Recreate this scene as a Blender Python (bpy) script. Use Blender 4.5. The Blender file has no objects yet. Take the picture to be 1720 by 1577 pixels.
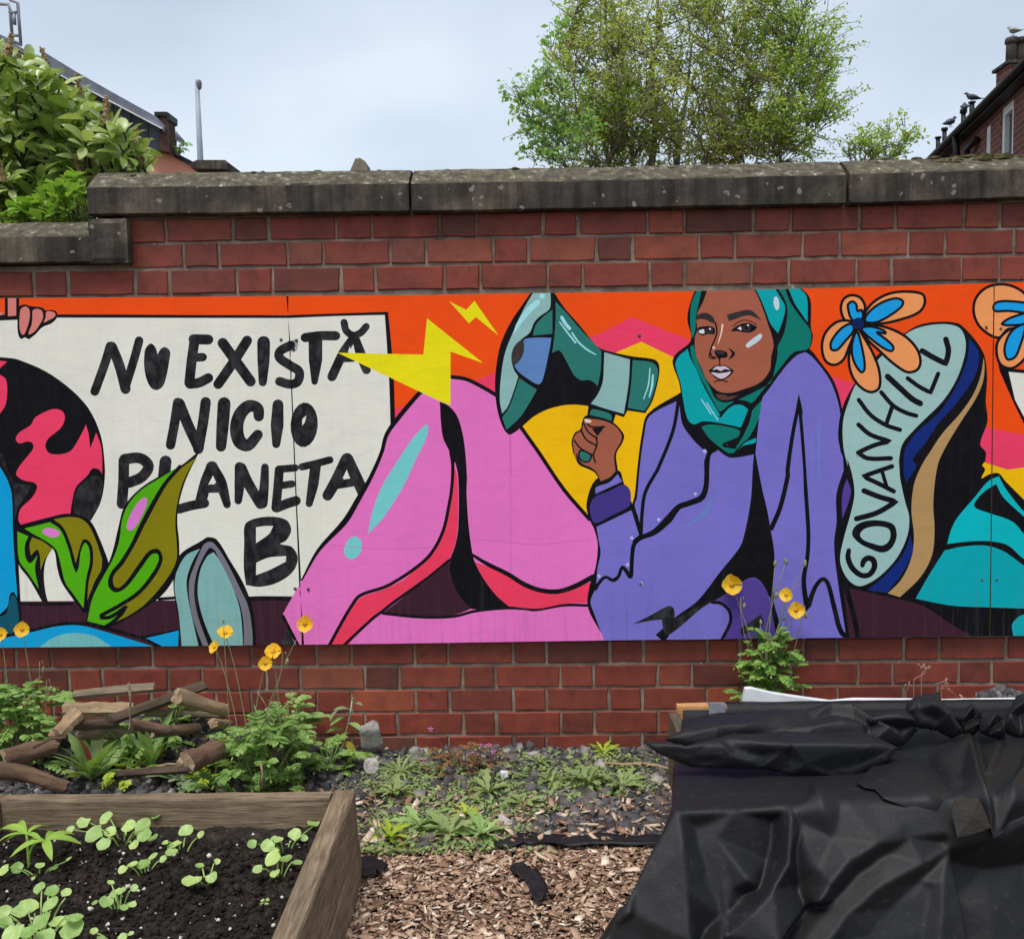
import bpy, bmesh, math, random
import numpy as np
from mathutils import Vector, Matrix, Euler, noise
from mathutils.geometry import delaunay_2d_cdt
from math import radians, sin, cos, pi, sqrt

random.seed(7)
RNG = np.random.default_rng(7)
S = bpy.context.scene
COL = S.collection

# ------------------------------------------------------------------ camera
FPX, CX, CY = 1650.0, 860.0, 788.5
CAM_Y, CAM_Z = -3.427, 1.294
YAW, PITCH, ROLL = radians(1.18), radians(4.5), radians(-0.94)
_f = Vector((-sin(YAW) * cos(PITCH), cos(YAW) * cos(PITCH), -sin(PITCH)))
_r = Vector((cos(YAW), sin(YAW), 0))
_u = _r.cross(_f)
CR = _r * cos(ROLL) + _u * sin(ROLL)
CU = -_r * sin(ROLL) + _u * cos(ROLL)
CF = _f
CPOS = Vector((0, CAM_Y, CAM_Z))
cd = bpy.data.cameras.new('camera')
cam = bpy.data.objects.new('camera', cd)
COL.objects.link(cam)
cd.sensor_width = 36.0
cd.sensor_fit = 'HORIZONTAL'
cd.lens = 36.0 * FPX / 1720.0
cd.clip_start, cd.clip_end = 0.05, 3000
cam.matrix_world = Matrix(((CR.x, CU.x, -CF.x, CPOS.x), (CR.y, CU.y, -CF.y, CPOS.y),
                           (CR.z, CU.z, -CF.z, CPOS.z), (0, 0, 0, 1)))
S.camera = cam

# ------------------------------------------------------------------ sky, sun, exposure
SUN_EL, SUN_AZ = radians(66), radians(205)      # azimuth clockwise from +Y
w = bpy.data.worlds.new('World')
S.world = w
w.use_nodes = True
nt = w.node_tree
nt.nodes.clear()
sky = nt.nodes.new('ShaderNodeTexSky')
sky.sky_type = 'NISHITA'
sky.sun_disc = False
sky.sun_elevation = SUN_EL
sky.sun_rotation = SUN_AZ
sky.altitude = 50
sky.air_density = 1.0
sky.dust_density = 2.0
tc = nt.nodes.new('ShaderNodeTexCoord')
mp = nt.nodes.new('ShaderNodeMapping')
mp.inputs['Scale'].default_value = (1.0, 1.0, 2.2)
nz = nt.nodes.new('ShaderNodeTexNoise')
nz.inputs['Scale'].default_value = 2.1
nz.inputs['Detail'].default_value = 4
nz.inputs['Roughness'].default_value = 0.45
cr = nt.nodes.new('ShaderNodeValToRGB')          # cloud sheet: pale grey to pale blue-white
cr.color_ramp.elements[0].position = 0.36
cr.color_ramp.elements[0].color = (4.9, 5.7, 6.85, 1)
cr.color_ramp.elements[1].position = 0.66
cr.color_ramp.elements[1].color = (7.2, 8.1, 9.1, 1)
mx = nt.nodes.new('ShaderNodeMixRGB')
mx.inputs['Fac'].default_value = 0.84
bg = nt.nodes.new('ShaderNodeBackground')
bg.inputs['Strength'].default_value = 0.0615
wo = nt.nodes.new('ShaderNodeOutputWorld')
L = nt.links.new
L(tc.outputs['Generated'], mp.inputs['Vector'])
L(mp.outputs['Vector'], nz.inputs['Vector'])
L(nz.outputs['Fac'], cr.inputs['Fac'])
L(sky.outputs['Color'], mx.inputs['Color1'])
L(cr.outputs['Color'], mx.inputs['Color2'])
L(mx.outputs['Color'], bg.inputs['Color'])
L(bg.outputs['Background'], wo.inputs['Surface'])

sl = bpy.data.lights.new('sun', 'SUN')
sl.energy = 1.5
sl.angle = radians(28)
sl.color = (1.0, 0.96, 0.9)
so = bpy.data.objects.new('sun', sl)
COL.objects.link(so)
sd = Vector((sin(SUN_AZ) * cos(SUN_EL), cos(SUN_AZ) * cos(SUN_EL), sin(SUN_EL)))
so.rotation_euler = sd.to_track_quat('Z', 'Y').to_euler()
so.location = (0, -4, 8)

S.render.engine = 'CYCLES'
S.view_settings.view_transform = 'Standard'
S.view_settings.look = 'None'
S.view_settings.gamma = 1.0
S.view_settings.exposure = 1.0
S.view_settings.use_curve_mapping = False
S.cycles.max_bounces = 6
S.cycles.transparent_max_bounces = 8
S.cycles.use_denoising = True

# ------------------------------------------------------------------ helpers
def ray(px, py):
    return CR * ((px - CX) / FPX) - CU * ((py - CY) / FPX) + CF

def at(px, py, Y):                      # point on the plane y = Y seen at that pixel
    d = ray(px, py)
    return CPOS + d * ((Y - CPOS.y) / d.y)

def onz(px, py, Z):                     # point on the plane z = Z
    d = ray(px, py)
    return CPOS + d * ((Z - CPOS.z) / d.z)

def topx(p):
    v = Vector(p) - CPOS
    c = v.dot(CF)
    return CX + FPX * v.dot(CR) / c, CY - FPX * v.dot(CU) / c

def lin(c):
    c = c / 255.0
    return c / 12.92 if c <= 0.04045 else ((c + 0.055) / 1.055) ** 2.4

def rgb(r, g, b, a=1.0):
    return (lin(r), lin(g), lin(b), a)

def empty(name, loc=(0, 0, 0), rz=0.0):
    o = bpy.data.objects.new(name, None)
    o.empty_display_size = 0.05
    o.location = loc
    o.rotation_euler = (0, 0, rz)
    COL.objects.link(o)
    return o

def tag(o, label=None, cat=None, group=None, kind=None):
    if label: o['label'] = label
    if cat: o['category'] = cat
    if group: o['group'] = group
    if kind: o['kind'] = kind
    return o

def mesh(name, verts, faces, mat=None, smooth=False):
    me = bpy.data.meshes.new(name)
    me.from_pydata([tuple(v) for v in verts], [], faces)
    if mat is not None: me.materials.append(mat)
    if smooth: me.polygons.foreach_set('use_smooth', [True] * len(me.polygons))
    me.update()
    return me

def link(name, me, parent=None, loc=None, rot=None, scale=None):
    o = bpy.data.objects.new(name, me)
    COL.objects.link(o)
    if parent is not None: o.parent = parent
    if loc is not None: o.location = loc
    if rot is not None: o.rotation_euler = rot
    if scale is not None: o.scale = scale
    return o

def fastmesh(name, V, F, mat=None, smooth=False):
    """V (n,3) array, F (m,k) array of one polygon size"""
    V = np.asarray(V, dtype=np.float32); F = np.asarray(F, dtype=np.int32)
    me = bpy.data.meshes.new(name)
    me.vertices.add(len(V)); me.vertices.foreach_set('co', V.ravel())
    k = F.shape[1]
    me.loops.add(F.size); me.loops.foreach_set('vertex_index', F.ravel())
    me.polygons.add(len(F))
    me.polygons.foreach_set('loop_start', np.arange(0, F.size, k, dtype=np.int32))
    if smooth: me.polygons.foreach_set('use_smooth', np.ones(len(F), dtype=bool))
    if mat is not None: me.materials.append(mat)
    me.update(calc_edges=True)
    me.validate()
    return me

class MB:
    def __init__(self): self.v = []; self.f = []
    def add(self, vs, fs):
        n = len(self.v); self.v += [tuple(p) for p in vs]; self.f += [tuple(i + n for i in f) for f in fs]
        return self
    def box(self, x0, x1, y0, y1, z0, z1, M=None):
        vs = [Vector((x, y, z)) for z in (z0, z1) for y in (y0, y1) for x in (x0, x1)]
        if M is not None: vs = [M @ p for p in vs]
        return self.add(vs, [(0, 2, 3, 1), (4, 5, 7, 6), (0, 1, 5, 4), (2, 6, 7, 3), (0, 4, 6, 2), (1, 3, 7, 5)])
    def tube(self, pts, radii, n=6, cap=True):
        pts = [Vector(p) for p in pts]
        if not hasattr(radii, '__len__'): radii = [radii] * len(pts)
        rings = []
        up = None
        for i, p in enumerate(pts):
            d = (pts[min(i + 1, len(pts) - 1)] - pts[max(i - 1, 0)])
            if d.length < 1e-9: d = Vector((0, 0, 1))
            d.normalize()
            if up is None:
                a = Vector((1, 0, 0)) if abs(d.x) < 0.8 else Vector((0, 1, 0))
                up = (a - d * a.dot(d)).normalized()
            else:
                up = (up - d * up.dot(d))
                up = up.normalized() if up.length > 1e-6 else d.orthogonal().normalized()
            s = d.cross(up)
            rings.append([p + (up * cos(2 * pi * k / n) + s * sin(2 * pi * k / n)) * radii[i] for k in range(n)])
        vs = [q for r in rings for q in r]
        fs = []
        for i in range(len(pts) - 1):
            for k in range(n):
                a, b = i * n + k, i * n + (k + 1) % n
                fs.append((a, b, b + n, a + n))
        if cap:
            fs.append(tuple(range(n - 1, -1, -1)))
            fs.append(tuple((len(pts) - 1) * n + k for k in range(n)))
        return self.add(vs, fs)
    def lathe(self, prof, c=(0, 0, 0), n=16):
        c = Vector(c); vs = []; fs = []
        for r, z in prof:
            for k in range(n): vs.append(c + Vector((r * cos(2 * pi * k / n), r * sin(2 * pi * k / n), z)))
        for i in range(len(prof) - 1):
            for k in range(n):
                a, b = i * n + k, i * n + (k + 1) % n
                fs.append((a, b, b + n, a + n))
        fs.append(tuple(range(n - 1, -1, -1))); fs.append(tuple((len(prof) - 1) * n + k for k in range(n)))
        return self.add(vs, fs)
    def build(self, name, mat, parent=None, smooth=False, **kw):
        return link(name, mesh(name, self.v, self.f, mat, smooth), parent, **kw)

# ------------------------------------------------------------------ materials
def nodes(name):
    m = bpy.data.materials.new(name)
    m.use_nodes = True
    t = m.node_tree
    b = t.nodes['Principled BSDF']
    return m, t, b

def N(t, kind, **kw):
    n = t.nodes.new(kind)
    for k, v in kw.items():
        if k in n.inputs: n.inputs[k].default_value = v
        else: setattr(n, k, v)
    return n

def ramp(t, src, stops):
    r = t.nodes.new('ShaderNodeValToRGB')
    e = r.color_ramp.elements
    while len(e) < len(stops): e.new(0.5)
    for q, (p, c) in zip(e, stops):
        q.position = p
        q.color = c if len(c) == 4 else (*c, 1)
    t.links.new(src, r.inputs['Fac'])
    return r.outputs['Color']

def mix(t, fac, a, b, mode='MIX'):
    m = t.nodes.new('ShaderNodeMixRGB')
    m.blend_type = mode
    for s, v in (('Fac', fac), ('Color1', a), ('Color2', b)):
        if isinstance(v, bpy.types.NodeSocket): t.links.new(v, m.inputs[s])
        else: m.inputs[s].default_value = v
    return m.outputs['Color']

def mapped(t, scale, out='Object', loc=(0, 0, 0)):
    c = t.nodes.new('ShaderNodeTexCoord')
    m = t.nodes.new('ShaderNodeMapping')
    m.inputs['Scale'].default_value = scale
    m.inputs['Location'].default_value = loc
    t.links.new(c.outputs[out], m.inputs['Vector'])
    return m.outputs['Vector']

def worldpos(t, scale=(1, 1, 1)):
    g = t.nodes.new('ShaderNodeNewGeometry')
    m = t.nodes.new('ShaderNodeMapping')
    m.inputs['Scale'].default_value = scale
    t.links.new(g.outputs['Position'], m.inputs['Vector'])
    return m.outputs['Vector']

def noise_n(t, vec, scale, detail=4, rough=0.55, dist=0.0):
    n = t.nodes.new('ShaderNodeTexNoise')
    n.inputs['Scale'].default_value = scale
    n.inputs['Detail'].default_value = detail
    n.inputs['Roughness'].default_value = rough
    n.inputs['Distortion'].default_value = dist
    if vec is not None: t.links.new(vec, n.inputs['Vector'])
    return n.outputs['Fac']

def bump(t, b, src, strength=0.3, dist=0.01):
    n = t.nodes.new('ShaderNodeBump')
    n.inputs['Strength'].default_value = strength
    n.inputs['Distance'].default_value = dist
    t.links.new(src, n.inputs['Height'])
    t.links.new(n.outputs['Normal'], b.inputs['Normal'])

def simple(name, c1, c2, scale=8, rough=0.8, stretch=(1, 1, 1), bs=0.3, bd=0.004, rnd=0.0, spec=0.3, det=5, wpos=True):
    m, t, b = nodes(name)
    v = worldpos(t, stretch) if wpos else mapped(t, stretch)
    f = noise_n(t, v, scale, det, 0.6)
    col = ramp(t, f, [(0.32, c1), (0.68, c2)])
    if rnd:
        oi = t.nodes.new('ShaderNodeObjectInfo')
        col = mix(t, 1.0, col, ramp(t, oi.outputs['Random'], [(0, (1 - rnd,) * 3), (1, (1 + rnd,) * 3)]), 'MULTIPLY')
    t.links.new(col, b.inputs['Base Color'])
    b.inputs['Roughness'].default_value = rough
    b.inputs['Specular IOR Level'].default_value = spec
    if bs: bump(t, b, noise_n(t, v, scale * 4, 4, 0.6), bs, bd)
    return m

def leafmat(name, c1, c2, trans=0.35, rough=0.45, spec=0.4, scale=30, extra=None):
    """leaf: two-tone by object/position, some light passing through"""
    m, t, b = nodes(name)
    v = worldpos(t)
    f = noise_n(t, v, scale, 3, 0.6)
    oi = t.nodes.new('ShaderNodeObjectInfo')
    ge = t.nodes.new('ShaderNodeNewGeometry')
    ad = t.nodes.new('ShaderNodeMath'); ad.operation = 'MULTIPLY_ADD'
    t.links.new(ge.outputs['Random Per Island'], ad.inputs[0]); ad.inputs[1].default_value = 0.55
    m2 = t.nodes.new('ShaderNodeMath'); m2.operation = 'MULTIPLY_ADD'
    t.links.new(f, m2.inputs[0]); m2.inputs[1].default_value = 0.7
    m3 = t.nodes.new('ShaderNodeMath'); m3.operation = 'MULTIPLY'
    t.links.new(oi.outputs['Random'], m3.inputs[0]); m3.inputs[1].default_value = 0.35
    t.links.new(m3.outputs[0], m2.inputs[2])
    t.links.new(m2.outputs[0], ad.inputs[2])
    stops = [(0.25, c1), (0.95, c2)]
    if extra: stops = [(0.25, c1), (0.8, c2), (1.0, extra)]
    col = ramp(t, ad.outputs[0], stops)
    t.links.new(col, b.inputs['Base Color'])
    b.inputs['Roughness'].default_value = rough
    b.inputs['Specular IOR Level'].default_value = spec
    tr = t.nodes.new('ShaderNodeBsdfTranslucent')
    t.links.new(mix(t, 1.0, col, (1.25, 1.3, 0.6, 1), 'MULTIPLY'), tr.inputs['Color'])
    ms = t.nodes.new('ShaderNodeMixShader')
    ms.inputs['Fac'].default_value = trans
    t.links.new(b.outputs[0], ms.inputs[1]); t.links.new(tr.outputs[0], ms.inputs[2])
    t.links.new(ms.outputs[0], t.nodes['Material Output'].inputs['Surface'])
    return m
# ------------------------------------------------------------------ ground
M_EARTH = simple('earth', rgb(70, 60, 50), rgb(105, 92, 78), 3, 0.95, bs=0.5, bd=0.02)
g = MB(); g.add([(-300, -300, -0.03), (300, -300, -0.03), (300, 600, -0.03), (-300, 600, -0.03)], [(0, 1, 2, 3)])
tag(g.build('ground', M_EARTH), kind='structure')

# ------------------------------------------------------------------ brick wall
def brick_material():
    m, t, b = nodes('red_brick')
    oi = t.nodes.new('ShaderNodeObjectInfo')
    v = worldpos(t)
    base = ramp(t, oi.outputs['Random'], [(0.0, rgb(96, 52, 44)), (0.1, rgb(116, 58, 47)), (0.35, rgb(128, 59, 46)),
                                          (0.6, rgb(135, 62, 48)), (0.8, rgb(130, 64, 51)), (0.92, rgb(152, 76, 54)), (1.0, rgb(110, 70, 58))])
    n1 = noise_n(t, v, 14, 6, 0.65)
    c = mix(t, 1.0, base, ramp(t, n1, [(0.26, (0.6, 0.6, 0.63)), (0.5, (0.98, 0.98, 0.98)), (0.75, (1.24, 1.2, 1.16))]), 'MULTIPLY')
    n0 = noise_n(t, v, 4.5, 3, 0.5)
    c = mix(t, 1.0, c, ramp(t, n0, [(0.34, (0.86, 0.87, 0.9)), (0.56, (1.02, 1.0, 0.98)), (0.7, (1.12, 1.06, 1.0))]), 'MULTIPLY')
    n2 = noise_n(t, worldpos(t, (1, 1, 0.35)), 46, 5, 0.7)
    c = mix(t, ramp(t, n2, [(0.58, (0, 0, 0)), (0.70, (0.6,) * 3)]), c, rgb(62, 44, 43))      # soot marks
    n3 = noise_n(t, v, 95, 3, 0.6)
    c = mix(t, ramp(t, n3, [(0.70, (0, 0, 0)), (0.78, (0.45,) * 3)]), c, rgb(168, 130, 118))   # pale salts
    t.links.new(c, b.inputs['Base Color'])
    b.inputs['Roughness'].default_value = 0.62
    b.inputs['Specular IOR Level'].default_value = 0.35
    bump(t, b, noise_n(t, v, 120, 5, 0.65), 0.35, 0.003)
    return m
M_BRICK = brick_material()

def mortar_material():
    m, t, b = nodes('mortar')
    v = worldpos(t)
    n1 = noise_n(t, v, 9, 5, 0.6)
    c = ramp(t, n1, [(0.3, rgb(92, 80, 70)), (0.5, rgb(134, 118, 103)), (0.7, rgb(166, 152, 136))])
    n2 = noise_n(t, v, 38, 4, 0.65)
    c = mix(t, ramp(t, n2, [(0.66, (0, 0, 0)), (0.72, (0.8,) * 3)]), c, rgb(196, 188, 176))
    t.links.new(c, b.inputs['Base Color'])
    b.inputs['Roughness'].default_value = 0.95
    bump(t, b, noise_n(t, v, 160, 5, 0.7), 0.7, 0.006)
    return m
M_MORTAR = mortar_material()

def stone_material():
    m, t, b = nodes('sooty_sandstone')
    v = worldpos(t)
    n1 = noise_n(t, worldpos(t, (1, 1, 0.8)), 5, 7, 0.65)
    c = ramp(t, n1, [(0.3, rgb(44, 42, 40)), (0.5, rgb(68, 63, 58)), (0.68, rgb(108, 98, 87))])
    st = noise_n(t, worldpos(t, (1, 1, 0.06)), 26, 4, 0.6)                                      # rain streaks
    c = mix(t, 1.0, c, ramp(t, st, [(0.35, (0.5,) * 3), (0.62, (1.2, 1.16, 1.1))]), 'MULTIPLY')
    g = t.nodes.new('ShaderNodeNewGeometry')
    sx = t.nodes.new('ShaderNodeSeparateXYZ'); t.links.new(g.outputs['True Normal'], sx.inputs[0])
    upm = ramp(t, sx.outputs['Z'], [(0.3, (0, 0, 0)), (0.55, (1, 1, 1))])
    n2 = noise_n(t, v, 30, 7, 0.78)
    moss = ramp(t, n2, [(0.32, rgb(42, 38, 35)), (0.45, rgb(76, 70, 61)), (0.54, rgb(92, 86, 64)), (0.61, rgb(122, 115, 101)), (0.68, rgb(190, 185, 174))])
    c = mix(t, upm, c, moss)                                                                    # lichen crust on the weathered top
    vo = t.nodes.new('ShaderNodeTexVoronoi'); vo.feature = 'F1'; vo.inputs['Scale'].default_value = 30
    vo.inputs['Randomness'].default_value = 1.0
    dn = t.nodes.new('ShaderNodeMixRGB'); dn.inputs['Fac'].default_value = 0.03
    t.links.new(v, dn.inputs['Color1'])
    nn = t.nodes.new('ShaderNodeTexNoise'); nn.inputs['Scale'].default_value = 40; t.links.new(v, nn.inputs['Vector'])
    t.links.new(nn.outputs['Color'], dn.inputs['Color2'])
    t.links.new(dn.outputs['Color'], vo.inputs['Vector'])
    sp = t.nodes.new('ShaderNodeMath'); sp.operation = 'MULTIPLY_ADD'                            # spot radius varies by cell
    sc = t.nodes.new('ShaderNodeSeparateColor'); t.links.new(vo.outputs['Color'], sc.inputs[0])
    t.links.new(sc.outputs[0], sp.inputs[0]); sp.inputs[1].default_value = 0.7; sp.inputs[2].default_value = -0.4
    lt = t.nodes.new('ShaderNodeMath'); lt.operation = 'LESS_THAN'
    t.links.new(vo.outputs['Distance'], lt.inputs[0]); t.links.new(sp.outputs[0], lt.inputs[1])
    c = mix(t, ramp(t, lt.outputs[0], [(0, (0, 0, 0)), (1, (0.6,) * 3)]), c, mix(t, n2, rgb(84, 80, 74), rgb(190, 186, 178)))
    t.links.new(c, b.inputs['Base Color'])
    b.inputs['Roughness'].default_value = 0.88
    b.inputs['Specular IOR Level'].default_value = 0.25
    bump(t, b, noise_n(t, v, 60, 6, 0.7), 0.5, 0.006)
    return m
M_STONE = stone_material()

wall = tag(empty('garden_wall', (0, 0.15, 0)), 'red brick garden wall with sooty stone coping, stepped down at the left', 'wall')
WO = Vector((0, 0.15, 0))

def brick_proto(k, w, h):
    """a brick centred on its front face, chamfered and chipped along its edges; unit scale in metres"""
    rnd = random.Random(k)
    per = []
    for (x, z) in ((-.5, -.5), (-.17, -.5), (.2, -.5), (.5, -.5), (.5, .05), (.5, .5), (.15, .5), (-.2, .5), (-.5, .5), (-.5, -.08)):
        per.append((x * w + rnd.uniform(-.0026, .0022), z * h + rnd.uniform(-.0024, .002)))
    n = len(per); ch = 0.0035
    vs = [(x * (1 - 2 * ch / w) , -rnd.uniform(0, .0012), z * (1 - 2 * ch / h)) for x, z in per]
    vs += [(x, 0.004, z) for x, z in per] + [(x, 0.06, z) for x, z in per]
    fs = [tuple(range(n))]
    for q in (0, n):
        for i in range(n):
            j = (i + 1) % n
            fs.append((q + j, q + i, q + n + i, q + n + j))
    return mesh('brick', vs, fs, M_BRICK)
SW, SH, HW = 0.2260, 0.0800, 0.1090
PROT_S = [brick_proto(k, SW, SH) for k in range(14)]
PROT_H = [brick_proto(100 + k, HW, SH) for k in range(14)]

def lay_brick(px0, px1, ylo, yhi, yl, yh):
    """px0..px1 across, row lines (x->y) at bottom and top"""
    xm = (px0 + px1) / 2
    a, bq = at(px0, (ylo(xm) + yhi(xm)) / 2, 0), at(px1, (ylo(xm) + yhi(xm)) / 2, 0)
    zt, zb = at(xm, yhi(xm), 0).z, at(xm, ylo(xm), 0).z
    wdt, hgt = bq.x - a.x, zt - zb
    pr, nw = (PROT_S, SW) if wdt > 0.15 else (PROT_H, HW)
    tilt = -math.atan2(bq.z - a.z, bq.x - a.x) * 0
    o = link('brick', random.choice(pr), wall)
    o.location = Vector(((a.x + bq.x) / 2, random.uniform(-.0018, .0018), (zt + zb) / 2)) - WO
    o.rotation_euler = (random.uniform(-.006, .006), tilt + random.uniform(-.003, .003) + ROWTILT, random.uniform(-.005, .005))
    o.scale = (wdt / nw, 1, hgt / SH)
    return o
ROWTILT = 0.0
def lines(x0, y0, x1, y1):
    return lambda x: y0 + (y1 - y0) * (x - x0) / (x1 - x0)
def lay_row(starts, ytop, ybot, xmin=-420, xmax=2120):
    st = list(starts)
    while st[0] > xmin: st.insert(0, st[0] - (st[1] - st[0]))
    while st[-1] < xmax: st.append(st[-1] + (st[-1] - st[-2]))
    for i in range(len(st) - 1):
        s, p = st[i], st[i + 1] - st[i]
        j = 4.7 + random.uniform(-1.0, 1.0)
        e = s + p * 0.628 + random.uniform(-1, 1)
        for (a, b) in ((s, e), (e + j, s + p - j)):
            if b < xmin + 20 or a > xmax: continue
            a = max(a, xmin)
            if b - a < 24: continue
            lay_brick(a, b, ybot, ytop, 0, 0)
def row(t0, b0, t1, b1):
    return lines(300, t0, 1550, t1), lines(300, b0, 1550, b1)
t_, b_ = row(367.8, 405.8, 343.0, 383.8)
lay_row([280.6, 453, 627, 802, 974, 1152, 1331, 1507, 1683], t_, b_, xmin=212)
t_, b_ = row(410, 448.7, 388.5, 428)
lay_row([200, 371, 545, 719, 891, 1065, 1237.6, 1413, 1590], t_, b_, xmin=216)
t_, b_ = row(453.4, 493.5, 433, 472.6)
lay_row([-54, 117, 288, 460, 634, 809.5, 981, 1152.6, 1327, 1501.5, 1681], t_, b_)
LOW_A = [89, 258, 426, 593, 756, 919, 1082, 1246, 1410, 1579]
LOW_B = [9, 176.7, 342, 508, 673, 836, 1001, 1166, 1334, 1501, 1670]
for k, (yt, yb, stt) in enumerate([(1077, 1113, LOW_A), (1118, 1153, LOW_B), (1157, 1192, LOW_A), (1195.5, 1231, LOW_B), (1235, 1269, LOW_A)]):
    f = lambda y: lines(300, y + 560 * .0098, 1550, y - 690 * .0085)
    lay_row([s + random.uniform(-2, 2) for s in stt], f(yt), f(yb))

# mortar core: the body of the wall behind the brick faces
core = MB()
xl, xs, xr = -7.0, at(208, 400, 0).x, 7.0
zhi_l, zhi_r = at(208, 361, 0).z + .004, at(1720, 334, 0).z + .012
zlo = at(100, 446, 0).z
def cb(x0, x1, z0, z1a, z1b):
    y0, y1 = 0.0052, 0.33
    core.add([(x0, y0, z0), (x1, y0, z0), (x1, y0, z1b), (x0, y0, z1a), (x0, y1, z0), (x1, y1, z0), (x1, y1, z1b), (x0, y1, z1a)],
             [(0, 1, 2, 3), (5, 4, 7, 6), (3, 2, 6, 7), (0, 3, 7, 4), (1, 5, 6, 2), (0, 4, 5, 1)])
cb(xl, xs, -0.2, zlo, zlo); cb(xs, xr, -0.2, zhi_l, zhi_r + .03)
core.v = [tuple(Vector(p) - WO) for p in core.v]
core.build('mortar_core', M_MORTAR, wall)

def coping(pxa, pxb, prof, end_l=True):
    """prof(px) -> (y_top, y_arris, y_bottom) pixels of that stone"""
    Yf, Yb = -0.048, 0.05
    nx = max(6, int((pxb - pxa) / 18))
    rows = []
    seed = random.uniform(0, 50)
    for i in range(nx + 1):
        px = pxa + (pxb - pxa) * i / nx
        yt, ya, yb = prof(px)
        A, B, T = at(px, ya, Yf), at(px, yb, Yf), at(px, yt, Yb)
        x = A.x
        r = lambda k, s: noise.noise(Vector((x * 9 + seed, k * 3.1, seed))) * s * .5 + noise.noise(Vector((x * 31 + seed, k * 5.1, 0))) * s * .6
        dz = A.z - B.z
        pts = [(Yf + .07, B.z + .004), (Yf + .012, B.z + .001), (Yf + r(1, .003), B.z + .006 + r(2, .003)), (Yf + r(3, .003), B.z + dz * .5), (Yf + r(4, .003), A.z - .006 + r(5, .004)),
               (Yf + .004, A.z + r(6, .003)), (Yf * .5 + Yb * .5 + r(7, .004), A.z * .5 + T.z * .5 + r(8, .004)),
               (Yb, T.z + r(9, .006)), (.2, T.z + .012 + r(10, .006)), (.3, T.z - .03), (.385, A.z), (.385, B.z), (.30, B.z + .004)]
        rows.append([Vector((x, y, z)) for y, z in pts])
    k = len(rows[0])
    if True:                       # rounded, worn ends
        for e, q in ((0, 1), (-1, -2)):
            c = sum(rows[e], Vector()) / k
            rows[e] = [p.lerp(c, .012) for p in rows[e]]
            for i in range(k): rows[e][i].x = rows[e][i].x
    vs = [p - WO for rr in rows for p in rr]
    fs = []
    for i in range(nx):
        for j in range(k):
            a, b = i * k + j, i * k + (j + 1) % k
            fs.append((a, a + k, b + k, b))
    fs.append(tuple(range(k))); fs.append(tuple(nx * k + j for j in range(k - 1, -1, -1)))
    return vs, fs
def interp(tab):
    xs_ = [t[0] for t in tab]
    return lambda px: tuple(float(np.interp(px, xs_, [t[k] for t in tab])) if xs_[0] <= px <= xs_[-1] else
                            tab[0 if px < xs_[0] else -1][k] + (px - xs_[0 if px < xs_[0] else -1]) * -0.018 for k in (1, 2, 3))
up = interp([(150, 291.5, 313, 362), (690, 286.5, 306, 357), (1050, 280.5, 300, 351), (1425, 271, 290.5, 343.5), (1720, 261, 281, 333)])
for a, b in ((145, 686), (690, 1422), (1428, 2060)):
    vs, fs = coping(a, b, up)
    link('coping_stone', mesh('coping_stone', vs, fs, M_STONE), wall)
lo = interp([(-500, 379, 399, 447), (0, 375, 395.5, 443.5), (212, 373, 394, 441.5)])
vs, fs = coping(-560, 157, lo)
link('coping_stone', mesh('coping_stone', vs, fs, M_STONE), wall)
blk = MB()                          # upright kneeler block where the coping steps up
a, c = at(150, 442.2, -.0505), at(211, 366.5, -.0505)
nxx, nzz = 8, 9
for i in range(nxx + 1):
    for j in range(nzz + 1):
        x, z = a.x + (c.x - a.x) * i / nxx, a.z + (c.z - a.z) * j / nzz
        ed = 0.006 if i in (0, nxx) or j in (0, nzz) else 0
        blk.v.append((x, -.0505 + ed + noise.noise(Vector((x * 30, z * 30, 3))) * .003, z))
for i in range(nxx):
    for j in range(nzz):
        q = i * (nzz + 1) + j
        blk.f.append((q, q + nzz + 1, q + nzz + 2, q + 1))
blk.box(a.x, c.x, -.0440, .32, a.z, c.z)
blk.v = [tuple(Vector(p) - WO) for p in blk.v]
blk.build('kneeler_stone', M_STONE, wall)

# moss cushions along the weathered top, thickest at the right
random.seed(77)
bm = bmesh.new(); bmesh.ops.create_icosphere(bm, subdivisions=2, radius=1.0)
MV = np.array([tuple(v.co) for v in bm.verts]); MF = [tuple(v.index for v in f.verts) for f in bm.faces]; bm.free()
mossV, mossF, mn = [], [], 0
for k in range(70):
    px = random.choice((random.uniform(1470, 1800), random.uniform(1540, 1700), random.uniform(200, 1470)))
    yt, ya, yb = up(px); p = at(px, yt, .05)
    r = random.uniform(.008, .024) * (1.0 if px > 1470 else .5)
    c = Vector((p.x, random.uniform(.02, .09), p.z + random.uniform(-.006, .003) - WO.z))
    if c.y < .05: c.z -= (.05 - c.y) * .75
    V = MV * np.array([r * random.uniform(1, 1.9), r, r * .5])
    V = V * (1 + .35 * np.array([noise.noise(Vector(v) * 2.2 + Vector((k, 0, 0))) for v in MV]))[:, None]
    mossV.append(V + np.array([c.x, c.y - WO.y, c.z])); mossF += [tuple(i + mn for i in f) for f in MF]; mn += len(MV)
M_MOSS = simple('dry_moss', rgb(58, 52, 34), rgb(112, 104, 66), 60, .95, bs=.9, bd=.01)
mo = link('moss_cushions', mesh('moss_cushions', np.vstack(mossV), mossF, M_MOSS, True), wall); mo['kind'] = 'stuff'
random.seed(78)
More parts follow.
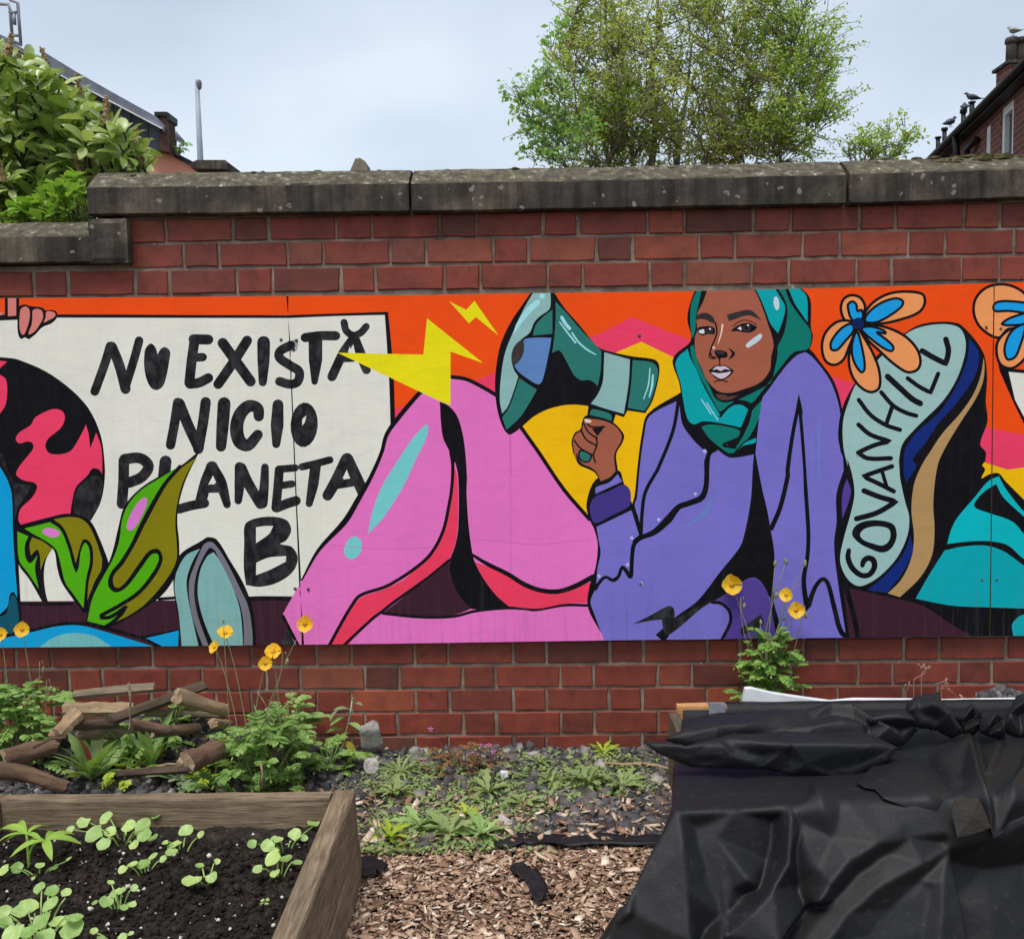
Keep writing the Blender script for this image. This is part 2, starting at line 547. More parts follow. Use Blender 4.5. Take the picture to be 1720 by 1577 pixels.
# ------------------------------------------------------------------ painted mural: plywood boards, flat paint
YB = -0.034                               # front face of the boards
VIEWS = dict(A=(0, 480, 340 / 1676), B=(320, 480, 360 / 1720), C=(0, 760, 340 / 1577), D=(320, 760, 360 / 1670),
             E=(560, 480, 340 / 1676), F=(660, 760, 380 / 1720), G=(800, 470, 340 / 1676), H=(1100, 470, 300 / 1478),
             I=(1350, 460, 370 / 1720), J=(920, 760, 340 / 1577), K=(1140, 760, 340 / 1577), M=(1380, 760, 340 / 1577),
             N=(1140, 480, 160 / 1402), P=(0, 0, 1.0))
PC = dict(orange=(253, 82, 14), pink=(250, 66, 106), yellow=(255, 196, 4), white=(238, 235, 222), k=(13, 12, 18), w=(27, 26, 30),
          skinp=(226, 134, 124), red=(250, 64, 98), maroon=(64, 32, 46), blue=(6, 164, 222), deep=(6, 88, 108), green=(86, 180, 12),
          olive=(138, 130, 12), hi=(234, 130, 216), aqua=(134, 184, 180), sky=(118, 190, 192), grey=(124, 120, 130), leg=(241, 121, 200),
          cyan=(124, 212, 212), bolt=(246, 232, 20), mega=(46, 124, 114), megl=(150, 193, 189), shine=(172, 234, 240), iris=(100, 140, 198),
          brown=(58, 50, 46), skin=(174, 98, 74), jacket=(126, 117, 206), cuff=(72, 56, 138), plum=(88, 66, 152), scarf=(0, 170, 176),
          scarfd=(4, 126, 112), neck=(98, 62, 54), brow=(50, 45, 46), lip=(222, 202, 216), nosehi=(252, 216, 202), eye=(236, 236, 236),
          sole=(164, 200, 195), navy=(18, 44, 122), tan=(188, 149, 96), petal=(251, 160, 96), bl2=(22, 164, 234), navyd=(12, 36, 96),
          cy2=(2, 190, 198), cy3=(2, 172, 182), fade=(176, 174, 178), jl=(112, 134, 202), dot=(196, 190, 236), crack=(205, 98, 168),
          seamc=(150, 140, 130), hi2=(190, 226, 240), sw=(214, 222, 228))
SHAPES = []                               # painter's order: (rgba, kind, polygon or centre line, widths)

def parse(s, view):
    ox, oy, sc = VIEWS[view]
    out = []
    for tk in s.split():
        if tk in VIEWS:
            ox, oy, sc = VIEWS[tk]; continue
        c = '*' in tk
        q = [float(v) for v in tk.replace('*', '').split(',')]
        out.append((ox + q[0] * sc, oy + q[1] * sc, c, (q[2] * sc if len(q) > 2 else None)))
    return out, sc

def spline(P, closed, sub=5):
    n = len(P)
    pts, ws = [], []
    cnt = n if closed else n - 1
    V2 = [np.array(p[:2]) for p in P]
    def tang(i, side):
        if not closed and (i == 0 or i == n - 1):
            j = 1 if i == 0 else n - 2
            v = (V2[j] - V2[i]) * (1 if i == 0 else -1)
            return v / max(np.linalg.norm(v), 1e-6)
        a, b, c = V2[(i - 1) % n], V2[i], V2[(i + 1) % n]
        if P[i][2]:
            v = (c - b) if side > 0 else (b - a)
            return v / max(np.linalg.norm(v), 1e-6)
        return (c - a) / max(np.linalg.norm(c - b) + np.linalg.norm(b - a), 1e-6)
    for i in range(cnt):
        j = (i + 1) % n
        d = np.linalg.norm(V2[j] - V2[i])
        m0, m1 = tang(i, 1) * d, tang(j, -1) * d
        sb = 1 if (P[i][2] and P[j][2]) else max(2, min(sub, int(d / 3) + 1))
        for k in range(sb):
            t = k / sb
            h = (2 * t ** 3 - 3 * t * t + 1) * V2[i] + (t ** 3 - 2 * t * t + t) * m0 + (-2 * t ** 3 + 3 * t * t) * V2[j] + (t ** 3 - t * t) * m1
            pts.append(h)
            if P[i][3] is not None: ws.append(P[i][3] * (1 - t) + (P[j][3] or P[i][3]) * t)
    if not closed:
        pts.append(V2[-1])
        if P[-1][3] is not None: ws.append(P[-1][3])
    return np.array(pts), ws

def colr(c):
    wash = {'k': 0.05, 'w': 0.6, 'brown': 0.4, 'brow': 0.25}.get(c, 0.0)
    return (*rgb(*PC[c])[:3], 1.0 - wash)

def FILL(c, view, s, corners=False):
    P, _ = parse(s, view)
    if corners: P = [(p[0], p[1], True, None) for p in P]
    SHAPES.append((colr(c), 'fill', spline(P, True)[0], None))

def LINE(c, wd, view, s, corners=False):
    P, sc = parse(s, view)
    P = [(p[0], p[1], p[2] or corners, p[3] if p[3] is not None else wd * sc) for p in P]
    pts, ws = spline(P, False)
    SHAPES.append((colr(c), 'line', pts, np.array(ws) / 2))

def RING(c, wd, view, s, fill=None):       # filled shape with a painted outline
    P, sc = parse(s, view)
    pts = spline(P, True)[0]
    if fill: SHAPES.append((colr(fill), 'fill', pts, None))
    q = np.vstack([pts, pts[:1]])
    SHAPES.append((colr(c), 'line', q, np.full(len(q), wd * sc / 2)))

def DOT(c, view, x, y, r, ry=None, rot=0):
    ox, oy, sc = VIEWS[view]
    a = np.linspace(0, 2 * pi, 18, endpoint=False)
    ry = ry or r
    u, v = r * np.cos(a), ry * np.sin(a)
    pts = np.stack([ox + (x + u * cos(rot) - v * sin(rot)) * sc, oy + (y + u * sin(rot) + v * cos(rot)) * sc], 1)
    SHAPES.append((colr(c), 'fill', pts, None))

# --- background
FILL('orange', 'P', '-700,440 2500,420 2500,1120 -700,1120', True)
FILL('pink', 'P', '1061.7,533* 1000,563 900,598 803,637 735,662 660,689* 600,1100* 1760,1100* 1760,742* 1720,731 1657,717 1560,682 1434,644 1406,635 1280,604 1161,571')
FILL('yellow', 'P', '1077,574* 900,650* 860,730* 860,1100* 1730,1100* 2300,860* 1720,785* 1693,789* 1658,778* 1400,690* 1131,600*')
FILL('maroon', 'P', '-700,1008* 520,1004* 520,1100* -700,1110*')
# --- placard
FILL('white', 'P', '-300,531* 649,529* 658,640* 662,720* 600,840* 510,975* 500,1003* 300,1008* -300,1012*')
LINE('k', 5.5, 'P', '-300,533 95,531 203,531.2 330,531.8,5 484,532,5 560,529,4.5 650,526.5,5', True)
LINE('k', 8, 'P', '649,527,6 652,560,7 655,600,8 658,650,8 660,720,8')
LINE('k', 6.5, 'D', '430,1140,36 560,1135,34 790,1137,34')
LINE('k', 4, 'C', '140,1178,22 330,1182,22 560,1178,22')
LINE('k', 4, 'C', '1240,1140,24 1390,1130,24')
# hand on the placard edge
FILL('k', 'A', '40,90* 160,90* 155,282* -20,290* -20,245* 40,250*')
FILL('skinp', 'A', '64,90* 134,90* 134,248* 66,254*')
FILL('skinp', 'A', '-20,196* 38,238* -20,250*')
FILL('k', 'A', '150,180 200,155 250,168 300,174 350,182 378,204 420,200 468,216 472,262 430,310 350,345 295,402 240,445* 207,428* 172,440 150,400 144,290')
FILL('skinp', 'A', '172,195 208,172 240,192 247,250 232,325 200,402 178,402 162,350 163,250')
FILL('skinp', 'A', '272,205 308,192 348,210 355,270 328,322 285,380 236,405 240,378 262,322 268,260')
FILL('skinp', 'A', '384,216 420,212 458,230 452,258 400,288 362,306 378,262')
# letters, row 1
LINE('w', 75, 'A', '912,500 870,640 785,875'); LINE('w', 85, 'A', '925,505 985,650 1040,855'); LINE('w', 72, 'A', '1152,455 1110,610 1035,850')
FILL('w', 'A', '1193,600 1205,520 1250,478 1288,512 1305,568* 1330,525 1368,508 1408,545 1402,620 1380,740 1350,830 1300,864 1250,845 1212,770 1195,680')
LINE('w', 17, 'P', '327,570 322,605 318,643', True); LINE('w', 17, 'P', '325,570 350,570.5'); LINE('w', 14.5, 'P', '322,601 340.5,600'); LINE('w', 16.5, 'P', '319,645 334,643 350,635')
LINE('w', 84, 'B', '258,460 360,600 482,768'); LINE('w', 80, 'B', '455,440 360,590 222,790'); LINE('w', 1, 'B', '587,455,104 586,600,98 580,775,66')
FILL('fade', 'B', '795,455 828,436 862,432 852,520 800,530')
LINE('w', 74, 'B', '805,478 720,525 712,575 800,640 872,690 860,770 800,790 715,768')
DOT('w', 'B', 727, 435, 13); DOT('w', 'B', 850, 441, 15); DOT('w', 'B', 828, 515, 12)
LINE('w', 75, 'B', '920,417 1040,402 1165,402'); LINE('w', 1, 'B', '1002,430,112 1003,600,108 996,770,52')
LINE('w', 58, 'B', '1232,295 1250,362 1305,398 1365,378 1410,328')
LINE('w', 1, 'B', '1300,420,60 1225,540,76 1135,730,76'); LINE('w', 1, 'B', '1325,420,60 1370,560,84 1412,675,72'); LINE('w', 62, 'B', '1205,585 1310,580'); FILL('white', 'B', '1279,487* 1290,532* 1262,532*')
# row 2
LINE('w', 80, 'A', '1472,966 1445,1140 1412,1318'); LINE('w', 90, 'A', '1485,975 1560,1160 1645,1340'); LINE('w', 84, 'B', '122,934 100,1100 62,1310')
LINE('w', 1, 'B', '270,945,104 258,1120,100 245,1290,84')
LINE('w', 1, 'B', '548,1048,84 540,985,90 470,965,98 400,1030,104 370,1140,108 395,1250,108 460,1280,96 540,1195,82')
LINE('w', 1, 'B', '702,955,88 695,1120,104 688,1270,66')
DOT('w', 'B', 912, 1116, 110, 180, 0.06); FILL('white', 'B', '930,1042* 915,1100 897,1122* 898,1070')
# row 3
LINE('w', 84, 'C', '965,60 962,230 950,398'); LINE('w', 84, 'C', '970,52 1090,44 1158,104 1105,190 1005,235'); LINE('w', 94, 'C', '1290,70 1272,240'); LINE('w', 74, 'D', '-90,440 0,415 110,395')
LINE('w', 90, 'D', '168,112 120,230 78,392'); LINE('w', 1, 'D', '165,112,90 235,235,92 285,405,60'); LINE('w', 66, 'D', '120,282 230,280'); FILL('white', 'D', '175,178* 200,235* 138,252*')
LINE('w', 1, 'D', '382,112,76 382,250,80 372,375,60'); LINE('w', 82, 'D', '395,120 450,240 545,400'); LINE('w', 1, 'D', '580,115,60 575,250,72 560,395,84')
LINE('w', 72, 'D', '692,135 680,280 665,430'); LINE('w', 58, 'D', '690,130 815,120'); LINE('w', 58, 'D', '700,258 790,245'); LINE('w', 76, 'D', '672,430 760,395 822,376')
LINE('w', 58, 'D', '868,112 970,88 1086,58'); LINE('w', 1, 'D', '975,100,84 955,250,84 925,398,56')
LINE('w', 1, 'D', '1215,52,90 1140,210,90 1068,335,82'); LINE('w', 90, 'D', '1222,48 1280,170 1345,310'); LINE('w', 66, 'D', '1140,252 1265,232'); FILL('white', 'D', '1218,132* 1236,186* 1184,202*')
FILL('w', 'D', '425,560 500,515 640,500 750,528 785,605 745,685 700,712 790,735 836,820 800,925 680,1012 540,1046 432,1032* 415,900 418,700')
FILL('white', 'D', '510,582* 580,572 645,572* 610,635 510,706*'); FILL('white', 'D', '512,858* 610,818 745,806* 742,850* 620,912 510,955*')
# --- globe
FILL('k', 'P', '-40,596* 0,600 30,604 87,630 142,677 168,727 176,780 175,815 168,846 153,874* 120,884* 20,892* -40,892*')
FILL('pink', 'A', '-90,610* 60,628* -10,692* -90,720*')
FILL('pink', 'A', '-90,700* 0,738 45,770 60,850 46,985 0,1060* -90,1090*')
FILL('pink', 'A', '130,1270 160,1215 255,1152 290,1092 400,1032 470,1020 525,1048 535,1110 500,1180 400,1265 376,1320 400,1380 480,1396 580,1370 640,1290 690,1195 712,1148* 735,1235 746,1346* 775,1275 795,1215* 832,1310 846,1420 C 796,165* 770,132 722,124 680,180 592,270 562,380 547,480* 480,482 300,525 160,562* 143,520 160,440 250,350 290,270 268,236 180,215 126,170 150,110 225,15 A 275,1345 268,1302 225,1290 160,1305')
FILL('w', 'C', '578,470 596,300 700,192 758,186 798,225 776,400 700,528* 640,492')
FILL('w', 'C', '-60,40* 20,10 60,150 130,240 240,260 200,340 140,430 110,560* 100,300')
# --- blue form at the left edge
FILL('k', 'C', '-120,60* 0,76* 60,160 108,300 118,560 140,800 160,1150 168,1300 150,1400 240,1390* 0,1450* -120,1500*')
FILL('blue', 'C', '-120,20* 0,112* 56,210 92,330 100,600 118,900 132,1128 105,1084 76,1108 58,1200 0,1258* -120,1280*')
FILL('deep', 'C', '-120,1290* 0,1276 50,1248 74,1150 98,1106 130,1150 148,1320 138,1398* 0,1428* -120,1450*')
# --- small plant
FILL('k', 'C', '108,582* 300,528 480,480 560,478 650,508 712,542 780,680 836,822* 852,880* 760,1060 692,1250* 648,1245* 560,1130 480,1010 446,900 428,780 408,746* 360,830 342,950 355,1090 378,1176* 328,1160* 230,990 140,860 122,650')
FILL('green', 'C', '190,592* 388,542* 470,600 530,740 568,880 590,940* 612,900 630,770 662,702 692,742 700,850 672,980 650,1212* 570,1100 508,1010 470,860 440,762 380,704 270,640')
FILL('olive', 'C', '418,520* 530,502 620,512 688,562 750,690 796,830* 788,912 740,1000 680,1152* 692,1000 722,880 722,750 692,688 650,676 622,740 590,862* 545,700 490,580')
FILL('green', 'C', '134,614* 222,652* 194,720 200,820 235,862 292,800* 272,900 302,1062* 220,940 150,840')
FILL('olive', 'C', '250,660* 330,690 405,746* 350,830 315,916* 310,800 290,756 240,802* 230,720')
FILL('hi', 'C', '326,612 360,590 420,594 466,622 455,650 400,660 350,640')
# --- big leaf
FILL('k', 'C', '1560,-20* 1400,108 1230,190 1080,290 968,420 922,580 880,760 830,900 760,1060 690,1230 664,1335* 800,1372 900,1342 1080,1242 1250,1122 1345,1000 1392,850 1396,700 1382,550 1390,420 1445,220')
FILL('green', 'C', '1395,112* 1240,202 1100,292 1002,400 952,520 930,680 884,820 802,970 722,1130 680,1312* 812,1346* 930,1270 1000,1200 1180,950 1240,830 1235,790 1100,880 1000,1040 900,1070 850,1030 960,830 1040,690 1100,550 1200,380 1290,240')
FILL('olive', 'C', '1522,42* 1390,142 1300,250 1130,560 1050,720 960,870 885,962 890,1040 940,1050 1090,870 1170,765 1235,760 1268,830 1210,960 1080,1110 900,1210 990,1195* 940,1260 855,1338* 1000,1270 1130,1180 1280,1010 1372,850 1376,700 1366,550 1380,400 1430,220')
LINE('k', 30, 'C', '1402,110 1285,245 1190,400 1100,570 1030,720 950,850 872,950 858,1030 910,1072 980,1030 1090,880 1170,778 1228,766 1252,830 1200,940 1080,1090 900,1208 786,1268* 790,1288* 860,1280 980,1202* 940,1262 850,1344')
FILL('green', 'C', '905,1190* 1060,1080 1180,945 1236,838 1225,788 1180,795 1100,890 985,1040 900,1090 850,1060* 800,1230*')
LINE('k', 26, 'C', '872,950 856,1035 905,1076 980,1035 1095,885 1175,780 1228,768 1254,832 1200,945 1080,1095 900,1212')
FILL('hi', 'C', '1118,350 1146,362 1134,430 1064,568 1022,606 988,592 1000,520 1058,410')
# --- blue mound
LINE('k', 26, 'C', '-100,1455 0,1436 240,1388 450,1340 650,1334 850,1374 1100,1444 1300,1520')
FILL('blue', 'C', '-200,1480* 0,1450 250,1397 450,1352 620,1346 800,1390 1000,1450 1195,1510* 1195,1545* -200,1545*')
FILL('sky', 'C', '310,1512* 400,1450 500,1412 620,1406 740,1430 862,1508* 862,1545* 310,1545*')
FILL('k', 'C', '1080,1430* 1400,1375* 1400,1545* 1270,1545*'); FILL('blue', 'C', '1138,1445* 1392,1386* 1386,1540* 1330,1540*')
# --- pale stone
FILL('k', 'P', '291,976 300,934 340,907 349,902 364,906 385,939 411,984 426,1030 431,1100* 306,1100* 299,1040')
FILL('aqua', 'C', '1362,1000 1380,920 1450,800 1557,748* 1500,850 1456,980 1460,1100 1500,1300 1555,1540* 1418,1540* 1392,1250 1362,1080')
FILL('grey', 'D', '-10,1000 30,880 80,760 108,712 150,694 192,716 272,832 382,1050 450,1200 482,1400 484,1530* 414,1530* 414,1350 390,1200 340,1080 250,900 192,762* 150,742 108,800 50,930 28,1100 60,1280 150,1530* 105,1530* 20,1300 -8,1150')
FILL('aqua', 'D', '180,776* 232,850 332,1060 390,1250 410,1530* 195,1530* 100,1300 56,1100 76,920 132,806')
FILL('w', 'D', '680,1530* 762,1380* 840,1530*')
# --- pink legs
FILL('leg', 'P', '475,1031* 507,974 535,924 579,876 602,838 622,803 641,760 649,731 665,707 702,663 735,640 759,632 783,636 832,662 876,719 905,760 947,822 987,868 1013,900 1022,923 1015,966 1008,1010 1020,1040 1040,1100* 503,1100*')
LINE('k', 1, 'P', '507,974,3 535,924,6 579,876,10 602,838,9 622,803,7 641,760,6.5 649,731,7 665,707,8 702,663,7.5 720,646,7', False)
LINE('k', 6.5, 'P', '757,633 783,637 810,650 834,664'); LINE('k', 6.5, 'P', '876,719 905,760 947,822 990,872')
LINE('k', 24, 'D', '722,1275 770,1370 850,1520')
FILL('cyan', 'P', '716,712* 719.5,718 716,736 700,768 680,812 645,868 618,897* 626,857 643,814 667,775 694,735')
DOT('cyan', 'D', 1266, 742, 66, 92, 0.35)
for x_, a_, b_ in ((856, 730, 965), (857, 720, 800), (745, 900, 915)): LINE('crack', 0.8, 'P', f'{x_},{a_} {x_ + 2},{b_}')
LINE('crack', 0.9, 'P', '560,915 640,922 760,918'); LINE('crack', 0.9, 'P', '800,905 900,914 990,906')
FILL('red', 'F', '462,80* 490,200 494,540 474,690 430,815* 260,952 0,1138 D 1400,1295 1205,1530* 1075,1530* 1150,1390 1260,1206 1330,1128 1500,1068 1670,985 F 150,905 290,780 390,600 440,400 458,200')
LINE('k', 26, 'F', '440,0 454,90 450,240 430,380 380,600 280,780 140,900 0,990 D 1500,1052 1320,1114 1250,1202 1180,1320 1066,1530')
LINE('k', 24, 'F', '430,818 260,956 0,1142 D 1500,1232 1420,1292 1180,1515')
FILL('maroon', 'F', '430,830* 440,930 480,1040 540,1130 605,1182* 480,1230 300,1246 130,1240 -75,1218* 0,1160 200,1010')
LINE('k', 22, 'F', '-75,1222 150,1246 320,1252 480,1242 620,1206 850,1182 1000,1186 1080,1196 1300,1160 1500,1162')
FILL('k', 'E', '880,960* 940,985 1000,1040 1042,1120 1082,1290 1106,1577 F 560,300 576,560 604,770* 622,830 690,960 790,1090 885,1170* 750,1196 600,1190* 530,1120 468,1020 434,900 432,815* 474,700 497,560 496,190 470,70 E 1000,1500 960,1372 908,1260 890,1130 883,1010')
FILL('red', 'F', '622,832* 760,882 950,982 1080,1050 1220,1070 1360,1040 1500,985* 1518,1050 1475,1142* 1300,1150 1100,1186 880,1168* 790,1090 690,960')
LINE('k', 1, 'F', '600,775,20 720,848,32 870,922,34 1000,1002,36 1120,1046,36 1250,1056,36 1380,1018,38 1520,945,40')
# --- lightning
FILL('bolt', 'E', '35,555 745,570 775,270 1240,640 970,545 970,988 885,958', True)
FILL('bolt', 'E', '960,130 1100,200 1168,125 1365,410 1180,260 1122,312', True)
# --- megaphone
FILL('k', 'G', '470,80* 400,180 280,360 200,540 165,720 155,900 175,1080 220,1220 270,1282 320,1262 380,1215* 480,1130 600,1070 760,1035 920,1045 1100,1098 1222,1138* 1252,1082* 1400,1105* 1460,1000 1512,800 1512,700 1475,660 1280,632 1040,575 980,530 850,370 720,220 630,80*')
FILL('megl', 'G', '488,80* 612,80* 616,200 600,250 530,300 480,352 442,438 380,488 312,560 290,640 310,740 348,800* 310,920 260,1050 214,1108* 195,1000 205,800 240,600 320,400 400,230')
FILL('shine', 'G', '520,165 525,202 460,262 380,352 306,455* 330,370 400,260 480,176'); DOT('shine', 'G', 545, 135, 23)
FILL('mega', 'G', '630,248* 630,447* 468,462* 490,380 550,310')
FILL('iris', 'G', '395,497 480,480 622,480* 602,600 545,840 510,866 430,822 350,762 314,712* 372,640 396,560')
FILL('brown', 'G', '380,500 396,540 386,620 342,690 310,702 290,640 310,560 350,512')
FILL('mega', 'G', '356,815* 502,910* 440,1020 360,1140 250,1242* 214,1140* 270,1060 320,930')
FILL('mega', 'G', '656,180* 760,290 880,430 980,530 1036,592* 1030,750 1006,878* 940,830 870,832 812,792 760,700 712,612 682,584 628,606* 646,480 658,300')
LINE('shine', 27, 'G', '708,312 740,366 772,404'); LINE('shine', 1, 'G', '690,350,10 750,430,14 822,522,14'); LINE('shine', 1, 'G', '792,440,14 850,520,14 920,580,14 990,620,8')
FILL('megl', 'G', '1060,600* 1272,660* 1262,850 1222,1110* 1080,1070 948,1026* 1005,950 1046,850 1056,720')
FILL('mega', 'G', '1295,665* 1455,685 1502,740 1490,850 1440,1010 1392,1086* 1254,1060* 1282,860')
LINE('shine', 1, 'G', '1438,735,9 1425,870,11 1386,985,8'); LINE('shine', 1, 'G', '1462,790,14 1455,880,18 1432,970,10')
FILL('k', 'G', '930,1035* 1160,1100* 1130,1195* 1000,1200* 915,1150*')
FILL('mega', 'G', '962,1070 1098,1104 1122,1130 1116,1172* 1060,1147 938,1132* 945,1090')
# --- jacket
FILL('k', 'P', '1380,770* 1440,770* 1440,1000* 1500,1030* 1430,1100* 1380,1100*')
FILL('k', 'P', '1000,806 985,846 990,872 998,889 1004,915 1000,954 991,980* 986.5,1008 991,1030 1018,1076* 1030,1100* 1440,1100* 1431,1071 1410,960 1406,911 1410,878 1409,830 1421,792* 1415,692 1402,643 1378,608 1358,585 1300,560* 1142,660* 1088,695 1078,729 1070,790 1066,831 1062,846* 1048,812 1039,790')
FILL('jacket', 'P', '1140,672* 1091,699 1082,731 1074,790 1070,835 1066,848 1073,872 1077,900 1062,912* 1059,940 1056,970 1045,952 1034,972 1018,968 1002,985* 992,1010 998,1030 1024,1100* 1426,1100* 1405,960 1401,911 1405,878 1405,830 1417,790* 1411,692 1397,645 1375,612 1353,592 1335,598 1310,628 1285,662 1200,760 1150,720')
FILL('jacket', 'J', '376,272 480,232 545,168* 580,226* 480,272 372,322*')
FILL('cuff', 'J', '328,440 340,382 380,338 480,300 590,250 640,290 646,380 628,422 500,490 370,550 338,500')
FILL('jacket', 'J', '380,578* 500,522 650,450* 690,540 714,640* 662,690 642,800 640,935* 612,898 580,890 550,950 500,980 450,962 400,1000 376,1046* 388,900 412,780 396,680')
LINE('k', 1, 'H', '500,1400,28 445,1445,40 430,1577,40 J 1238,70,40 1235,250,40 1200,350,48 1100,395,44 1020,425,44 940,520,62 830,620,46 720,668,34 672,720,30 656,850,30 645,970,34 615,930,28 582,892,26 548,970,26 510,996,26 450,970,24 400,1015,26 372,1062,28')
LINE('k', 28, 'H', '197,990 150,1250 20,1577 J 840,160 760,310 737,450 726,650'); LINE('k', 24, 'J', '655,415 690,530 724,640')
FILL('k', 'K', '590,-30* 604,40 650,280 690,450 716,600 742,750 747,900 735,1050 720,1140* 690,1100 650,1020 590,975 520,992 400,1080 290,1150* 200,1195 90,1290 -60,1400* -110,1480* -180,1420* -10,1270 150,1150 330,920 460,760 500,680 560,380 578,100')
FILL('plum', 'K', '290,1152* 400,1082 520,994 590,978 650,1022 690,1084 720,1200 764,1300 800,1540* 320,1540* 396,1350 412,1260 380,1200')
FILL('k', 'K', '735,1040* 745,1180 775,1290 830,1540* 780,1540* 735,1290 712,1150*')
FILL('jacket', 'K', '-120,1480* 0,1352 150,1222 230,1182 320,1192 380,1242 386,1320 325,1540* -120,1540*')
LINE('k', 26, 'K', '260,1165 330,1175 395,1235 402,1320 330,1470')
FILL('w', 'K', '480,1372* 640,1258* 660,1340 490,1425*')
FILL('w', 'J', '655,1340* 800,1268 940,1194 980,1212 992,1300* 1100,1240 1240,1160 1300,1150* 1200,1212 1050,1340 940,1422 908,1412 888,1300* 780,1312')
FILL('k', 'H', '1190,938* 1225,1110 1200,1130* 1185,1110* 1155,1200 1140,1270* 1165,1080')
LINE('k', 1, 'H', '1188,1040,30 1140,1280,32 1098,1577,36 K 850,180,36 790,430,36 722,590,38'); LINE('k', 1, 'H', '1197,1040,30 1220,1300,28 1240,1577,26 K 990,300,32 1010,620,32 1004,800,32 974,1000,36 1002,1222*,44 1060,1055,34 1120,985,32 1160,1015,34 1210,1200,38 1268,1400,40 1350,1450,44')
LINE('k', 46, 'K', '1262,950 1320,1200 1392,1500')
FILL('k', 'K', '1300,130* 1255,230 1244,400 1262,560 1235,720* 1290,800* 1400,300*')
FILL('plum', 'K', '1310,205* 1342,300 1312,420 1276,512* 1270,380 1285,270')
FILL('jl', 'J', '1288,335* 1260,440 1232,492 1120,560 1015,612* 1110,550 1200,465')
for x_, y_ in ((655, 665), (865, 522), (1150, 322), (400, 962), (622, 872), (728, 1018)): DOT('dot', 'J', x_, y_, 13)
DOT('dot', 'H', 412, 1418, 16)
LINE('jl', 16, 'H', '1362,1170 1358,1400 1362,1640'); LINE('jl', 10, 'H', '1290,1280 1300,1640')
# hand on the megaphone
FILL('k', 'G', '905,1125 1000,1132 1130,1178 1222,1280 1212,1345 1160,1440 1172,1577 J 545,150* 480,215 412,235* 370,160 330,135 240,92 200,0 G 812,1490 795,1400 790,1330 820,1262 862,1240 875,1180')
FILL('skin', 'G', '902,1152 960,1152 1060,1168 1150,1212 1203,1285 1196,1340 1144,1440 1150,1577 J 522,60 528,148* 480,195 412,224* 384,160 345,122 260,80 222,0 G 832,1500 806,1400 802,1330 830,1272 872,1250 884,1200')
FILL('k', 'G', '955,1232* 1062,1216* 1005,1295*')
for s_ in ('890,1190 930,1262 1000,1312', '865,1240 910,1322 992,1370', '812,1330 860,1392 960,1450', '992,1300 1000,1360 970,1450 985,1510', '900,1172 950,1216 1062,1216'): LINE('k', 14, 'G', s_)
FILL('nosehi', 'G', '898,1152 950,1164 952,1180 905,1182')
RING('k', 14, 'G', '862,1412 950,1450 932,1502 880,1502 850,1462', 'mega')
# --- scarf and face
FILL('k', 'H', '342,60* 290,200 268,330 298,500 170,618 146,690 200,850 230,1050 262,1180 312,1228 370,1222 450,1330 540,1422 630,1472 832,1442* 884,1000 950,880 1080,720 1180,622 1272,584 1308,470 1292,400 1292,200 1270,128 1185,50*')
FILL('scarfd', 'H', '362,60* 394,60* 366,180 340,300 336,400 312,482 294,380 300,200')
FILL('scarf', 'H', '250,590 268,572 290,640 350,760 402,880 480,1020 535,1112* 560,1100 640,1040 722,1038 772,1072* 712,1222* 560,1190 400,1170 320,1196 270,1150 235,1000 215,870 170,700 200,630')
FILL('scarfd', 'H', '292,560 320,540* 345,640 400,780 450,880 500,980 570,1016 650,1008 560,1080 535,1092* 480,1000 400,850 320,690')
FILL('skin', 'H', '442,60* 812,60* 870,180 930,350 982,530 962,640 950,750 870,850 720,910 620,936 520,920 430,830 390,740 340,620 330,480 350,420 345,300 400,180')
FILL('neck', 'H', '502,946* 620,952 732,924* 640,985 560,996 520,976')
FILL('scarfd', 'H', '1012,60* 1075,60* 1112,170 1190,290 1282,410 1295,480 1270,570 1150,600 1060,700 960,830 880,930 800,1020 760,1002 690,992* 850,915 965,838 985,700 1003,580 1062,460 1096,300 1086,190')
LINE('k', 22, 'H', '950,345 992,500 1005,600 980,740 950,830 800,900 700,940 600,955')
FILL('scarf', 'H', '825,60* 985,60* 1040,150 1076,220 1066,310 1020,442* 960,370 920,270 880,170'); DOT('sw', 'H', 1006, 195, 23, 57, -0.12); DOT('hi2', 'H', 1006, 195, 14, 40, -0.12)
FILL('scarf', 'H', '1100,60* 1185,60* 1256,140 1263,352* 1220,290 1160,200')
FILL('scarfd', 'H', '384,1216* 460,1196 580,1212 700,1248 690,1300 600,1360 660,1388 720,1312 770,1200 792,1102 882,1000* 872,1100 832,1210 780,1300 720,1380 650,1432 610,1432 520,1372 440,1300')
LINE('k', 22, 'H', '540,1130 600,1060 680,1015 745,1018 790,1070 770,1180 740,1240 690,1310 565,1368 665,1388')
FILL('scarf', 'H', '702,1380* 760,1340 836,1308* 832,1345 760,1365'); LINE('k', 12, 'H', '660,1430 740,1345 835,1290')
LINE('hi2', 8, 'H', '385,990 465,1110'); LINE('hi2', 8, 'H', '430,1020 520,1160')
FILL('brow', 'N', '262,440 380,398 450,418 512,468 538,552* 480,545 400,500 310,490 262,505')
FILL('brow', 'N', '705,430* 860,386 1000,355 1070,366 1150,430 1226,522* 1150,480 1050,440 950,450 840,490 740,522*')
LINE('k', 24, 'N', '538,540 562,680 535,780 492,880 465,980 490,1040 545,1066')
FILL('k', 'N', '282,620 370,598 470,598 528,630 522,712 430,712 340,732 280,682'); FILL('eye', 'N', '290,672 330,646 372,640* 382,702* 320,702'); FILL('brow', 'N', '395,635 440,622 500,640 500,690 440,700 400,690'); DOT('k', 'N', 450, 655, 28); DOT('eye', 'N', 460, 637, 15)
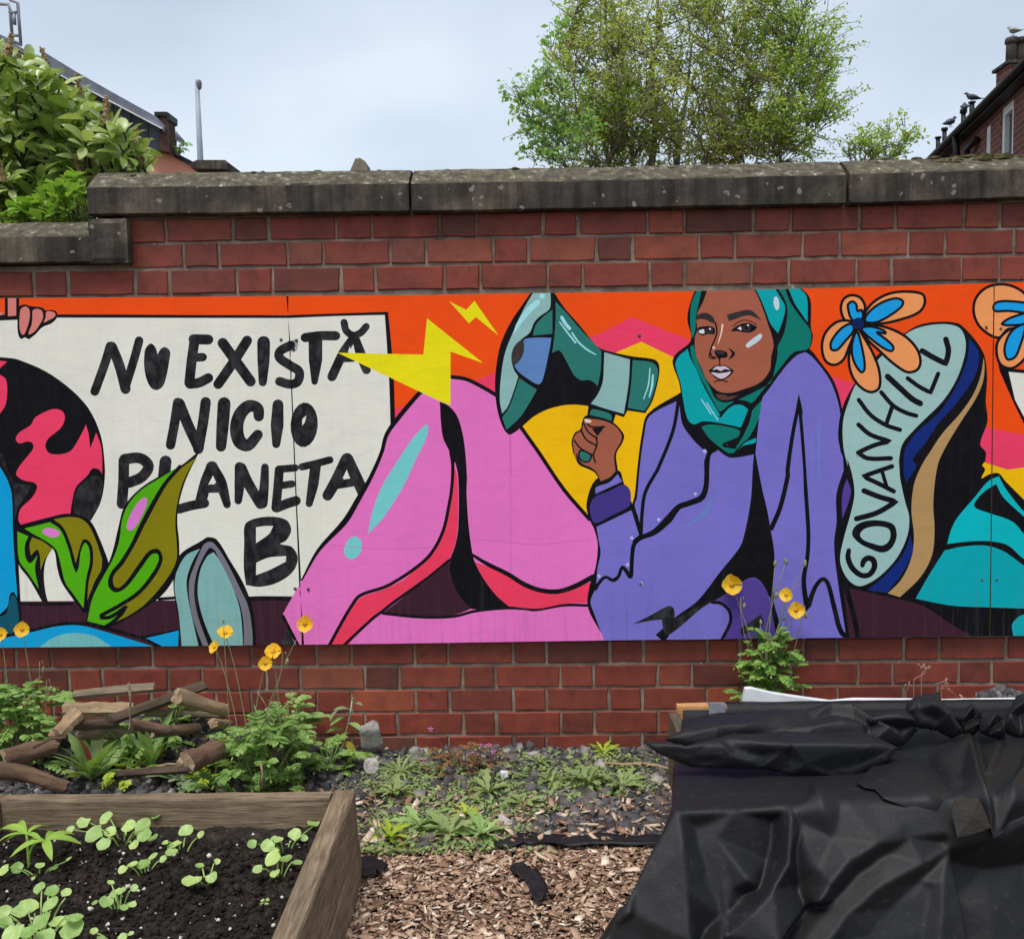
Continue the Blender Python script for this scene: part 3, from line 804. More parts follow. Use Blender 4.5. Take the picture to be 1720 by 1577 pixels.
FILL('k', 'N', '760,672* 830,610 930,560 1030,548 1100,580 1158,610* 1100,672 1000,692 880,672'); FILL('eye', 'N', '860,632* 915,596* 928,656*'); DOT('brow', 'N', 1000, 622, 62, 56); DOT('k', 'N', 1002, 612, 32); DOT('eye', 'N', 1020, 583, 15)
LINE('k', 14, 'N', '800,600 870,540 960,506 1060,526 1145,576')
LINE('nosehi', 1, 'N', '645,575,26 630,680,22 580,855,10'); DOT('nosehi', 'N', 515, 912, 20)
FILL('k', 'N', '525,970 570,945 690,970 722,1010 700,1060 640,1062 600,1088 560,1050'); DOT('brow', 'N', 612, 985, 66, 22, 0.15)
FILL('k', 'N', '720,908* 790,950 832,996 800,1050 720,1096* 768,1030 780,990'); LINE('k', 20, 'N', '460,985 450,1050 490,1072 545,1062'); LINE('k', 18, 'N', '600,1080 605,1155')
FILL('k', 'N', '438,1252* 520,1190 580,1164 620,1172 660,1164 722,1190 816,1252* 750,1332 650,1386 560,1372 490,1310')
FILL('lip', 'N', '498,1242 560,1186 620,1192 655,1180 700,1196 758,1242 680,1226 620,1256 560,1230'); FILL('lip', 'N', '478,1276 600,1288 700,1274 772,1266 700,1342 620,1370 540,1330')
LINE('k', 18, 'N', '530,1416 580,1395 660,1395 716,1416')
FILL('sw', 'N', '984,880 1040,818 1130,750 1200,706 1232,735 1190,802 1080,880 1020,914'); FILL('hi2', 'N', '1030,865 1070,825 1190,745 1195,765 1140,815 1070,865')
# --- right: black mass, cyan cloth, maroon
FILL('maroon', 'M', '160,980* 350,1040* 620,1080* 1300,1380* 1400,1560* 230,1560*')
LINE('k', 40, 'M', '180,1010 240,1230 300,1500')
FILL('k', 'I', '395,860 560,650 780,470 900,400 1050,375 1200,385 1262,430 1350,530 1412,640 1432,800 1422,1000 1435,1150 1378,1330 1425,1400 1400,1480 M 1265,20 1278,60 1252,100 1275,130 1245,200 1310,168 1380,162 1430,220 1577,368 1900,700 2300,1040 2560,1560* 1400,1560* 1165,1425* 1000,1330 800,1200 600,1140 350,1086 180,1030 120,850 130,700 150,600 230,420 250,300 220,150 150,0 I 290,1400 268,1250 300,1050')
FILL('cy2', 'M', '978,712* 1010,600 1060,505 1200,340 1300,222 1382,184* 1420,260 1500,370 1577,462 1900,800 2250,1090 2320,1230* 1900,1010 1577,830 1450,722 1300,690 1130,694')
FILL('k', 'M', '1188,402 1260,310 1360,244* 1410,340 1500,430 1600,520 1900,790* 1860,850* 1600,660 1490,540 1300,470 1205,435')
FILL('cy3', 'M', '958,762* 1100,732 1280,725 1420,770 1577,880 1900,1080 2300,1290* 1900,1225* 1300,1205 1050,1195 900,1172 733,1137* 840,950')
FILL('cy3', 'M', '1484,1340 1530,1282 1577,1262 1900,1262 2380,1400 2440,1560* 1510,1560* 1492,1420')
# --- shoe sole
FILL('sole', 'I', '800,470 900,420 1050,394 1180,405 1240,450 1266,560 1240,700 1180,850 1080,1000 950,1130 850,1230 770,1330 744,1450 M 605,100 612,200 650,380 682,500 670,640 600,800 500,920 400,1000 300,1040 230,1012 170,930 144,830 170,680 220,500 256,330 240,180 200,50 I 345,1500 310,1350 308,1150 350,1000 410,860 560,690')
FILL('navy', 'I', '1290,498* 1360,600 1366,700 1320,830 1200,1000 1050,1170 950,1320 850,1450 M 740,100 658,235* 640,150 645,0 I 805,1340 900,1220 1050,1090 1180,900 1260,720 1288,600')
FILL('navy', 'M', '690,645* 712,760 680,850 600,980 508,1092* 355,1072* 480,970 600,840 660,740')
FILL('tan', 'I', '1405,655* 1412,720 1400,840 1340,980 1230,1150 1120,1330 1060,1450 M 900,120 880,250 870,420 880,600 860,800 770,970 610,1126* 516,1096* 620,990 700,820 720,650 700,450 720,250 780,100 I 980,1400 1080,1250 1230,1080 1330,930 1385,780')
LINE('k', 1, 'M', '212,762,36 206,820,42 240,900,44 310,956,42 372,950,42 412,890,44 400,835,46 360,822,44 328,845,44 318,878,36')
FILL('k', 'M', '238,640 260,575 330,536 450,528 560,560 586,640 565,715 520,765 460,778 380,750 300,710'); FILL('sole', 'M', '300,645 320,605 380,580 460,576 525,598 536,650 515,700 470,724 400,708 330,682')
LINE('k', 42, 'M', '330,298 450,345 582,382* 430,470 272,516'); LINE('k', 36, 'M', '548,108 322,186* 450,245 562,302'); LINE('k', 30, 'M', '472,150 506,262')
LINE('k', 36, 'I', '428,1178 520,1255 676,1308* 560,1335 422,1396* 500,1440 680,1440')
LINE('k', 34, 'I', '430,985 520,1100 640,1180 752,1218'); LINE('k', 34, 'I', '605,925 700,1030 800,1085 878,1108'); LINE('k', 34, 'I', '690,1040 642,1180')
LINE('k', 46, 'I', '655,802 760,900 850,980 910,1012'); LINE('k', 34, 'I', '812,816 900,880 990,928* 1050,780'); LINE('k', 44, 'I', '925,602 1010,652 1110,702* 1130,600 1110,512')
# --- flowers
for s_ in ('330,370 290,280 310,200 370,168 440,186 478,250 470,300 420,360', '480,300 560,210 680,152 820,140 930,162 945,230 900,300 780,350 600,390 470,382',
           '360,370 260,376 170,460 142,570 170,680 240,712 310,670 350,580 400,430', '470,400 620,412 780,480 880,580 912,680 888,748 810,768 700,700 590,600 480,490',
           '420,430 370,560 352,680 380,800 450,890 530,924 590,888 590,760 540,620 460,480'): RING('k', 22, 'I', s_, 'petal')
for s_ in ('350,290 346,240 380,216 410,240 420,292 450,282 462,340 400,372 365,340', '478,372 500,310 600,230 720,192 775,215 760,260 650,340 560,380',
           '372,390 290,430 215,530 216,590 260,594 320,530 390,440', '415,450 376,560 390,680 450,770 476,740 460,600', '450,430 520,412 620,440 642,466 570,456 640,510 700,570 690,602 640,590 540,520'): RING('k', 20, 'I', s_, 'bl2')
DOT('navyd', 'I', 425, 386, 44)
FILL('k', 'I', '1480,520* 1510,640* 1560,735* 3340,880* 3340,1760* 2030,1800* 1640,1010* 1530,760*'); FILL('white', 'I', '1600,766 3300,915 3300,1720 2060,1750 1650,985', True)
for s_ in ('1800,330 1900,220 2040,190 2120,270 2060,380 1900,420', '1790,400 1900,430 1990,540 1960,650 1860,640 1790,520', '1520,500 1390,430 1330,320 1340,200 1420,112 1540,82 1660,110 1750,190 1780,420 1600,430', '1520,520 1506,620 1540,710 1620,738 1700,690 1760,600 1770,430 1620,430'): RING('k', 22, 'I', s_, 'petal')
for s_ in ('1810,340 1900,270 2000,240 2030,290 1900,360', '1800,410 1880,460 1920,560 1870,570 1800,480', '1480,270 1500,226 1600,214 1780,244 1780,304 1600,290 1500,292', '1548,392 1620,342 1780,306 1780,380 1620,402', '1590,668 1568,580 1620,452 1720,392 1726,440 1690,560 1650,650'): RING('k', 20, 'I', s_, 'bl2')
DOT('navyd', 'I', 1775, 350, 44)
for x_, y_ in ((1427, 420), (1540, 428)): DOT('w', 'I', x_, y_, 12)
DOT('brown', 'G', 1350, 465, 14)
for x_, y_ in ((815, 1062), (918, 1068)): DOT('w', 'D', x_, y_, 13)

# --- flat partition of the painted surface: each small triangle takes the topmost colour over it
def board_edges():
    tops = [(-560, 505), (0, 501.3), (340, 498.7), (680, 496.2), (800, 493.8), (1140, 489.6), (1400, 484), (1560, 479), (1720, 474), (2150, 462)]
    bots = [(-560, 1094), (0, 1087.5), (340, 1084.5), (680, 1080.5), (1040, 1075), (1260, 1072.6), (1480, 1070), (1720, 1067.5), (2150, 1063)]
    f = lambda tab: (lambda x: float(np.interp(x, [t[0] for t in tab], [t[1] for t in tab])))
    return f(tops), f(bots)
b_top, b_bot = board_edges()
SEAMS = [[(-545, 505), (-545, 1094)], [(482.2, 497.6), (508.8, 1083)], [(1670.2, 475.5), (1662.4, 1068)], [(2140, 462), (2140, 1063)]]

def paint_material():
    m, t, b = nodes('mural_paint')
    at_ = t.nodes.new('ShaderNodeAttribute'); at_.attribute_name = 'paint'
    v = worldpos(t)
    inv = t.nodes.new('ShaderNodeMath'); inv.operation = 'SUBTRACT'; inv.inputs[0].default_value = 1.0
    t.links.new(at_.outputs['Alpha'], inv.inputs[1])
    br = noise_n(t, worldpos(t, (1.0, 1, 0.7)), 30, 5, 0.6, 0.5)          # thin brush-work in the dark paint
    fac = t.nodes.new('ShaderNodeMath'); fac.operation = 'MULTIPLY'
    t.links.new(inv.outputs[0], fac.inputs[0])
    t.links.new(ramp(t, br, [(0.42, (0, 0, 0)), (0.74, (0.5,) * 3)]), fac.inputs[1])
    c = mix(t, fac.outputs[0], at_.outputs['Color'], rgb(112, 112, 114))
    g1 = noise_n(t, worldpos(t, (0.35, 1, 3.2)), 52, 4, 0.6)                # roller and ply grain
    c = mix(t, 1.0, c, ramp(t, g1, [(0.3, (0.97, 0.97, 0.97)), (0.7, (1.02, 1.02, 1.02))]), 'MULTIPLY')
    g2 = noise_n(t, v, 3.2, 5, 0.6)
    c = mix(t, 1.0, c, ramp(t, g2, [(0.3, (0.94, 0.94, 0.935)), (0.65, (1.02, 1.02, 1.02))]), 'MULTIPLY')
    st = noise_n(t, worldpos(t, (1, 1, 0.045)), 60, 4, 0.65)                # rain-washed grime streaks, stronger low on the boards
    sz = t.nodes.new('ShaderNodeSeparateXYZ'); t.links.new(v, sz.inputs[0])
    mr = t.nodes.new('ShaderNodeMapRange'); mr.inputs['From Min'].default_value = 0.36; mr.inputs['From Max'].default_value = 0.72
    mr.inputs['To Min'].default_value = 0.9; mr.inputs['To Max'].default_value = 0.16
    t.links.new(sz.outputs['Z'], mr.inputs['Value'])
    sm = t.nodes.new('ShaderNodeMath'); sm.operation = 'MULTIPLY'
    t.links.new(ramp(t, st, [(0.5, (0, 0, 0)), (0.74, (0.36,) * 3)]), sm.inputs[0]); t.links.new(mr.outputs[0], sm.inputs[1])
    c = mix(t, sm.outputs[0], c, rgb(92, 84, 84))
    g3 = noise_n(t, worldpos(t, (0.5, 1, 1.4)), 17, 6, 0.7, 1.2)
    c = mix(t, 1.0, c, ramp(t, g3, [(0.3, (0.93, 0.935, 0.94)), (0.5, (1, 1, 1)), (0.7, (1.035, 1.03, 1.02))]), 'MULTIPLY')
    sp = noise_n(t, v, 150, 2, 0.5)
    c = mix(t, ramp(t, sp, [(0.79, (0, 0, 0)), (0.81, (0.5,) * 3)]), c, rgb(84, 72, 62))
    t.links.new(c, b.inputs['Base Color'])
    b.inputs['Roughness'].default_value = 0.58
    b.inputs['Specular IOR Level'].default_value = 0.12
    bump(t, b, noise_n(t, worldpos(t, (0.3, 1, 3)), 70, 5, 0.65), 0.08, 0.003)
    return m
M_PAINT = paint_material()
M_PLY = simple('plywood_edge', rgb(110, 84, 60), rgb(150, 120, 88), 40, 0.8, (0.2, 1, 4))

def build_mural():
    verts, edges = [], []
    def add_poly(p, closed=True):
        n0 = len(verts)
        for q in p: verts.append(Vector((float(q[0]), float(q[1]))))
        n = len(p)
        for i in range(n if closed else n - 1): edges.append((n0 + i, n0 + (i + 1) % n))
    items = []
    for col, kind, pts, ws in SHAPES:
        if kind == 'fill':
            add_poly(pts); items.append((col, 'fill', pts, None))
        else:
            d = np.gradient(pts, axis=0)
            nrm = np.stack([-d[:, 1], d[:, 0]], 1)
            nrm /= np.maximum(np.linalg.norm(nrm, axis=1, keepdims=True), 1e-6)
            lft, rgt = pts + nrm * ws[:, None], pts - nrm * ws[:, None]
            cap1 = [pts[-1] + ws[-1] * np.array([cos(a), sin(a)]) for a in (math.atan2(nrm[-1][1], nrm[-1][0]) - np.linspace(0, pi, 7)[1:-1])]
            cap0 = [pts[0] + ws[0] * np.array([cos(a), sin(a)]) for a in (math.atan2(-nrm[0][1], -nrm[0][0]) - np.linspace(0, pi, 7)[1:-1])]
            poly = np.vstack([lft, np.array(cap1), rgt[::-1], np.array(cap0)])
            add_poly(poly); items.append((col, 'line', pts, ws))
    xs_ = np.linspace(-545, 2140, 90)
    add_poly([(x, b_top(x)) for x in xs_], False); add_poly([(x, b_bot(x)) for x in xs_], False)
    for (a, b) in SEAMS:
        for s in (-1, 1):
            add_poly([(a[0] + s * 1.0, a[1] - 30), (b[0] + s * 1.0, b[1] + 30)], False)
    for gx in range(-540, 2140, 60): add_poly([(gx, 440), (gx, 1120)], False)
    ov, oe, of, *_ = delaunay_2d_cdt(verts, edges, [], 0, 0.02)
    V2 = np.array([(p.x, p.y) for p in ov]); T = np.array([f for f in of if len(f) == 3])
    C = V2[T].mean(axis=1)
    top = np.interp(C[:, 0], xs_, [b_top(x) for x in xs_]); bot = np.interp(C[:, 0], xs_, [b_bot(x) for x in xs_])
    keep = (C[:, 1] > top) & (C[:, 1] < bot)
    T, C = T[keep], C[keep]
    colr_ = np.zeros((len(T), 4)); colr_[:] = items[0][0]
    for col, kind, p, ws in items:
        pad = 0 if kind == 'fill' else ws.max()
        lo_, hi_ = p.min(0) - pad, p.max(0) + pad
        idx = np.nonzero((C[:, 0] >= lo_[0]) & (C[:, 0] <= hi_[0]) & (C[:, 1] >= lo_[1]) & (C[:, 1] <= hi_[1]))[0]
        if not len(idx): continue
        X, Y = C[idx, 0], C[idx, 1]
        if kind == 'fill':
            wn = np.zeros(len(idx), int)
            for i in range(len(p)):
                x0, y0 = p[i]; x1, y1 = p[(i + 1) % len(p)]
                cr_ = (x1 - x0) * (Y - y0) - (X - x0) * (y1 - y0)
                wn += ((y0 <= Y) & (y1 > Y) & (cr_ > 0)).astype(int) - ((y0 > Y) & (y1 <= Y) & (cr_ < 0)).astype(int)
            ins = wn != 0
        else:
            ins = np.zeros(len(idx), bool)
            for i in range(len(p) - 1):
                a, d = p[i], p[i + 1] - p[i]
                L2 = max(float(d @ d), 1e-9)
                t_ = np.clip(((X - a[0]) * d[0] + (Y - a[1]) * d[1]) / L2, 0, 1)
                wd = ws[i] + (ws[i + 1] - ws[i]) * t_
                ins |= (X - a[0] - t_ * d[0]) ** 2 + (Y - a[1] - t_ * d[1]) ** 2 <= wd * wd
        colr_[idx[ins]] = col
    W = np.array([tuple(at(x, y, YB)) for x, y in V2])
    return V2, T, C, colr_, W
mural = tag(empty('mural', tuple(at(860, 1077, YB))), 'long bright painted mural on plywood boards with a protest placard, megaphone and woman', 'mural')
MO = mural.location.copy()
V2, TRI, CEN, TCOL, W3 = build_mural()
def seam_x(k, y):
    (x0, y0), (x1, y1) = SEAMS[k]
    return x0 + (x1 - x0) * (y - y0) / (y1 - y0)
for k in range(3):
    sel = (CEN[:, 0] > seam_x(k, CEN[:, 1]) + 1.0) & (CEN[:, 0] < seam_x(k + 1, CEN[:, 1]) - 1.0)
    T = TRI[sel]; col = TCOL[sel]
    u, inv = np.unique(T, return_inverse=True)
    P = W3[u] - np.array(MO); F = inv.reshape(T.shape)[:, ::-1]
    # orient towards the viewer
    n = np.cross(P[F[0, 1]] - P[F[0, 0]], P[F[0, 2]] - P[F[0, 0]])
    e0, e1, e2 = P[F[:, 0]], P[F[:, 1]], P[F[:, 2]]
    ny = np.cross(e1 - e0, e2 - e0)[:, 1]
    F[ny > 0] = F[ny > 0][:, ::-1]
    me = fastmesh('board', P, F, M_PAINT)
    ca = me.color_attributes.new('paint', 'FLOAT_COLOR', 'CORNER')
    ca.data.foreach_set('color', np.repeat(col, 3, axis=0).astype(np.float32).ravel())
    bo = link('board', me, mural)
    # plywood body behind the paint
    pb = MB()
    ya = np.linspace(0, 1, 30)
    xt0, xt1 = SEAMS[k][0][0] + .8, SEAMS[k + 1][0][0] - .8
    xb0, xb1 = SEAMS[k][1][0] + .8, SEAMS[k + 1][1][0] - .8
    front = [at(xt0 + (xt1 - xt0) * s, b_top(xt0 + (xt1 - xt0) * s), YB) for s in ya] + [at(xb1 + (xb0 - xb1) * s, b_bot(xb1 + (xb0 - xb1) * s), YB) for s in ya]
    fr = [p - MO for p in front]; nn = len(fr)
    pb.add(fr + [p + Vector((0, .018, 0)) for p in fr], [tuple(range(nn, 2 * nn))] + [(i, (i + 1) % nn, nn + (i + 1) % nn, nn + i) for i in range(nn)])
    pb.build('plywood_sheet', M_PLY, mural)
M_SCREW = simple('screw_steel', rgb(58, 54, 54), rgb(110, 106, 104), 60, 0.4)
for px, py in ((496, 989), (518, 991), (1649, 973), (1674, 973), (1657, 551), (1681, 552), (1076, 980), (1074, 564), (472, 571), (498, 572)):
    s = MB(); p = at(px, py, YB) - MO
    s.lathe([(.0042, 0), (.0042, .0022), (.0018, .003)], n=10)
    s.v = [(p.x + x, p.y - z, p.z + y) for x, y, z in s.v]
    s.build('screw', M_SCREW, mural)
# ------------------------------------------------------------------ leaf helpers
def leaf_geo(Lg, Wd, fold=0.25, curl=0.25, n=5, tip=1.0, base=0.0, lobes=0):
    """leaf along +Y from the origin, up is +Z; two strips beside a midrib"""
    V, F = [], []
    for i in range(n + 1):
        s = i / n
        wdt = Wd / 2 * (sin(pi * min(1, (s * 0.94 + base) / (0.94 + base))) ** (0.75 if tip else 1)) if 0 < i < n else (Wd * .04 if i == 0 else 0.0)
        if lobes and 0 < i < n: wdt *= (1.25 if i % 2 else 0.55) if lobes == 1 else (1.14 if i % 2 else 0.84)
        y = Lg * (s - curl * .25 * s * s); z = -curl * Lg * s * s * .55
        V += [(-wdt, y, z + fold * wdt), (0, y, z), (wdt, y, z + fold * wdt)]
    for i in range(n):
        a = i * 3
        F += [(a, a + 1, a + 4, a + 3), (a + 1, a + 2, a + 5, a + 4)]
    return np.array(V, float), F

def basis(d, up=Vector((0, 0, 1)), roll=0.0):
    y = Vector(d).normalized()
    x = y.cross(up)
    if x.length < 1e-4: x = y.orthogonal()
    x.normalize(); z = x.cross(y)
    if roll:
        x, z = x * cos(roll) + z * sin(roll), z * cos(roll) - x * sin(roll)
    return Matrix(((x.x, y.x, z.x), (x.y, y.y, z.y), (x.z, y.z, z.z)))

class Bunch:
    """many small pieces joined into one mesh"""
    def __init__(self): self.V = []; self.F = []; self.n = 0
    def add(self, V, F, pos, M=None, s=1.0):
        A = np.asarray(V) * s
        if M is not None: A = A @ np.array(M).T
        self.V.append(A + np.array(pos)); self.F += [tuple(i + self.n for i in f) for f in F]; self.n += len(A)
    def build(self, name, mat, parent=None, smooth=True, off=None):
        V = np.vstack(self.V)
        if off is not None: V = V - np.array(off)
        return link(name, mesh(name, V, self.F, mat, smooth), parent)

def place(o, pos, d, roll=0.0, s=1.0, up=Vector((0, 0, 1))):
    o.matrix_local = Matrix.Translation(pos) @ basis(d, up, roll).to_4x4() @ Matrix.Scale(s, 4)
    return o

def rdir(el0, el1, az=None):
    a = random.uniform(0, 2 * pi) if az is None else az
    e = random.uniform(el0, el1)
    return Vector((cos(a) * cos(e), sin(a) * cos(e), sin(e)))

# ------------------------------------------------------------------ far building on the right
M_FARBRICK = None
def farbrick():
    m, t, b = nodes('far_brickwork')
    tcn = t.nodes.new('ShaderNodeTexCoord')
    br = t.nodes.new('ShaderNodeTexBrick')
    br.inputs['Scale'].default_value = 1.0
    br.inputs['Brick Width'].default_value = 0.23; br.inputs['Row Height'].default_value = 0.085; br.inputs['Mortar Size'].default_value = 0.009
    br.inputs['Color1'].default_value = rgb(128, 66, 54); br.inputs['Color2'].default_value = rgb(104, 52, 46); br.inputs['Mortar'].default_value = rgb(140, 116, 104)
    t.links.new(tcn.outputs['UV'], br.inputs['Vector'])
    n1 = noise_n(t, worldpos(t), 2.0, 5, 0.6)
    c = mix(t, 1.0, br.outputs['Color'], ramp(t, n1, [(0.3, (0.75,) * 3), (0.7, (1.1,) * 3)]), 'MULTIPLY')
    t.links.new(c, b.inputs['Base Color']); b.inputs['Roughness'].default_value = 0.9
    return m
M_FARBRICK = farbrick()
M_DARKTRIM = simple('black_gutter', rgb(24, 23, 25), rgb(40, 38, 40), 6, 0.5)
M_SLATE = simple('roof_slate', rgb(52, 52, 58), rgb(78, 78, 84), 5, 0.7)
M_UPVC = simple('white_frame', rgb(222, 224, 226), rgb(238, 238, 238), 5, 0.4)
def glassmat():
    m, t, b = nodes('window_glass')
    b.inputs['Base Color'].default_value = rgb(34, 40, 46); b.inputs['Roughness'].default_value = 0.05
    b.inputs['Specular IOR Level'].default_value = 0.8
    bump(t, b, noise_n(t, worldpos(t), 3, 2), 0.05, 0.01)
    return m
M_GLASS = glassmat()

FANG = radians(9.8)
FDIR = Vector((sin(FANG), cos(FANG), 0)); FNOR = Vector((-cos(FANG), sin(FANG), 0))      # along facade, outward
_p0 = CPOS + ray(1720, 135) * 13.2
def fac(px, py):
    d = ray(px, py); return CPOS + d * ((_p0 - CPOS).dot(FNOR) / d.dot(FNOR))
def fcoord(p): return (Vector(p) - _p0).dot(FDIR), Vector(p).z
ten = tag(empty('tenement', (_p0.x, _p0.y, 0), 0), 'red brick tenement receding behind the wall with black gutter and chimney', 'building')
TO = Vector((_p0.x, _p0.y, 0))
def fq(s, z, out=0.0): return _p0 + FDIR * s + FNOR * out + Vector((0, 0, z - _p0.z)) - TO
eave = _p0.z - .02
WINS = []
for (pa, pb, yt) in ((1682, 1703, 170), (1655.5, 1664, 207)):
    s0, s1 = fcoord(fac(pb, yt))[0], fcoord(fac(pa, yt))[0]
    zt = fcoord(fac((pa + pb) / 2, yt + 4))[1]
    WINS.append((s0, s1, zt - 1.5, zt))
WINS.append((WINS[0][0] - 3.2, WINS[0][1] - 3.2, WINS[0][2], WINS[0][3]))
WINS.sort()
fw = MB(); uv = []
def wq(s0, s1, z0, z1):
    if s1 - s0 < .01 or z1 - z0 < .01: return
    fw.add([fq(s0, z0), fq(s1, z0), fq(s1, z1), fq(s0, z1)], [(0, 3, 2, 1)]); uv.append([(s0, z0), (s0, z1), (s1, z1), (s1, z0)])
cur = -9.0
zb_, zt_ = WINS[0][2], WINS[0][3]
for (s0, s1, z0, z1) in WINS:
    wq(cur, s0, 0, eave - .01); wq(s0, s1, 0, z0); wq(s0, s1, z1, eave - .01)
    for (A_, B_, C_, D_) in ((fq(s0, z0), fq(s0, z1), fq(s0, z1, -.16), fq(s0, z0, -.16)), (fq(s1, z1), fq(s1, z0), fq(s1, z0, -.16), fq(s1, z1, -.16)),
                             (fq(s0, z1), fq(s1, z1), fq(s1, z1, -.16), fq(s0, z1, -.16)), (fq(s0, z0), fq(s1, z0), fq(s1, z0, -.16), fq(s0, z0, -.16))):
        fw.add([A_, B_, C_, D_], [(0, 1, 2, 3)]); uv.append([(0, z0), (0, z1), (.16, z1), (.16, z0)])
    cur = s1
wq(cur, 24, 0, eave - .01)
# end wall, far and near
for s_ in (-9.0, 24.0):
    fw.add([fq(s_, 0), fq(s_, 0, -8), fq(s_, eave + .3, -8), fq(s_, eave - .01)], [(0, 1, 2, 3)]); uv.append([(0, 0), (8, 0), (8, eave), (0, eave)])
fo = fw.build('brick_facade', M_FARBRICK, ten)
ul = fo.data.uv_layers.new(name='UVMap')
k = 0
for q in uv:
    for c in q: ul.data[k].uv = c; k += 1
def fbox(name, s0, s1, z0, z1, o0, o1, mat, parent, m=None):
    b = m or MB()
    b.add([fq(s0, z0, o0), fq(s1, z0, o0), fq(s1, z1, o0), fq(s0, z1, o0), fq(s0, z0, o1), fq(s1, z0, o1), fq(s1, z1, o1), fq(s0, z1, o1)],
          [(0, 1, 2, 3), (5, 4, 7, 6), (3, 2, 6, 7), (0, 3, 7, 4), (1, 5, 6, 2), (0, 4, 5, 1)])
    return b if m is not None else b.build(name, mat, parent)
for (s0, s1, z0, z1) in WINS:
    fr = MB(); t_ = .12
    fbox('', s0, s0 + t_, z0, z1, -.02, -.12, None, None, fr); fbox('', s1 - t_, s1, z0, z1, -.02, -.12, None, None, fr)
    fbox('', s0 + t_, s1 - t_, z1 - t_, z1, -.02, -.12, None, None, fr); fbox('', s0 + t_, s1 - t_, z0, z0 + t_, -.02, -.12, None, None, fr)
    fbox('', s0 + t_, s1 - t_, (z0 + z1) / 2 - .03, (z0 + z1) / 2 + .03, -.02, -.12, None, None, fr)
    wn_ = fr.build('window', M_UPVC, ten)
    fbox('pane', s0 + .01, s1 - .01, z0 + .01, z1 - .01, -.085, -.1, M_GLASS, wn_)
    fbox('sill', s0 - .06, s1 + .06, z0 - .1, z0 - .004, .06, -.1, M_STONE, wn_)
# fascia, gutter, soffit, roof
fbox('soffit', -9, 24, eave - .05, eave - .01, .17, -.1, M_DARKTRIM, ten)
gt = MB(); gt.tube([fq(-9, eave + .03, .21), fq(24, eave + .03, .21)], .055, 10); gt.build('gutter', M_DARKTRIM, ten, smooth=True)
fbox('fascia', -9, 24, eave - .009, eave + .09, .165, .14, M_DARKTRIM, ten)
rf = MB(); rf.add([fq(-9, eave + .09, .2), fq(24, eave + .09, .2), fq(24, eave + 1.5, -4), fq(-9, eave + 1.5, -4), fq(24, eave + .09, -8.5), fq(-9, eave + .09, -8.5)], [(0, 1, 2, 3), (3, 2, 4, 5)])
rf.build('roof', M_SLATE, ten)
dp = MB()
sD = fcoord(fac(1627, 205))[0]
dp.tube([fq(sD, eave + .0, .2), fq(sD, eave - .3, .17), fq(sD, eave - .6, .12), fq(sD, 0, .12)], .055, 8); dp.build('downpipe', M_DARKTRIM, ten, smooth=True)
dp = MB(); dp.tube([fq(sD - .75, eave - .25, .06), fq(sD - .35, eave - .3, .1), fq(sD - .3, eave - .6, .1), fq(sD - .3, 0, .1)], .05, 8); dp.build('downpipe', M_DARKTRIM, ten, smooth=True)
# chimney with pots
def on_depth(px, py, dep): return CPOS + ray(px, py) * dep
cA, cB = on_depth(1688, 130, 15.6), on_depth(1735, 130, 15.6)
ch = MB(); zc0, zc1 = eave - .5, on_depth(1700, 113, 15.6).z
ch.box(cA.x, cB.x, cA.y - .15, cA.y + .3, zc0, zc1); ch.v = [tuple(Vector(p) - TO) for p in ch.v]
cho = ch.build('chimney', M_FARBRICK, ten)
cul = cho.data.uv_layers.new(name='UVMap')
for pl in cho.data.polygons:
    for li in pl.loop_indices:
        co = cho.data.vertices[cho.data.loops[li].vertex_index].co; cul.data[li].uv = (co.x + co.y, co.z)
cp = MB(); cp.box(cA.x - .05, cB.x + .05, cA.y - .2, cA.y + .35, zc1 + .002, zc1 + .05); cp.v = [tuple(Vector(p) - TO) for p in cp.v]; cp.build('chimney_cap', M_STONE, cho)
M_POT = simple('sooty_clay_pot', rgb(52, 46, 44), rgb(96, 86, 78), 4, 0.85)
for pxp in (1702.5, 1719):
    q = on_depth(pxp, 98, 15.6); hz = on_depth(pxp, 60, 15.6).z - zc1 - .07
    pt = MB(); pt.lathe([(.085, 0), (.08, hz * .7), (.075, hz * .78), (.1, hz * .8), (.1, hz * .95), (.088, hz)], (q.x - TO.x, q.y - TO.y + .08, zc1 + .05), 12)
    pt.build('chimney_pot', M_POT, cho, smooth=True)
# small vents and finials along the eave
for (px_, yb_, yt_) in ((1596.5, 236, 215), (1585.5, 243, 230), (1629, 214, 184), (1644, 180, 171)):
    p = fac(px_, yb_); s_ = fcoord(p)[0]; hh = fcoord(fac(px_, yt_))[1] - p.z
    v_ = MB(); v_.tube([fq(s_, p.z - .2, .1), fq(s_, p.z + hh * .8, .1)], .04, 8); v_.tube([fq(s_, p.z + hh * .8, .1), fq(s_, p.z + hh, .1)], .06, 8)
    v_.build('vent_pipe', M_DARKTRIM, ten, smooth=True)

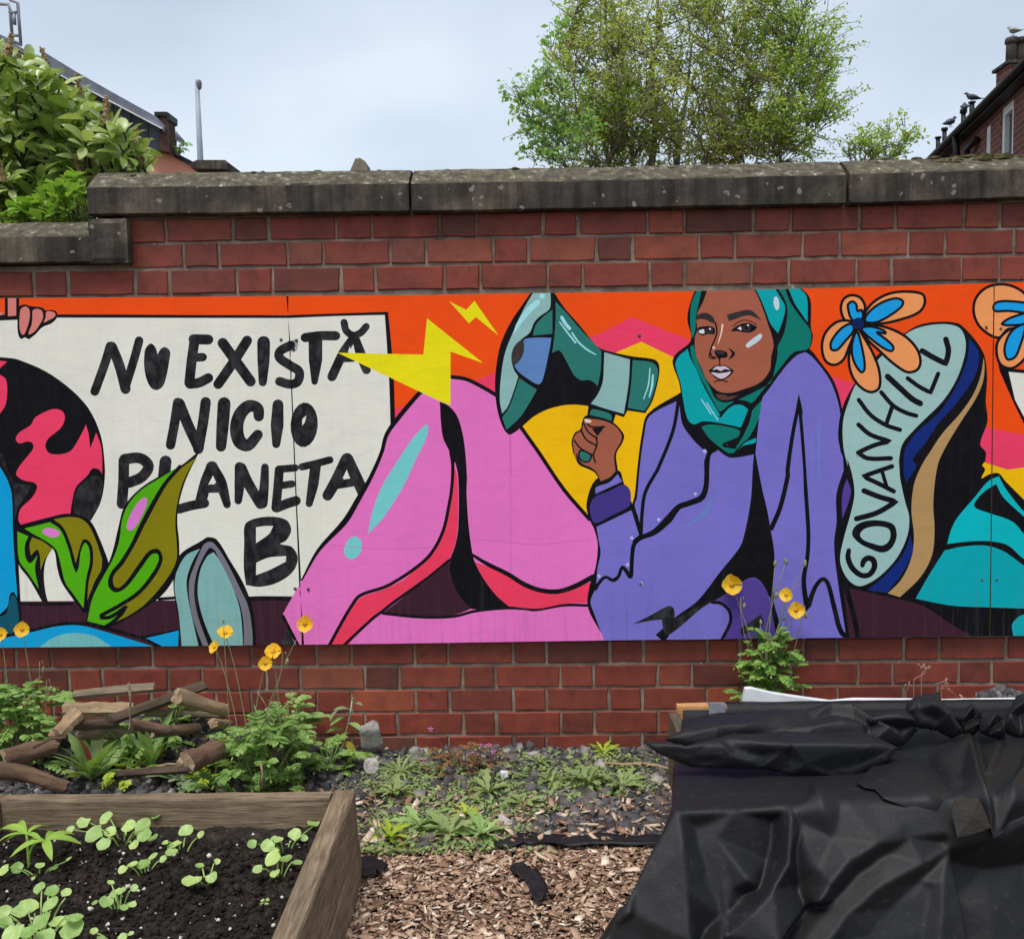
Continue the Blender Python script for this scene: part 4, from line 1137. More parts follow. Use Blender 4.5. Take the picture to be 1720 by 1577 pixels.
# pigeons
def pigeon(pos, head, sc, label, mat):
    """body, neck and head as one surface; facing along `head` (angle)"""
    cen = [(-.19, 0, .045, .012), (-.13, 0, .06, .028), (-.07, 0, .085, .052), (0, 0, .105, .066), (.055, 0, .125, .058), (.085, 0, .16, .036), (.1, 0, .19, .03), (.125, 0, .2, .026), (.148, 0, .197, .012), (.172, 0, .19, .003)]
    b = MB(); b.tube([c[:3] for c in cen], [c[3] for c in cen], 9)
    b.add([(-.13, -.03, .07), (-.13, .03, .07), (-.27, .04, .03), (-.27, -.04, .03)], [(0, 1, 2, 3)])
    for s in (-1, 1):
        b.tube([(.03, s * .055, .12), (-.06, s * .06, .1), (-.16, s * .03, .06)], [.022, .028, .006], 6)
        b.tube([(.0, s * .02, .06), (.01, s * .022, 0)], .006, 5); b.tube([(.01, s * .022, .003), (.05, s * .026, .003)], .004, 4)
    o = b.build('pigeon', mat, None, smooth=True, loc=pos, rot=(0, 0, head), scale=(sc,) * 3)
    return tag(o, label, 'bird', 'birds on the tenement roof')
M_PIG = simple('pigeon_grey', rgb(52, 54, 64), rgb(86, 90, 102), 30, 0.6)
M_PIGP = simple('pigeon_pale', rgb(130, 126, 122), rgb(176, 170, 162), 30, 0.6)
q = on_depth(1702.5, 60, 15.6)
pigeon((q.x, q.y, q.z - .0), 2.0, .75, 'pale bird perched on the chimney pot of the tenement', M_PIGP)
p = fac(1644, 171); pigeon(tuple(Vector((p.x, p.y, p.z)) + FNOR * .1), 2.7, .72, 'dark pigeon standing upright on a short roof vent above the gutter', M_PIG)
p = fac(1637, 190); pigeon(tuple(Vector((p.x, p.y, p.z + .02)) + FNOR * .15), 1.2, .8, 'grey pigeon crouched on the black gutter just below the dark pigeon', M_PIG)
p = fac(1612, 215); pigeon(tuple(Vector((p.x, p.y, p.z + .02)) + FNOR * .15), .4, .85, 'pigeon on the lower end of the black gutter beside two small vents', M_PIG)

# ------------------------------------------------------------------ far building on the left
M_SALMON = simple('salmon_render', rgb(228, 152, 124), rgb(240, 170, 142), 2.5, 0.9, bs=0.3)
M_CLAD = simple('lead_cladding', rgb(50, 52, 57), rgb(78, 80, 87), 3, 0.55, (1, 1, .4))
M_LEAD = simple('lead_flashing', rgb(84, 88, 97), rgb(126, 131, 142), 3, 0.5)
YL = 9.0
hall = tag(empty('hall_building', tuple(at(140, 300, YL).xy) + (0,)), 'salmon rendered hall with steep dark clad roof edge behind the laurel', 'building')
HO = hall.location.copy()
def plate(name, pxs, y0, y1, mat, parent):
    """outline in pixels given real thickness from y0 to y1"""
    f_ = [at(x, y, y0) - HO for x, y in pxs]; n_ = len(f_)
    m = MB(); m.add(f_ + [p + Vector((0, y1 - y0, 0)) for p in f_], [tuple(range(n_)), tuple(range(2 * n_ - 1, n_ - 1, -1))] + [(i, n_ + i, n_ + (i + 1) % n_, (i + 1) % n_) for i in range(n_)])
    return m.build(name, mat, parent)
plate('gable_wall', [(-260, 60), (-40, 80), (80, 150), (180, 202), (262, 247), (348, 292), (348, 420), (-260, 420)], YL, YL + 6, M_SALMON, hall)
plate('verge_board', [(-60, 78), (86, 152), (180, 205), (262, 249), (350, 292), (352, 286), (264, 241), (182, 196), (90, 145), (-55, 70)], YL - .06, YL + 6, M_DARKTRIM, hall)
import itertools
for i in range(9):
    x0, x1 = 14 + i * 29.5, 14 + (i + 1) * 29.5 - 1.2
    yy = lambda x, o: 77 + (x - 14) * .51 + o
    plate('clad_panel', [(x0, yy(x0, 52)), (x0, yy(x0, 6)), (x1, yy(x1, 6)), (x1, yy(x1, 52 - max(0, x1 - 120) * .06))], YL - .18 + .015 * (i % 2), YL + .2, M_CLAD, hall)
plate('lead_coping', [(-20, 52), (14, 78), (60, 100), (60, 110), (200, 178), (270, 214), (276, 222), (276, 212), (262, 196), (190, 156), (130, 122), (76, 89), (64, 98), (-20, 46)], YL - .3, YL + .4, M_LEAD, hall)
plate('lead_strip', [(14, 82), (60, 106), (200, 179), (272, 217), (272, 215), (200, 177), (60, 104), (14, 80)], YL - .33, YL + .1, M_UPVC, hall)
plate('end_pier', [(268, 252), (268, 192), (284, 192), (285, 256)], YL - .25, YL - .05, simple('sooty_brick', rgb(60, 46, 42), rgb(92, 66, 56), 12, .9), hall)
plate('pier_cap', [(259, 194), (259, 188), (280, 188), (285, 191), (285, 202), (281, 203), (280, 195)], YL - .27, YL + .0, M_DARKTRIM, hall)
rl = MB()
for pts in ([(-12, 7), (14, 8), (17, 18), (21, 70)], [(8, -14), (18, 1), (30, 6), (35, 74)], [(17, 22), (29, 21)], [(21, 60), (34, 60)], [(24, 24), (25, 42)], [(-10, 58), (14, 66), (36, 76)]):
    rl.tube([at(x, y, YL + .4) - HO for x, y in pts], .021, 7)
rl.build('roof_ladder_rail', simple('galvanised_tube', rgb(120, 122, 128), rgb(150, 152, 158), 8, 0.4), hall, smooth=True)
# brick pier, lamp post, gablet beyond the wall
pier = tag(empty('gate_pier', tuple(at(352, 290, 7.5).xy) + (0,)), 'low dark capped brick pier just above the wall coping near the lamp post', 'pier')
HO = pier.location.copy()
plate('pier_shaft', [(352, 700), (352, 282), (380, 282), (380, 700)], 7.6, 7.95, M_FARBRICK, pier)
plate('pier_cap', [(322, 283), (318, 275), (330, 269), (378, 269), (383, 273), (382, 284), (352, 284)], 7.45, 8.1, M_STONE, pier)
gab = tag(empty('stone_finial', tuple(at(602, 290, 8.0).xy) + (0,)), 'small weathered stone peak rising behind the middle of the coping', 'finial')
HO = gab.location.copy()
plate('finial_shaft', [(592, 700), (592, 286), (613, 286), (613, 700)], 8.06, 8.3, M_STONE, gab)
plate('finial_peak', [(588, 287), (597, 266), (601, 267), (604, 265), (613, 271), (617, 287)], 8.0, 8.36, simple('weathered_wood', rgb(110, 98, 84), rgb(150, 138, 120), 9, 0.9), gab)
lp = tag(empty('lamp_post', tuple(at(336, 268, 15).xy) + (0,)), 'tall thin grey lamp post standing alone behind the wall', 'lamp post')
HO = lp.location.copy()
tpx = at(331, 141, 15) - HO; bpx = at(337, 268, 15) - HO
M_GALV = simple('galvanised_pole', rgb(140, 146, 158), rgb(164, 170, 182), 4, 0.5)
m = MB(); m.tube([(0, 0, 0), (bpx.x * .5, 0, bpx.z), (tpx.x, tpx.y, tpx.z)], [.09, .058, .042], 10); m.build('pole', M_GALV, lp, smooth=True)
m = MB(); m.lathe([(.035, -.1), (.05, -.07), (.058, 0), (.05, .05), (.02, .07)], (tpx.x + .03, tpx.y, tpx.z), 12); m.build('lamp_head', simple('lamp_head_grey', rgb(96, 100, 104), rgb(126, 130, 134), 8, 0.5), lp, smooth=True)

# ------------------------------------------------------------------ trees beyond the wall
def mk_bark(name, a, b): return simple(name, a, b, 12, 0.9, (1, 1, .3), bs=0.5, bd=0.01)
M_BARK = mk_bark('grey_bark', rgb(100, 92, 84), rgb(142, 132, 118))
M_BARKD = mk_bark('dark_bark', rgb(46, 40, 36), rgb(74, 66, 58))
M_TLEAF = leafmat('spring_leaf_olive', rgb(126, 132, 78), rgb(176, 182, 112), 0.5, 0.6, 0.2, 1.2, rgb(192, 202, 126))
M_TLEAFB = leafmat('spring_leaf_bright', rgb(134, 164, 66), rgb(184, 208, 104), 0.5, 0.55, 0.2, 1.2)
M_MAPLE = leafmat('maple_leaf', rgb(104, 150, 84), rgb(156, 192, 116), 0.5, 0.5, 0.3, 1.5)

def bez(a, c, b, n=6): return [a * ((1 - t) ** 2) + c * (2 * t * (1 - t)) + b * (t * t) for t in [i / n for i in range(n + 1)]]

def tree(name, label, base, stems, crown, nbr, ntw, leaves, lsize, mats, seed, r0=.1, tw=.005, spread=.35, leaf_mid=.3):
    """crown: list of (centre, radii, weight); branches reach points in it, twigs end in leaves"""
    rnd = random.Random(seed); random.seed(seed)
    root = tag(empty(name, base), label, 'tree')
    B = Vector(base)
    trunk = MB(); nodes_ = []
    for (tx, ty, tz, r) in stems:
        a = Vector((tx * .06, ty * .06, 0)); e = Vector((tx, ty, tz))
        c = Vector((tx * .25, ty * .25, tz * .55))
        pts = bez(a, c, e, 10)
        pts = [p + Vector((rnd.uniform(-.05, .05), rnd.uniform(-.05, .05), 0)) * (i > 0) for i, p in enumerate(pts)]
        trunk.tube(pts, [r * (1 - .85 * i / 10) for i in range(11)], 8)
        nodes_ += [(p, r * (1 - .85 * i / 10)) for i, p in enumerate(pts) if i >= 3]
    trunk.build('trunk', mats[0], root, smooth=True)
    br = MB(); lv = [Bunch() for _ in mats[1:]]
    tips = []
    tot = sum(c[2] for c in crown)
    for k in range(nbr):
        x = rnd.uniform(0, tot); q = None
        for c in crown:
            if x < c[2]: q = c; break
            x -= c[2]
        u = Vector((rnd.gauss(0, 1), rnd.gauss(0, 1), rnd.gauss(0, 1))).normalized() * (rnd.random() ** .38)
        tgt = Vector(q[0]) - B + Vector((u.x * q[1][0], u.y * q[1][1], u.z * q[1][2]))
        cand = [n for n in nodes_ if n[0].z < tgt.z - .1] or nodes_[:3]
        nd = min(cand, key=lambda n: (n[0] - tgt).length * rnd.uniform(.7, 1.3))
        mid = (nd[0] + tgt) / 2 + Vector((rnd.uniform(-.2, .2), rnd.uniform(-.2, .2), rnd.uniform(-.05, .3)))
        pts = bez(nd[0], mid, tgt, 6)
        rr = min(nd[1] * .6, r0 * .3 * rnd.uniform(.5, 1))
        br.tube(pts, [max(rr * (1 - .8 * i / 6), tw * 1.2) for i in range(7)], 5, False)
        ci = q[3] if len(q) > 3 else 0
        if len(nodes_) < 400:
            nodes_ += [(p, rr * (1 - .8 * i / 6)) for i, p in enumerate(pts) if i in (2, 4, 5)]
        for _ in range(ntw):
            t = rnd.uniform(.35, 1); i = min(5, int(t * 6)); p = pts[i].lerp(pts[i + 1], t * 6 - i)
            d = (pts[-1] - pts[0]).normalized() + Vector((rnd.gauss(0, .7), rnd.gauss(0, .7), rnd.gauss(.1, .6)))
            e = p + d.normalized() * rnd.uniform(.4, 1.1) * spread
            br.tube([p, (p + e) / 2 + Vector((rnd.uniform(-.03, .03),) * 3), e], [tw, tw * .8, tw * .4], 3, False)
            tips.append((p, e, ci))
    LV, LF = leaf_geo(1, .6, .2, .3, 2)
    for _ in range(leaves):
        p, e, ci = rnd.choice(tips)
        t = rnd.uniform(leaf_mid, 1.08)
        pos = p.lerp(e, t) + Vector((rnd.gauss(0, .03), rnd.gauss(0, .03), rnd.gauss(0, .03)))
        k = ci if rnd.random() < .85 else rnd.randrange(len(lv))
        lv[min(k, len(lv) - 1)].add(LV, LF, pos, basis(rdir(-.9, .9), roll=rnd.uniform(-1, 1)), lsize * rnd.uniform(.6, 1.3))
    br.build('branches', mats[0], root)
    for i, b in enumerate(lv):
        if b.n:
            o = b.build('crown', mats[1 + i], root, smooth=False); o['kind'] = 'stuff'
    return root
YT = 11.0
def tp(px, py, dy=0): return at(px, py, YT + dy)
tb = tp(1085, 300); kpx = (YT - CAM_Y) / FPX
big = tree('spring_tree', 'large spring tree with grey twigs and sparse olive leaves behind the wall', (tb.x, YT, 0),
     [(-.75, .1, 5.6, .09), (.15, -.1, 7.0, .11), (.7, .2, 6.2, .09), (1.3, 0, 5.2, .07), (-.3, .3, 6.4, .07)],
     [(tp(1020, 150), (1.0, 1.2, 1.3), 3, 0), (tp(1120, 110), (1.35, 1.3, 1.7), 5, 0), (tp(1240, 130), (1.0, 1.2, 1.35), 3, 0), (tp(1290, 40), (.85, 1, .9), 2.2, 1),
      (tp(1325, 180), (.66, .9, .85), 2.0, 1), (tp(980, 30), (.6, .9, .6), 1, 0), (tp(1180, -130), (1.7, 1.5, 1.2), 4, 0), (tp(1130, 235), (1.4, 1.2, .5), 3.4, 0), (tp(1010, 225), (.7, .8, .5), 1.6, 1), (tp(1290, 235), (.9, .9, .4), 1.6, 1), (tp(1385, 150), (.3, .5, .9), .9, 1)],
     420, 8, 62000, .054, [M_BARK, M_TLEAF, M_TLEAFB], 3, .12, .007, .55)
b2 = at(925, 300, 9.6)
tree('maple_sapling', 'small fresh green maple at the left foot of the large tree', (b2.x, 9.6, 0),
     [(-.25, 0, 3.4, .035), (.15, .1, 3.7, .04), (.5, 0, 3.2, .03)],
     [(at(905, 215, 9.6), (.38, .4, .5), 3), (at(888, 165, 9.6), (.22, .3, .28), 1.5), (at(950, 240, 9.6), (.4, .4, .35), 2), (at(930, 110, 9.6), (.2, .3, .6), 1.0)],
     60, 6, 1500, .085, [M_BARK, M_MAPLE], 5, .05, .005, .3)
b3 = at(1480, 300, 10.4)
tree('twiggy_shrub', 'low twiggy shrub with thin leaves between the large tree and the tenement', (b3.x, 10.4, 0),
     [(-.3, 0, 3.0, .025), (.1, 0, 3.3, .03), (.45, .1, 3.1, .025)],
     [(at(1450, 250, 10.4), (.3, .3, .22), 2), (at(1485, 245, 10.4), (.3, .3, .3), 2), (at(1522, 240, 10.4), (.16, .3, .24), 1.2)],
     40, 4, 900, .07, [M_BARK, M_TLEAFB], 8, .04, .005, .25)

# ------------------------------------------------------------------ laurel behind the low end of the wall
random.seed(21)
M_LAUREL = leafmat('laurel_leaf', rgb(80, 106, 44), rgb(146, 166, 88), 0.3, 0.3, 0.6, 9, rgb(184, 196, 132))
M_SPIKE = simple('faded_flower_spike', rgb(140, 116, 78), rgb(186, 164, 122), 60, 0.9, bs=0.6)
lb = at(70, 372, 1.2)
laurel = tag(empty('laurel_bush', (lb.x, 1.2, 0)), 'tall cherry laurel with glossy leaves and faded flower spikes above the stepped coping', 'shrub')
LO = laurel.location.copy()
outline = [(-260, 30), (-120, 40), (0, 84), (55, 100), (100, 132), (148, 172), (190, 205), (243, 236), (252, 262), (236, 292), (150, 300), (146, 372), (146, 430), (-260, 430)]
def inpoly(x, y, P):
    c = False; j = len(P) - 1
    for i in range(len(P)):
        if (P[i][1] > y) != (P[j][1] > y) and x < (P[j][0] - P[i][0]) * (y - P[i][1]) / (P[j][1] - P[i][1]) + P[i][0]: c = not c
        j = i
    return c
LPROT = []
for k in range(5):
    V, F = leaf_geo(.115 * random.uniform(.85, 1.15), .043 * random.uniform(.9, 1.15), random.uniform(.2, .5), random.uniform(.1, .6), 5)
    LPROT.append((V, F, mesh('leaf', V, F, M_LAUREL, True)))
ros = []
tries = 0
while len(ros) < 120 and tries < 9000:
    tries += 1
    x, y = random.uniform(-130, 256), random.uniform(60, 372)
    if not inpoly(x, y, outline): continue
    if any((x - a) ** 2 + (y - b) ** 2 < 19 ** 2 for a, b, _ in ros): continue
    ros.append((x, y, random.uniform(.65, 1.7)))
stems_ = MB(); nleaf = 0; rest = Bunch(); spikes = 0
ros.sort(key=lambda r: r[2])
for (x, y, Y) in ros:
    p = at(x, y, Y) - LO
    axis = Vector((random.uniform(-.35, .5), random.uniform(-.8, -.1), random.uniform(.5, 1.1))).normalized()
    stems_.tube([p - axis * .35 + Vector((0, .12, -.15)), p - axis * .15, p], [.009, .006, .004], 5)
    nl = random.randint(7, 10)
    for i in range(nl):
        az = i * 2.4 + random.uniform(-.3, .3); el = random.uniform(.15, 1.1) if i < 6 else random.uniform(-.4, .4)
        sd_ = axis.orthogonal().normalized(); td = axis.cross(sd_)
        d = axis * sin(el) + (sd_ * cos(az) + td * sin(az)) * cos(el)
        pos = p - axis * random.uniform(0, .05) + d * .008
        V, F, me = random.choice(LPROT)
        if nleaf < 300 and x > -30:
            place(link('leaf', me, laurel), pos, d, random.uniform(-.4, .4), random.uniform(.8, 1.2), axis); nleaf += 1
        else:
            rest.add(V, F, pos, basis(d, axis, random.uniform(-.4, .4)), random.uniform(.8, 1.2))
    if random.random() < .38 and x > -20:
        s = MB(); hgt = random.uniform(.09, .14); n_ = 9
        tip_ = (axis + Vector((0, 0, .8))).normalized()
        s.tube([p + tip_ * hgt * i / n_ for i in range(n_ + 1)], [(.014 if i % 2 else .011) * (1.1 - .6 * i / n_) for i in range(n_ + 1)], 7)
        for q in range(46):
            t = random.random(); s.tube([p + tip_ * hgt * t, p + tip_ * (hgt * t + .006) + rdir(-.2, .6) * .02 * (1.1 - .5 * t)], [.0034, .0042], 4)
        s.build('flower_spike', M_SPIKE, laurel); spikes += 1
# inner mass of leaves behind the front rosettes
for k in range(5200):
    while True:
        x, y = random.uniform(-250, 240), random.uniform(50, 400)
        if inpoly(x + 8, y - 8, outline) and inpoly(x - 10, y - 14, outline): break
    p = at(x, y, random.uniform(.75, 2.2)) - LO
    V, F, me = random.choice(LPROT)
    rest.add(V, F, p, basis(rdir(-.5, 1.0), roll=random.uniform(-1, 1)), random.uniform(.7, 1.2))
o = rest.build('foliage', M_LAUREL, laurel); o['kind'] = 'stuff'
for k in range(7):
    a = Vector((random.uniform(-.25, .25), random.uniform(-.1, .3), 0))
    x, y = random.uniform(-60, 160), random.uniform(220, 330)
    e = at(x, y, random.uniform(.9, 1.7)) - LO
    stems_.tube(bez(a, (a + e) / 2 + Vector((0, .1, .2)), e, 5), [.018, .016, .013, .01, .007, .005], 6)
stems_.build('stems', M_BARKD, laurel)
# light green plant in front of the laurel
M_LIME = leafmat('lime_leaf', rgb(92, 136, 48), rgb(148, 180, 84), 0.35, 0.45, 0.3, 14)
pl = at(105, 372, .5)
lime = tag(empty('climbing_plant', (pl.x, .5, 0)), 'bright lime green leafy plant behind the lower coping stone', 'plant')
bl = Bunch(); V, F = leaf_geo(.07, .036, .3, .4, 4); stm = MB()
for k in range(46):
    x = random.uniform(20, 142); y = random.uniform(296 + max(0, 118 - x) * .62, 372)
    p = at(x, y, random.uniform(.42, .66)) - lime.location
    stm.tube([p + Vector((random.uniform(-.03, .03), .05, -.16)), p], [.002, .0012], 4)
    for i in range(7): bl.add(V, F, p + Vector((random.gauss(0, .012),) * 3), basis(rdir(-.2, 1.0), roll=random.uniform(-.5, .5)), random.uniform(.6, 1.15))
stm.tube([(0, 0, 0), (0.02, 0, 1.7)], [.012, .006], 5)
stm.build('stems', M_BARKD, lime); o = bl.build('foliage', M_LIME, lime); o['kind'] = 'stuff'
tw_ = tag(empty('roof_sapling', tuple(at(300, 262, YL - .1))), 'tiny leafy sprig growing from the hall roof edge', 'plant')
bl = Bunch(); stm = MB()
for x, y in ((296, 250), (303, 245), (310, 242), (290, 256), (313, 247), (306, 250)):
    p = at(x, y, YL - .1) - tw_.location; stm.tube([(0, 0, 0), p], [.006, .004], 4)
    for i in range(4): bl.add(V, F, p + Vector((random.gauss(0, .02),) * 3), basis(rdir(-.5, .9)), 1.3)
stm.build('stem', M_BARK, tw_); o = bl.build('leaves', M_MAPLE, tw_); o['kind'] = 'stuff'
# ------------------------------------------------------------------ ground cover near the wall
random.seed(31); RNG = np.random.default_rng(31)
def z1(x, y): return x / 2.6875, 1080 + y / 2.6875          # lower left enlargement -> photo pixels
def z2(x, y): return 560 + x / 2.8667, 1080 + y / 2.8667    # lower middle enlargement
def gz(X, Y): return .15 * math.exp(-((X + 1.34) / .36) ** 2 - ((Y + .06) / .24) ** 2) + 0.012 * noise.noise(Vector((X * 2.2, Y * 2.2, 1))) + 0.006 * noise.noise(Vector((X * 7, Y * 7, 2))) + max(0, 0.03 * (1 + Y / .35)) * .6
def onground(px, py):
    z = 0.0
    for _ in range(12):
        p = onz(px, py, z); z = z * .5 + .5 * (gz(p.x, min(p.y, 0)) if p.y < .2 else .05)
    return onz(px, py, z)
EDGE_Y = onz(960, 1421, 0).y
BED_Y = onz(603, 1478, 0).y
ZT = at(595, 1323, BED_Y).z

def islandmat(name, stops, rough=.85, spec=.3, bs=.5, scale=40):
    m, t, b = nodes(name)
    g_ = t.nodes.new('ShaderNodeNewGeometry')
    c = ramp(t, g_.outputs['Random Per Island'], stops)
    v = worldpos(t)
    c = mix(t, 1.0, c, ramp(t, noise_n(t, v, scale, 4, .6), [(.3, (.72,) * 3), (.7, (1.2,) * 3)]), 'MULTIPLY')
    t.links.new(c, b.inputs['Base Color']); b.inputs['Roughness'].default_value = rough; b.inputs['Specular IOR Level'].default_value = spec
    if bs: bump(t, b, noise_n(t, v, scale * 3, 4, .6), bs, .003)
    return m
M_GRAVEL = islandmat('slate_gravel', [(0, rgb(54, 52, 53)), (.35, rgb(78, 75, 76)), (.62, rgb(97, 93, 93)), (.8, rgb(108, 96, 90)), (.93, rgb(124, 119, 117)), (1, rgb(180, 173, 165))])
M_CHIP = islandmat('wood_chips', [(0, rgb(98, 72, 58)), (.2, rgb(138, 106, 86)), (.45, rgb(164, 132, 109)), (.7, rgb(188, 158, 133)), (.9, rgb(212, 188, 163)), (1, rgb(234, 218, 198))], bs=.35, scale=60)
M_GBASE = simple('gravel_dirt', rgb(44, 41, 40), rgb(70, 65, 62), 30, .95)
M_CBASE = simple('mulch_dirt', rgb(62, 46, 36), rgb(98, 76, 60), 40, .95)

def sheet(name, x0, x1, y0, y1, nx, ny, zf, mat, kind):
    X, Y = np.meshgrid(np.linspace(x0, x1, nx), np.linspace(y0, y1, ny))
    Z = np.array([[zf(X[j, i], Y[j, i]) for i in range(nx)] for j in range(ny)])
    V = np.stack([X, Y, Z], -1).reshape(-1, 3)
    i = np.arange(ny - 1)[:, None] * nx + np.arange(nx - 1)[None]
    F = np.stack([i, i + 1, i + nx + 1, i + nx], -1).reshape(-1, 4)
    o = link(name, fastmesh(name, V, F, mat, True)); return tag(o, kind=kind)
sheet('gravel_ground', -4, 4, EDGE_Y, .004, 160, 30, gz, M_GBASE, 'structure')
sheet('mulch_path', -4, 4, -6, EDGE_Y + .02, 60, 40, lambda x, y: gz(x, y) - .006, M_CBASE, 'structure')

CUBE = np.array([(x, y, z) for z in (-1, 1) for y in (-1, 1) for x in (-1, 1)], float) * .5
CF_ = np.array([(0, 2, 3, 1), (4, 5, 7, 6), (0, 1, 5, 4), (2, 6, 7, 3), (0, 4, 6, 2), (1, 3, 7, 5)])
def scatter(name, P, S_, mat, jit=.28, flat=0.5, label=None, cat=None, kind='stuff'):
    """P (n,3) centres, S_ (n,3) sizes: jittered blocks at random turns, one mesh"""
    n = len(P)
    C = CUBE[None] * (1 + RNG.uniform(-jit, jit, (n, 8, 3))) * S_[:, None, :]
    a = RNG.uniform(0, 2 * pi, n); tx = RNG.normal(0, flat, n); ty = RNG.normal(0, flat, n)
    ca, sa = np.cos(a), np.sin(a)
    x, y, z = C[..., 0], C[..., 1], C[..., 2]
    y, z = y * np.cos(tx)[:, None] - z * np.sin(tx)[:, None], y * np.sin(tx)[:, None] + z * np.cos(tx)[:, None]
    x, z = x * np.cos(ty)[:, None] + z * np.sin(ty)[:, None], -x * np.sin(ty)[:, None] + z * np.cos(ty)[:, None]
    x, y = x * ca[:, None] - y * sa[:, None], x * sa[:, None] + y * ca[:, None]
    V = np.stack([x, y, z], -1) + P[:, None, :]
    F = (CF_[None] + (np.arange(n) * 8)[:, None, None]).reshape(-1, 4)
    o = link(name, fastmesh(name, V.reshape(-1, 3), F, mat))
    return tag(o, label, cat, kind=kind)
n = 30000
xy = np.stack([RNG.uniform(-2.6, 2.3, n), RNG.uniform(EDGE_Y - .02, 0, n)], 1)
s = np.clip(RNG.lognormal(-4.15, .42, n), .006, .042)
P = np.array([(x, y, gz(x, y) + q * .22) for (x, y), q in zip(xy, s)])
scatter('slate_gravel', P, s[:, None] * np.array([1.15, .8, .5])[None] * RNG.uniform(.7, 1.3, (n, 3)), M_GRAVEL, .32, .35, 'dark grey slate gravel strip along the foot of the wall', 'gravel')
n = 66000
xy = np.stack([RNG.uniform(-1.1, 1.3, n), EDGE_Y + .03 - 2.1 * RNG.uniform(0, 1, n) ** 1.25], 1)
Lc = np.clip(RNG.lognormal(-4.35, .52, n), .004, .05)
P = np.array([(x, y, gz(x, y) + RNG.uniform(0, .012)) for x, y in xy])
scatter('wood_chips', P, np.stack([Lc, Lc * RNG.uniform(.18, .5, n), Lc * .09 + .001], 1), M_CHIP, .35, .24, 'pale brown wood chip mulch covering the path', 'mulch')
n = 900                                                     # stray chips on the gravel
xy = np.stack([RNG.uniform(-.7, .9, n), EDGE_Y + .38 * RNG.uniform(0, 1, n) ** 2], 1)
Lc = np.clip(RNG.lognormal(-4.0, .4, n), .006, .05)
P = np.array([(x, y, gz(x, y) + .022) for x, y in xy])
scatter('stray_wood_chips', P, np.stack([Lc, Lc * .35, Lc * .12 + .001], 1), M_CHIP, .35, .35, 'thin scatter of stray wood chips over the gravel edge', 'mulch')

# ------------------------------------------------------------------ timber raised bed
def timber(name, a, b):
    m, t, bs_ = nodes(name)
    v = mapped(t, (1, 1, 1))
    gr = noise_n(t, mapped(t, (1.2, 14, 14)), 9, 6, .65, .4)
    c = ramp(t, gr, [(.25, a), (.5, [(p + q) / 2 for p, q in zip(a, b)]), (.75, b)])
    c = mix(t, 1.0, c, ramp(t, noise_n(t, v, 5, 4, .6), [(.3, (.7, .7, .68)), (.7, (1.12, 1.1, 1.06))]), 'MULTIPLY')
    c = mix(t, ramp(t, noise_n(t, v, 26, 4, .6), [(.62, (0, 0, 0)), (.74, (.35,) * 3)]), c, rgb(104, 112, 84))
    c = mix(t, ramp(t, noise_n(t, mapped(t, (.8, 30, 30)), 6, 4, .7, .3), [(.60, (0, 0, 0)), (.70, (.75,) * 3)]), c, rgb(40, 34, 29))
    t.links.new(c, bs_.inputs['Base Color']); bs_.inputs['Roughness'].default_value = .9; bs_.inputs['Specular IOR Level'].default_value = .2
    bump(t, bs_, noise_n(t, mapped(t, (1.5, 22, 22)), 12, 5, .7), .6, .006)
    return m
M_TIMB = timber('weathered_timber', rgb(80, 66, 53), rgb(164, 144, 120))
M_TIMBD = timber('damp_timber', rgb(62, 54, 46), rgb(116, 102, 86))
bed = tag(empty('raised_bed', (onz(300, 1478, 0).x, BED_Y - .5, 0)), 'weathered timber raised bed of dark soil and seedlings at the lower left', 'raised bed')
BO = bed.location.copy()
def plank(name, a_in, a_out, b_in, b_out, z0, z1, mat, parent, seed=0, lean=0.0):
    """board between two ends given by inner and outer plan points; long local X axis for the grain"""
    a_in, a_out, b_in, b_out = [Vector((p[0], p[1], 0)) for p in (a_in, a_out, b_in, b_out)]
    o3 = (a_in + a_out + b_in + b_out) / 4; d = ((b_in + b_out) - (a_in + a_out)).normalized()
    nx = 26; m = MB(); rnd = random.Random(seed)
    for i in range(nx + 1):
        s = i / nx
        pi_, po_ = a_in.lerp(b_in, s), a_out.lerp(b_out, s)
        w_ = (po_ - pi_)
        j = lambda k, q: noise.noise(Vector((s * 9 + seed, k * 4.3, seed * 1.7))) * q
        ring = [(pi_ + w_ * .06, z1 + j(1, .004)), (po_ - w_ * .06, z1 + j(2, .004)), (po_ + w_.normalized() * j(3, .003), z1 - .006 + j(4, .003)), (po_ + w_.normalized() * (j(5, .003) + lean), (z0 + z1) / 2),
                (po_ + w_.normalized() * lean * 1.6, z0), (pi_, z0), (pi_, (z0 + z1) / 2), (pi_, z1 - .006 + j(6, .003))]
        for p, z in ring:
            q = p - o3; m.v.append((q.dot(d), q.dot(Vector((-d.y, d.x, 0))), z - (z0 + z1) / 2))
    for i in range(nx):
        for k in range(8):
            a, b = i * 8 + k, i * 8 + (k + 1) % 8
            m.f.append((a, b, b + 8, a + 8))
    m.f += [tuple(range(7, -1, -1)), tuple(nx * 8 + k for k in range(8))]
    ob = m.build(name, mat, parent)
    ob.location = Vector((o3.x, o3.y, (z0 + z1) / 2)) - BO
    ob.rotation_euler = (0, 0, math.atan2(d.y, d.x))
    return ob
fi, fo_ = onz(561, 1327, ZT), onz(596, 1326, ZT)
ni, no = onz(443, 1577, ZT), onz(500, 1577, ZT)
ei, eo = ni + (ni - fi) * .9, no + (no - fo_) * .9
ei = eo - (no - ni).normalized() * .052 if (eo - ei).length > .075 else ei
ZM = ZT - .135
plank('side_plank', fi, fo_, ei, eo, ZM, ZT, M_TIMB, bed, 1, .004)
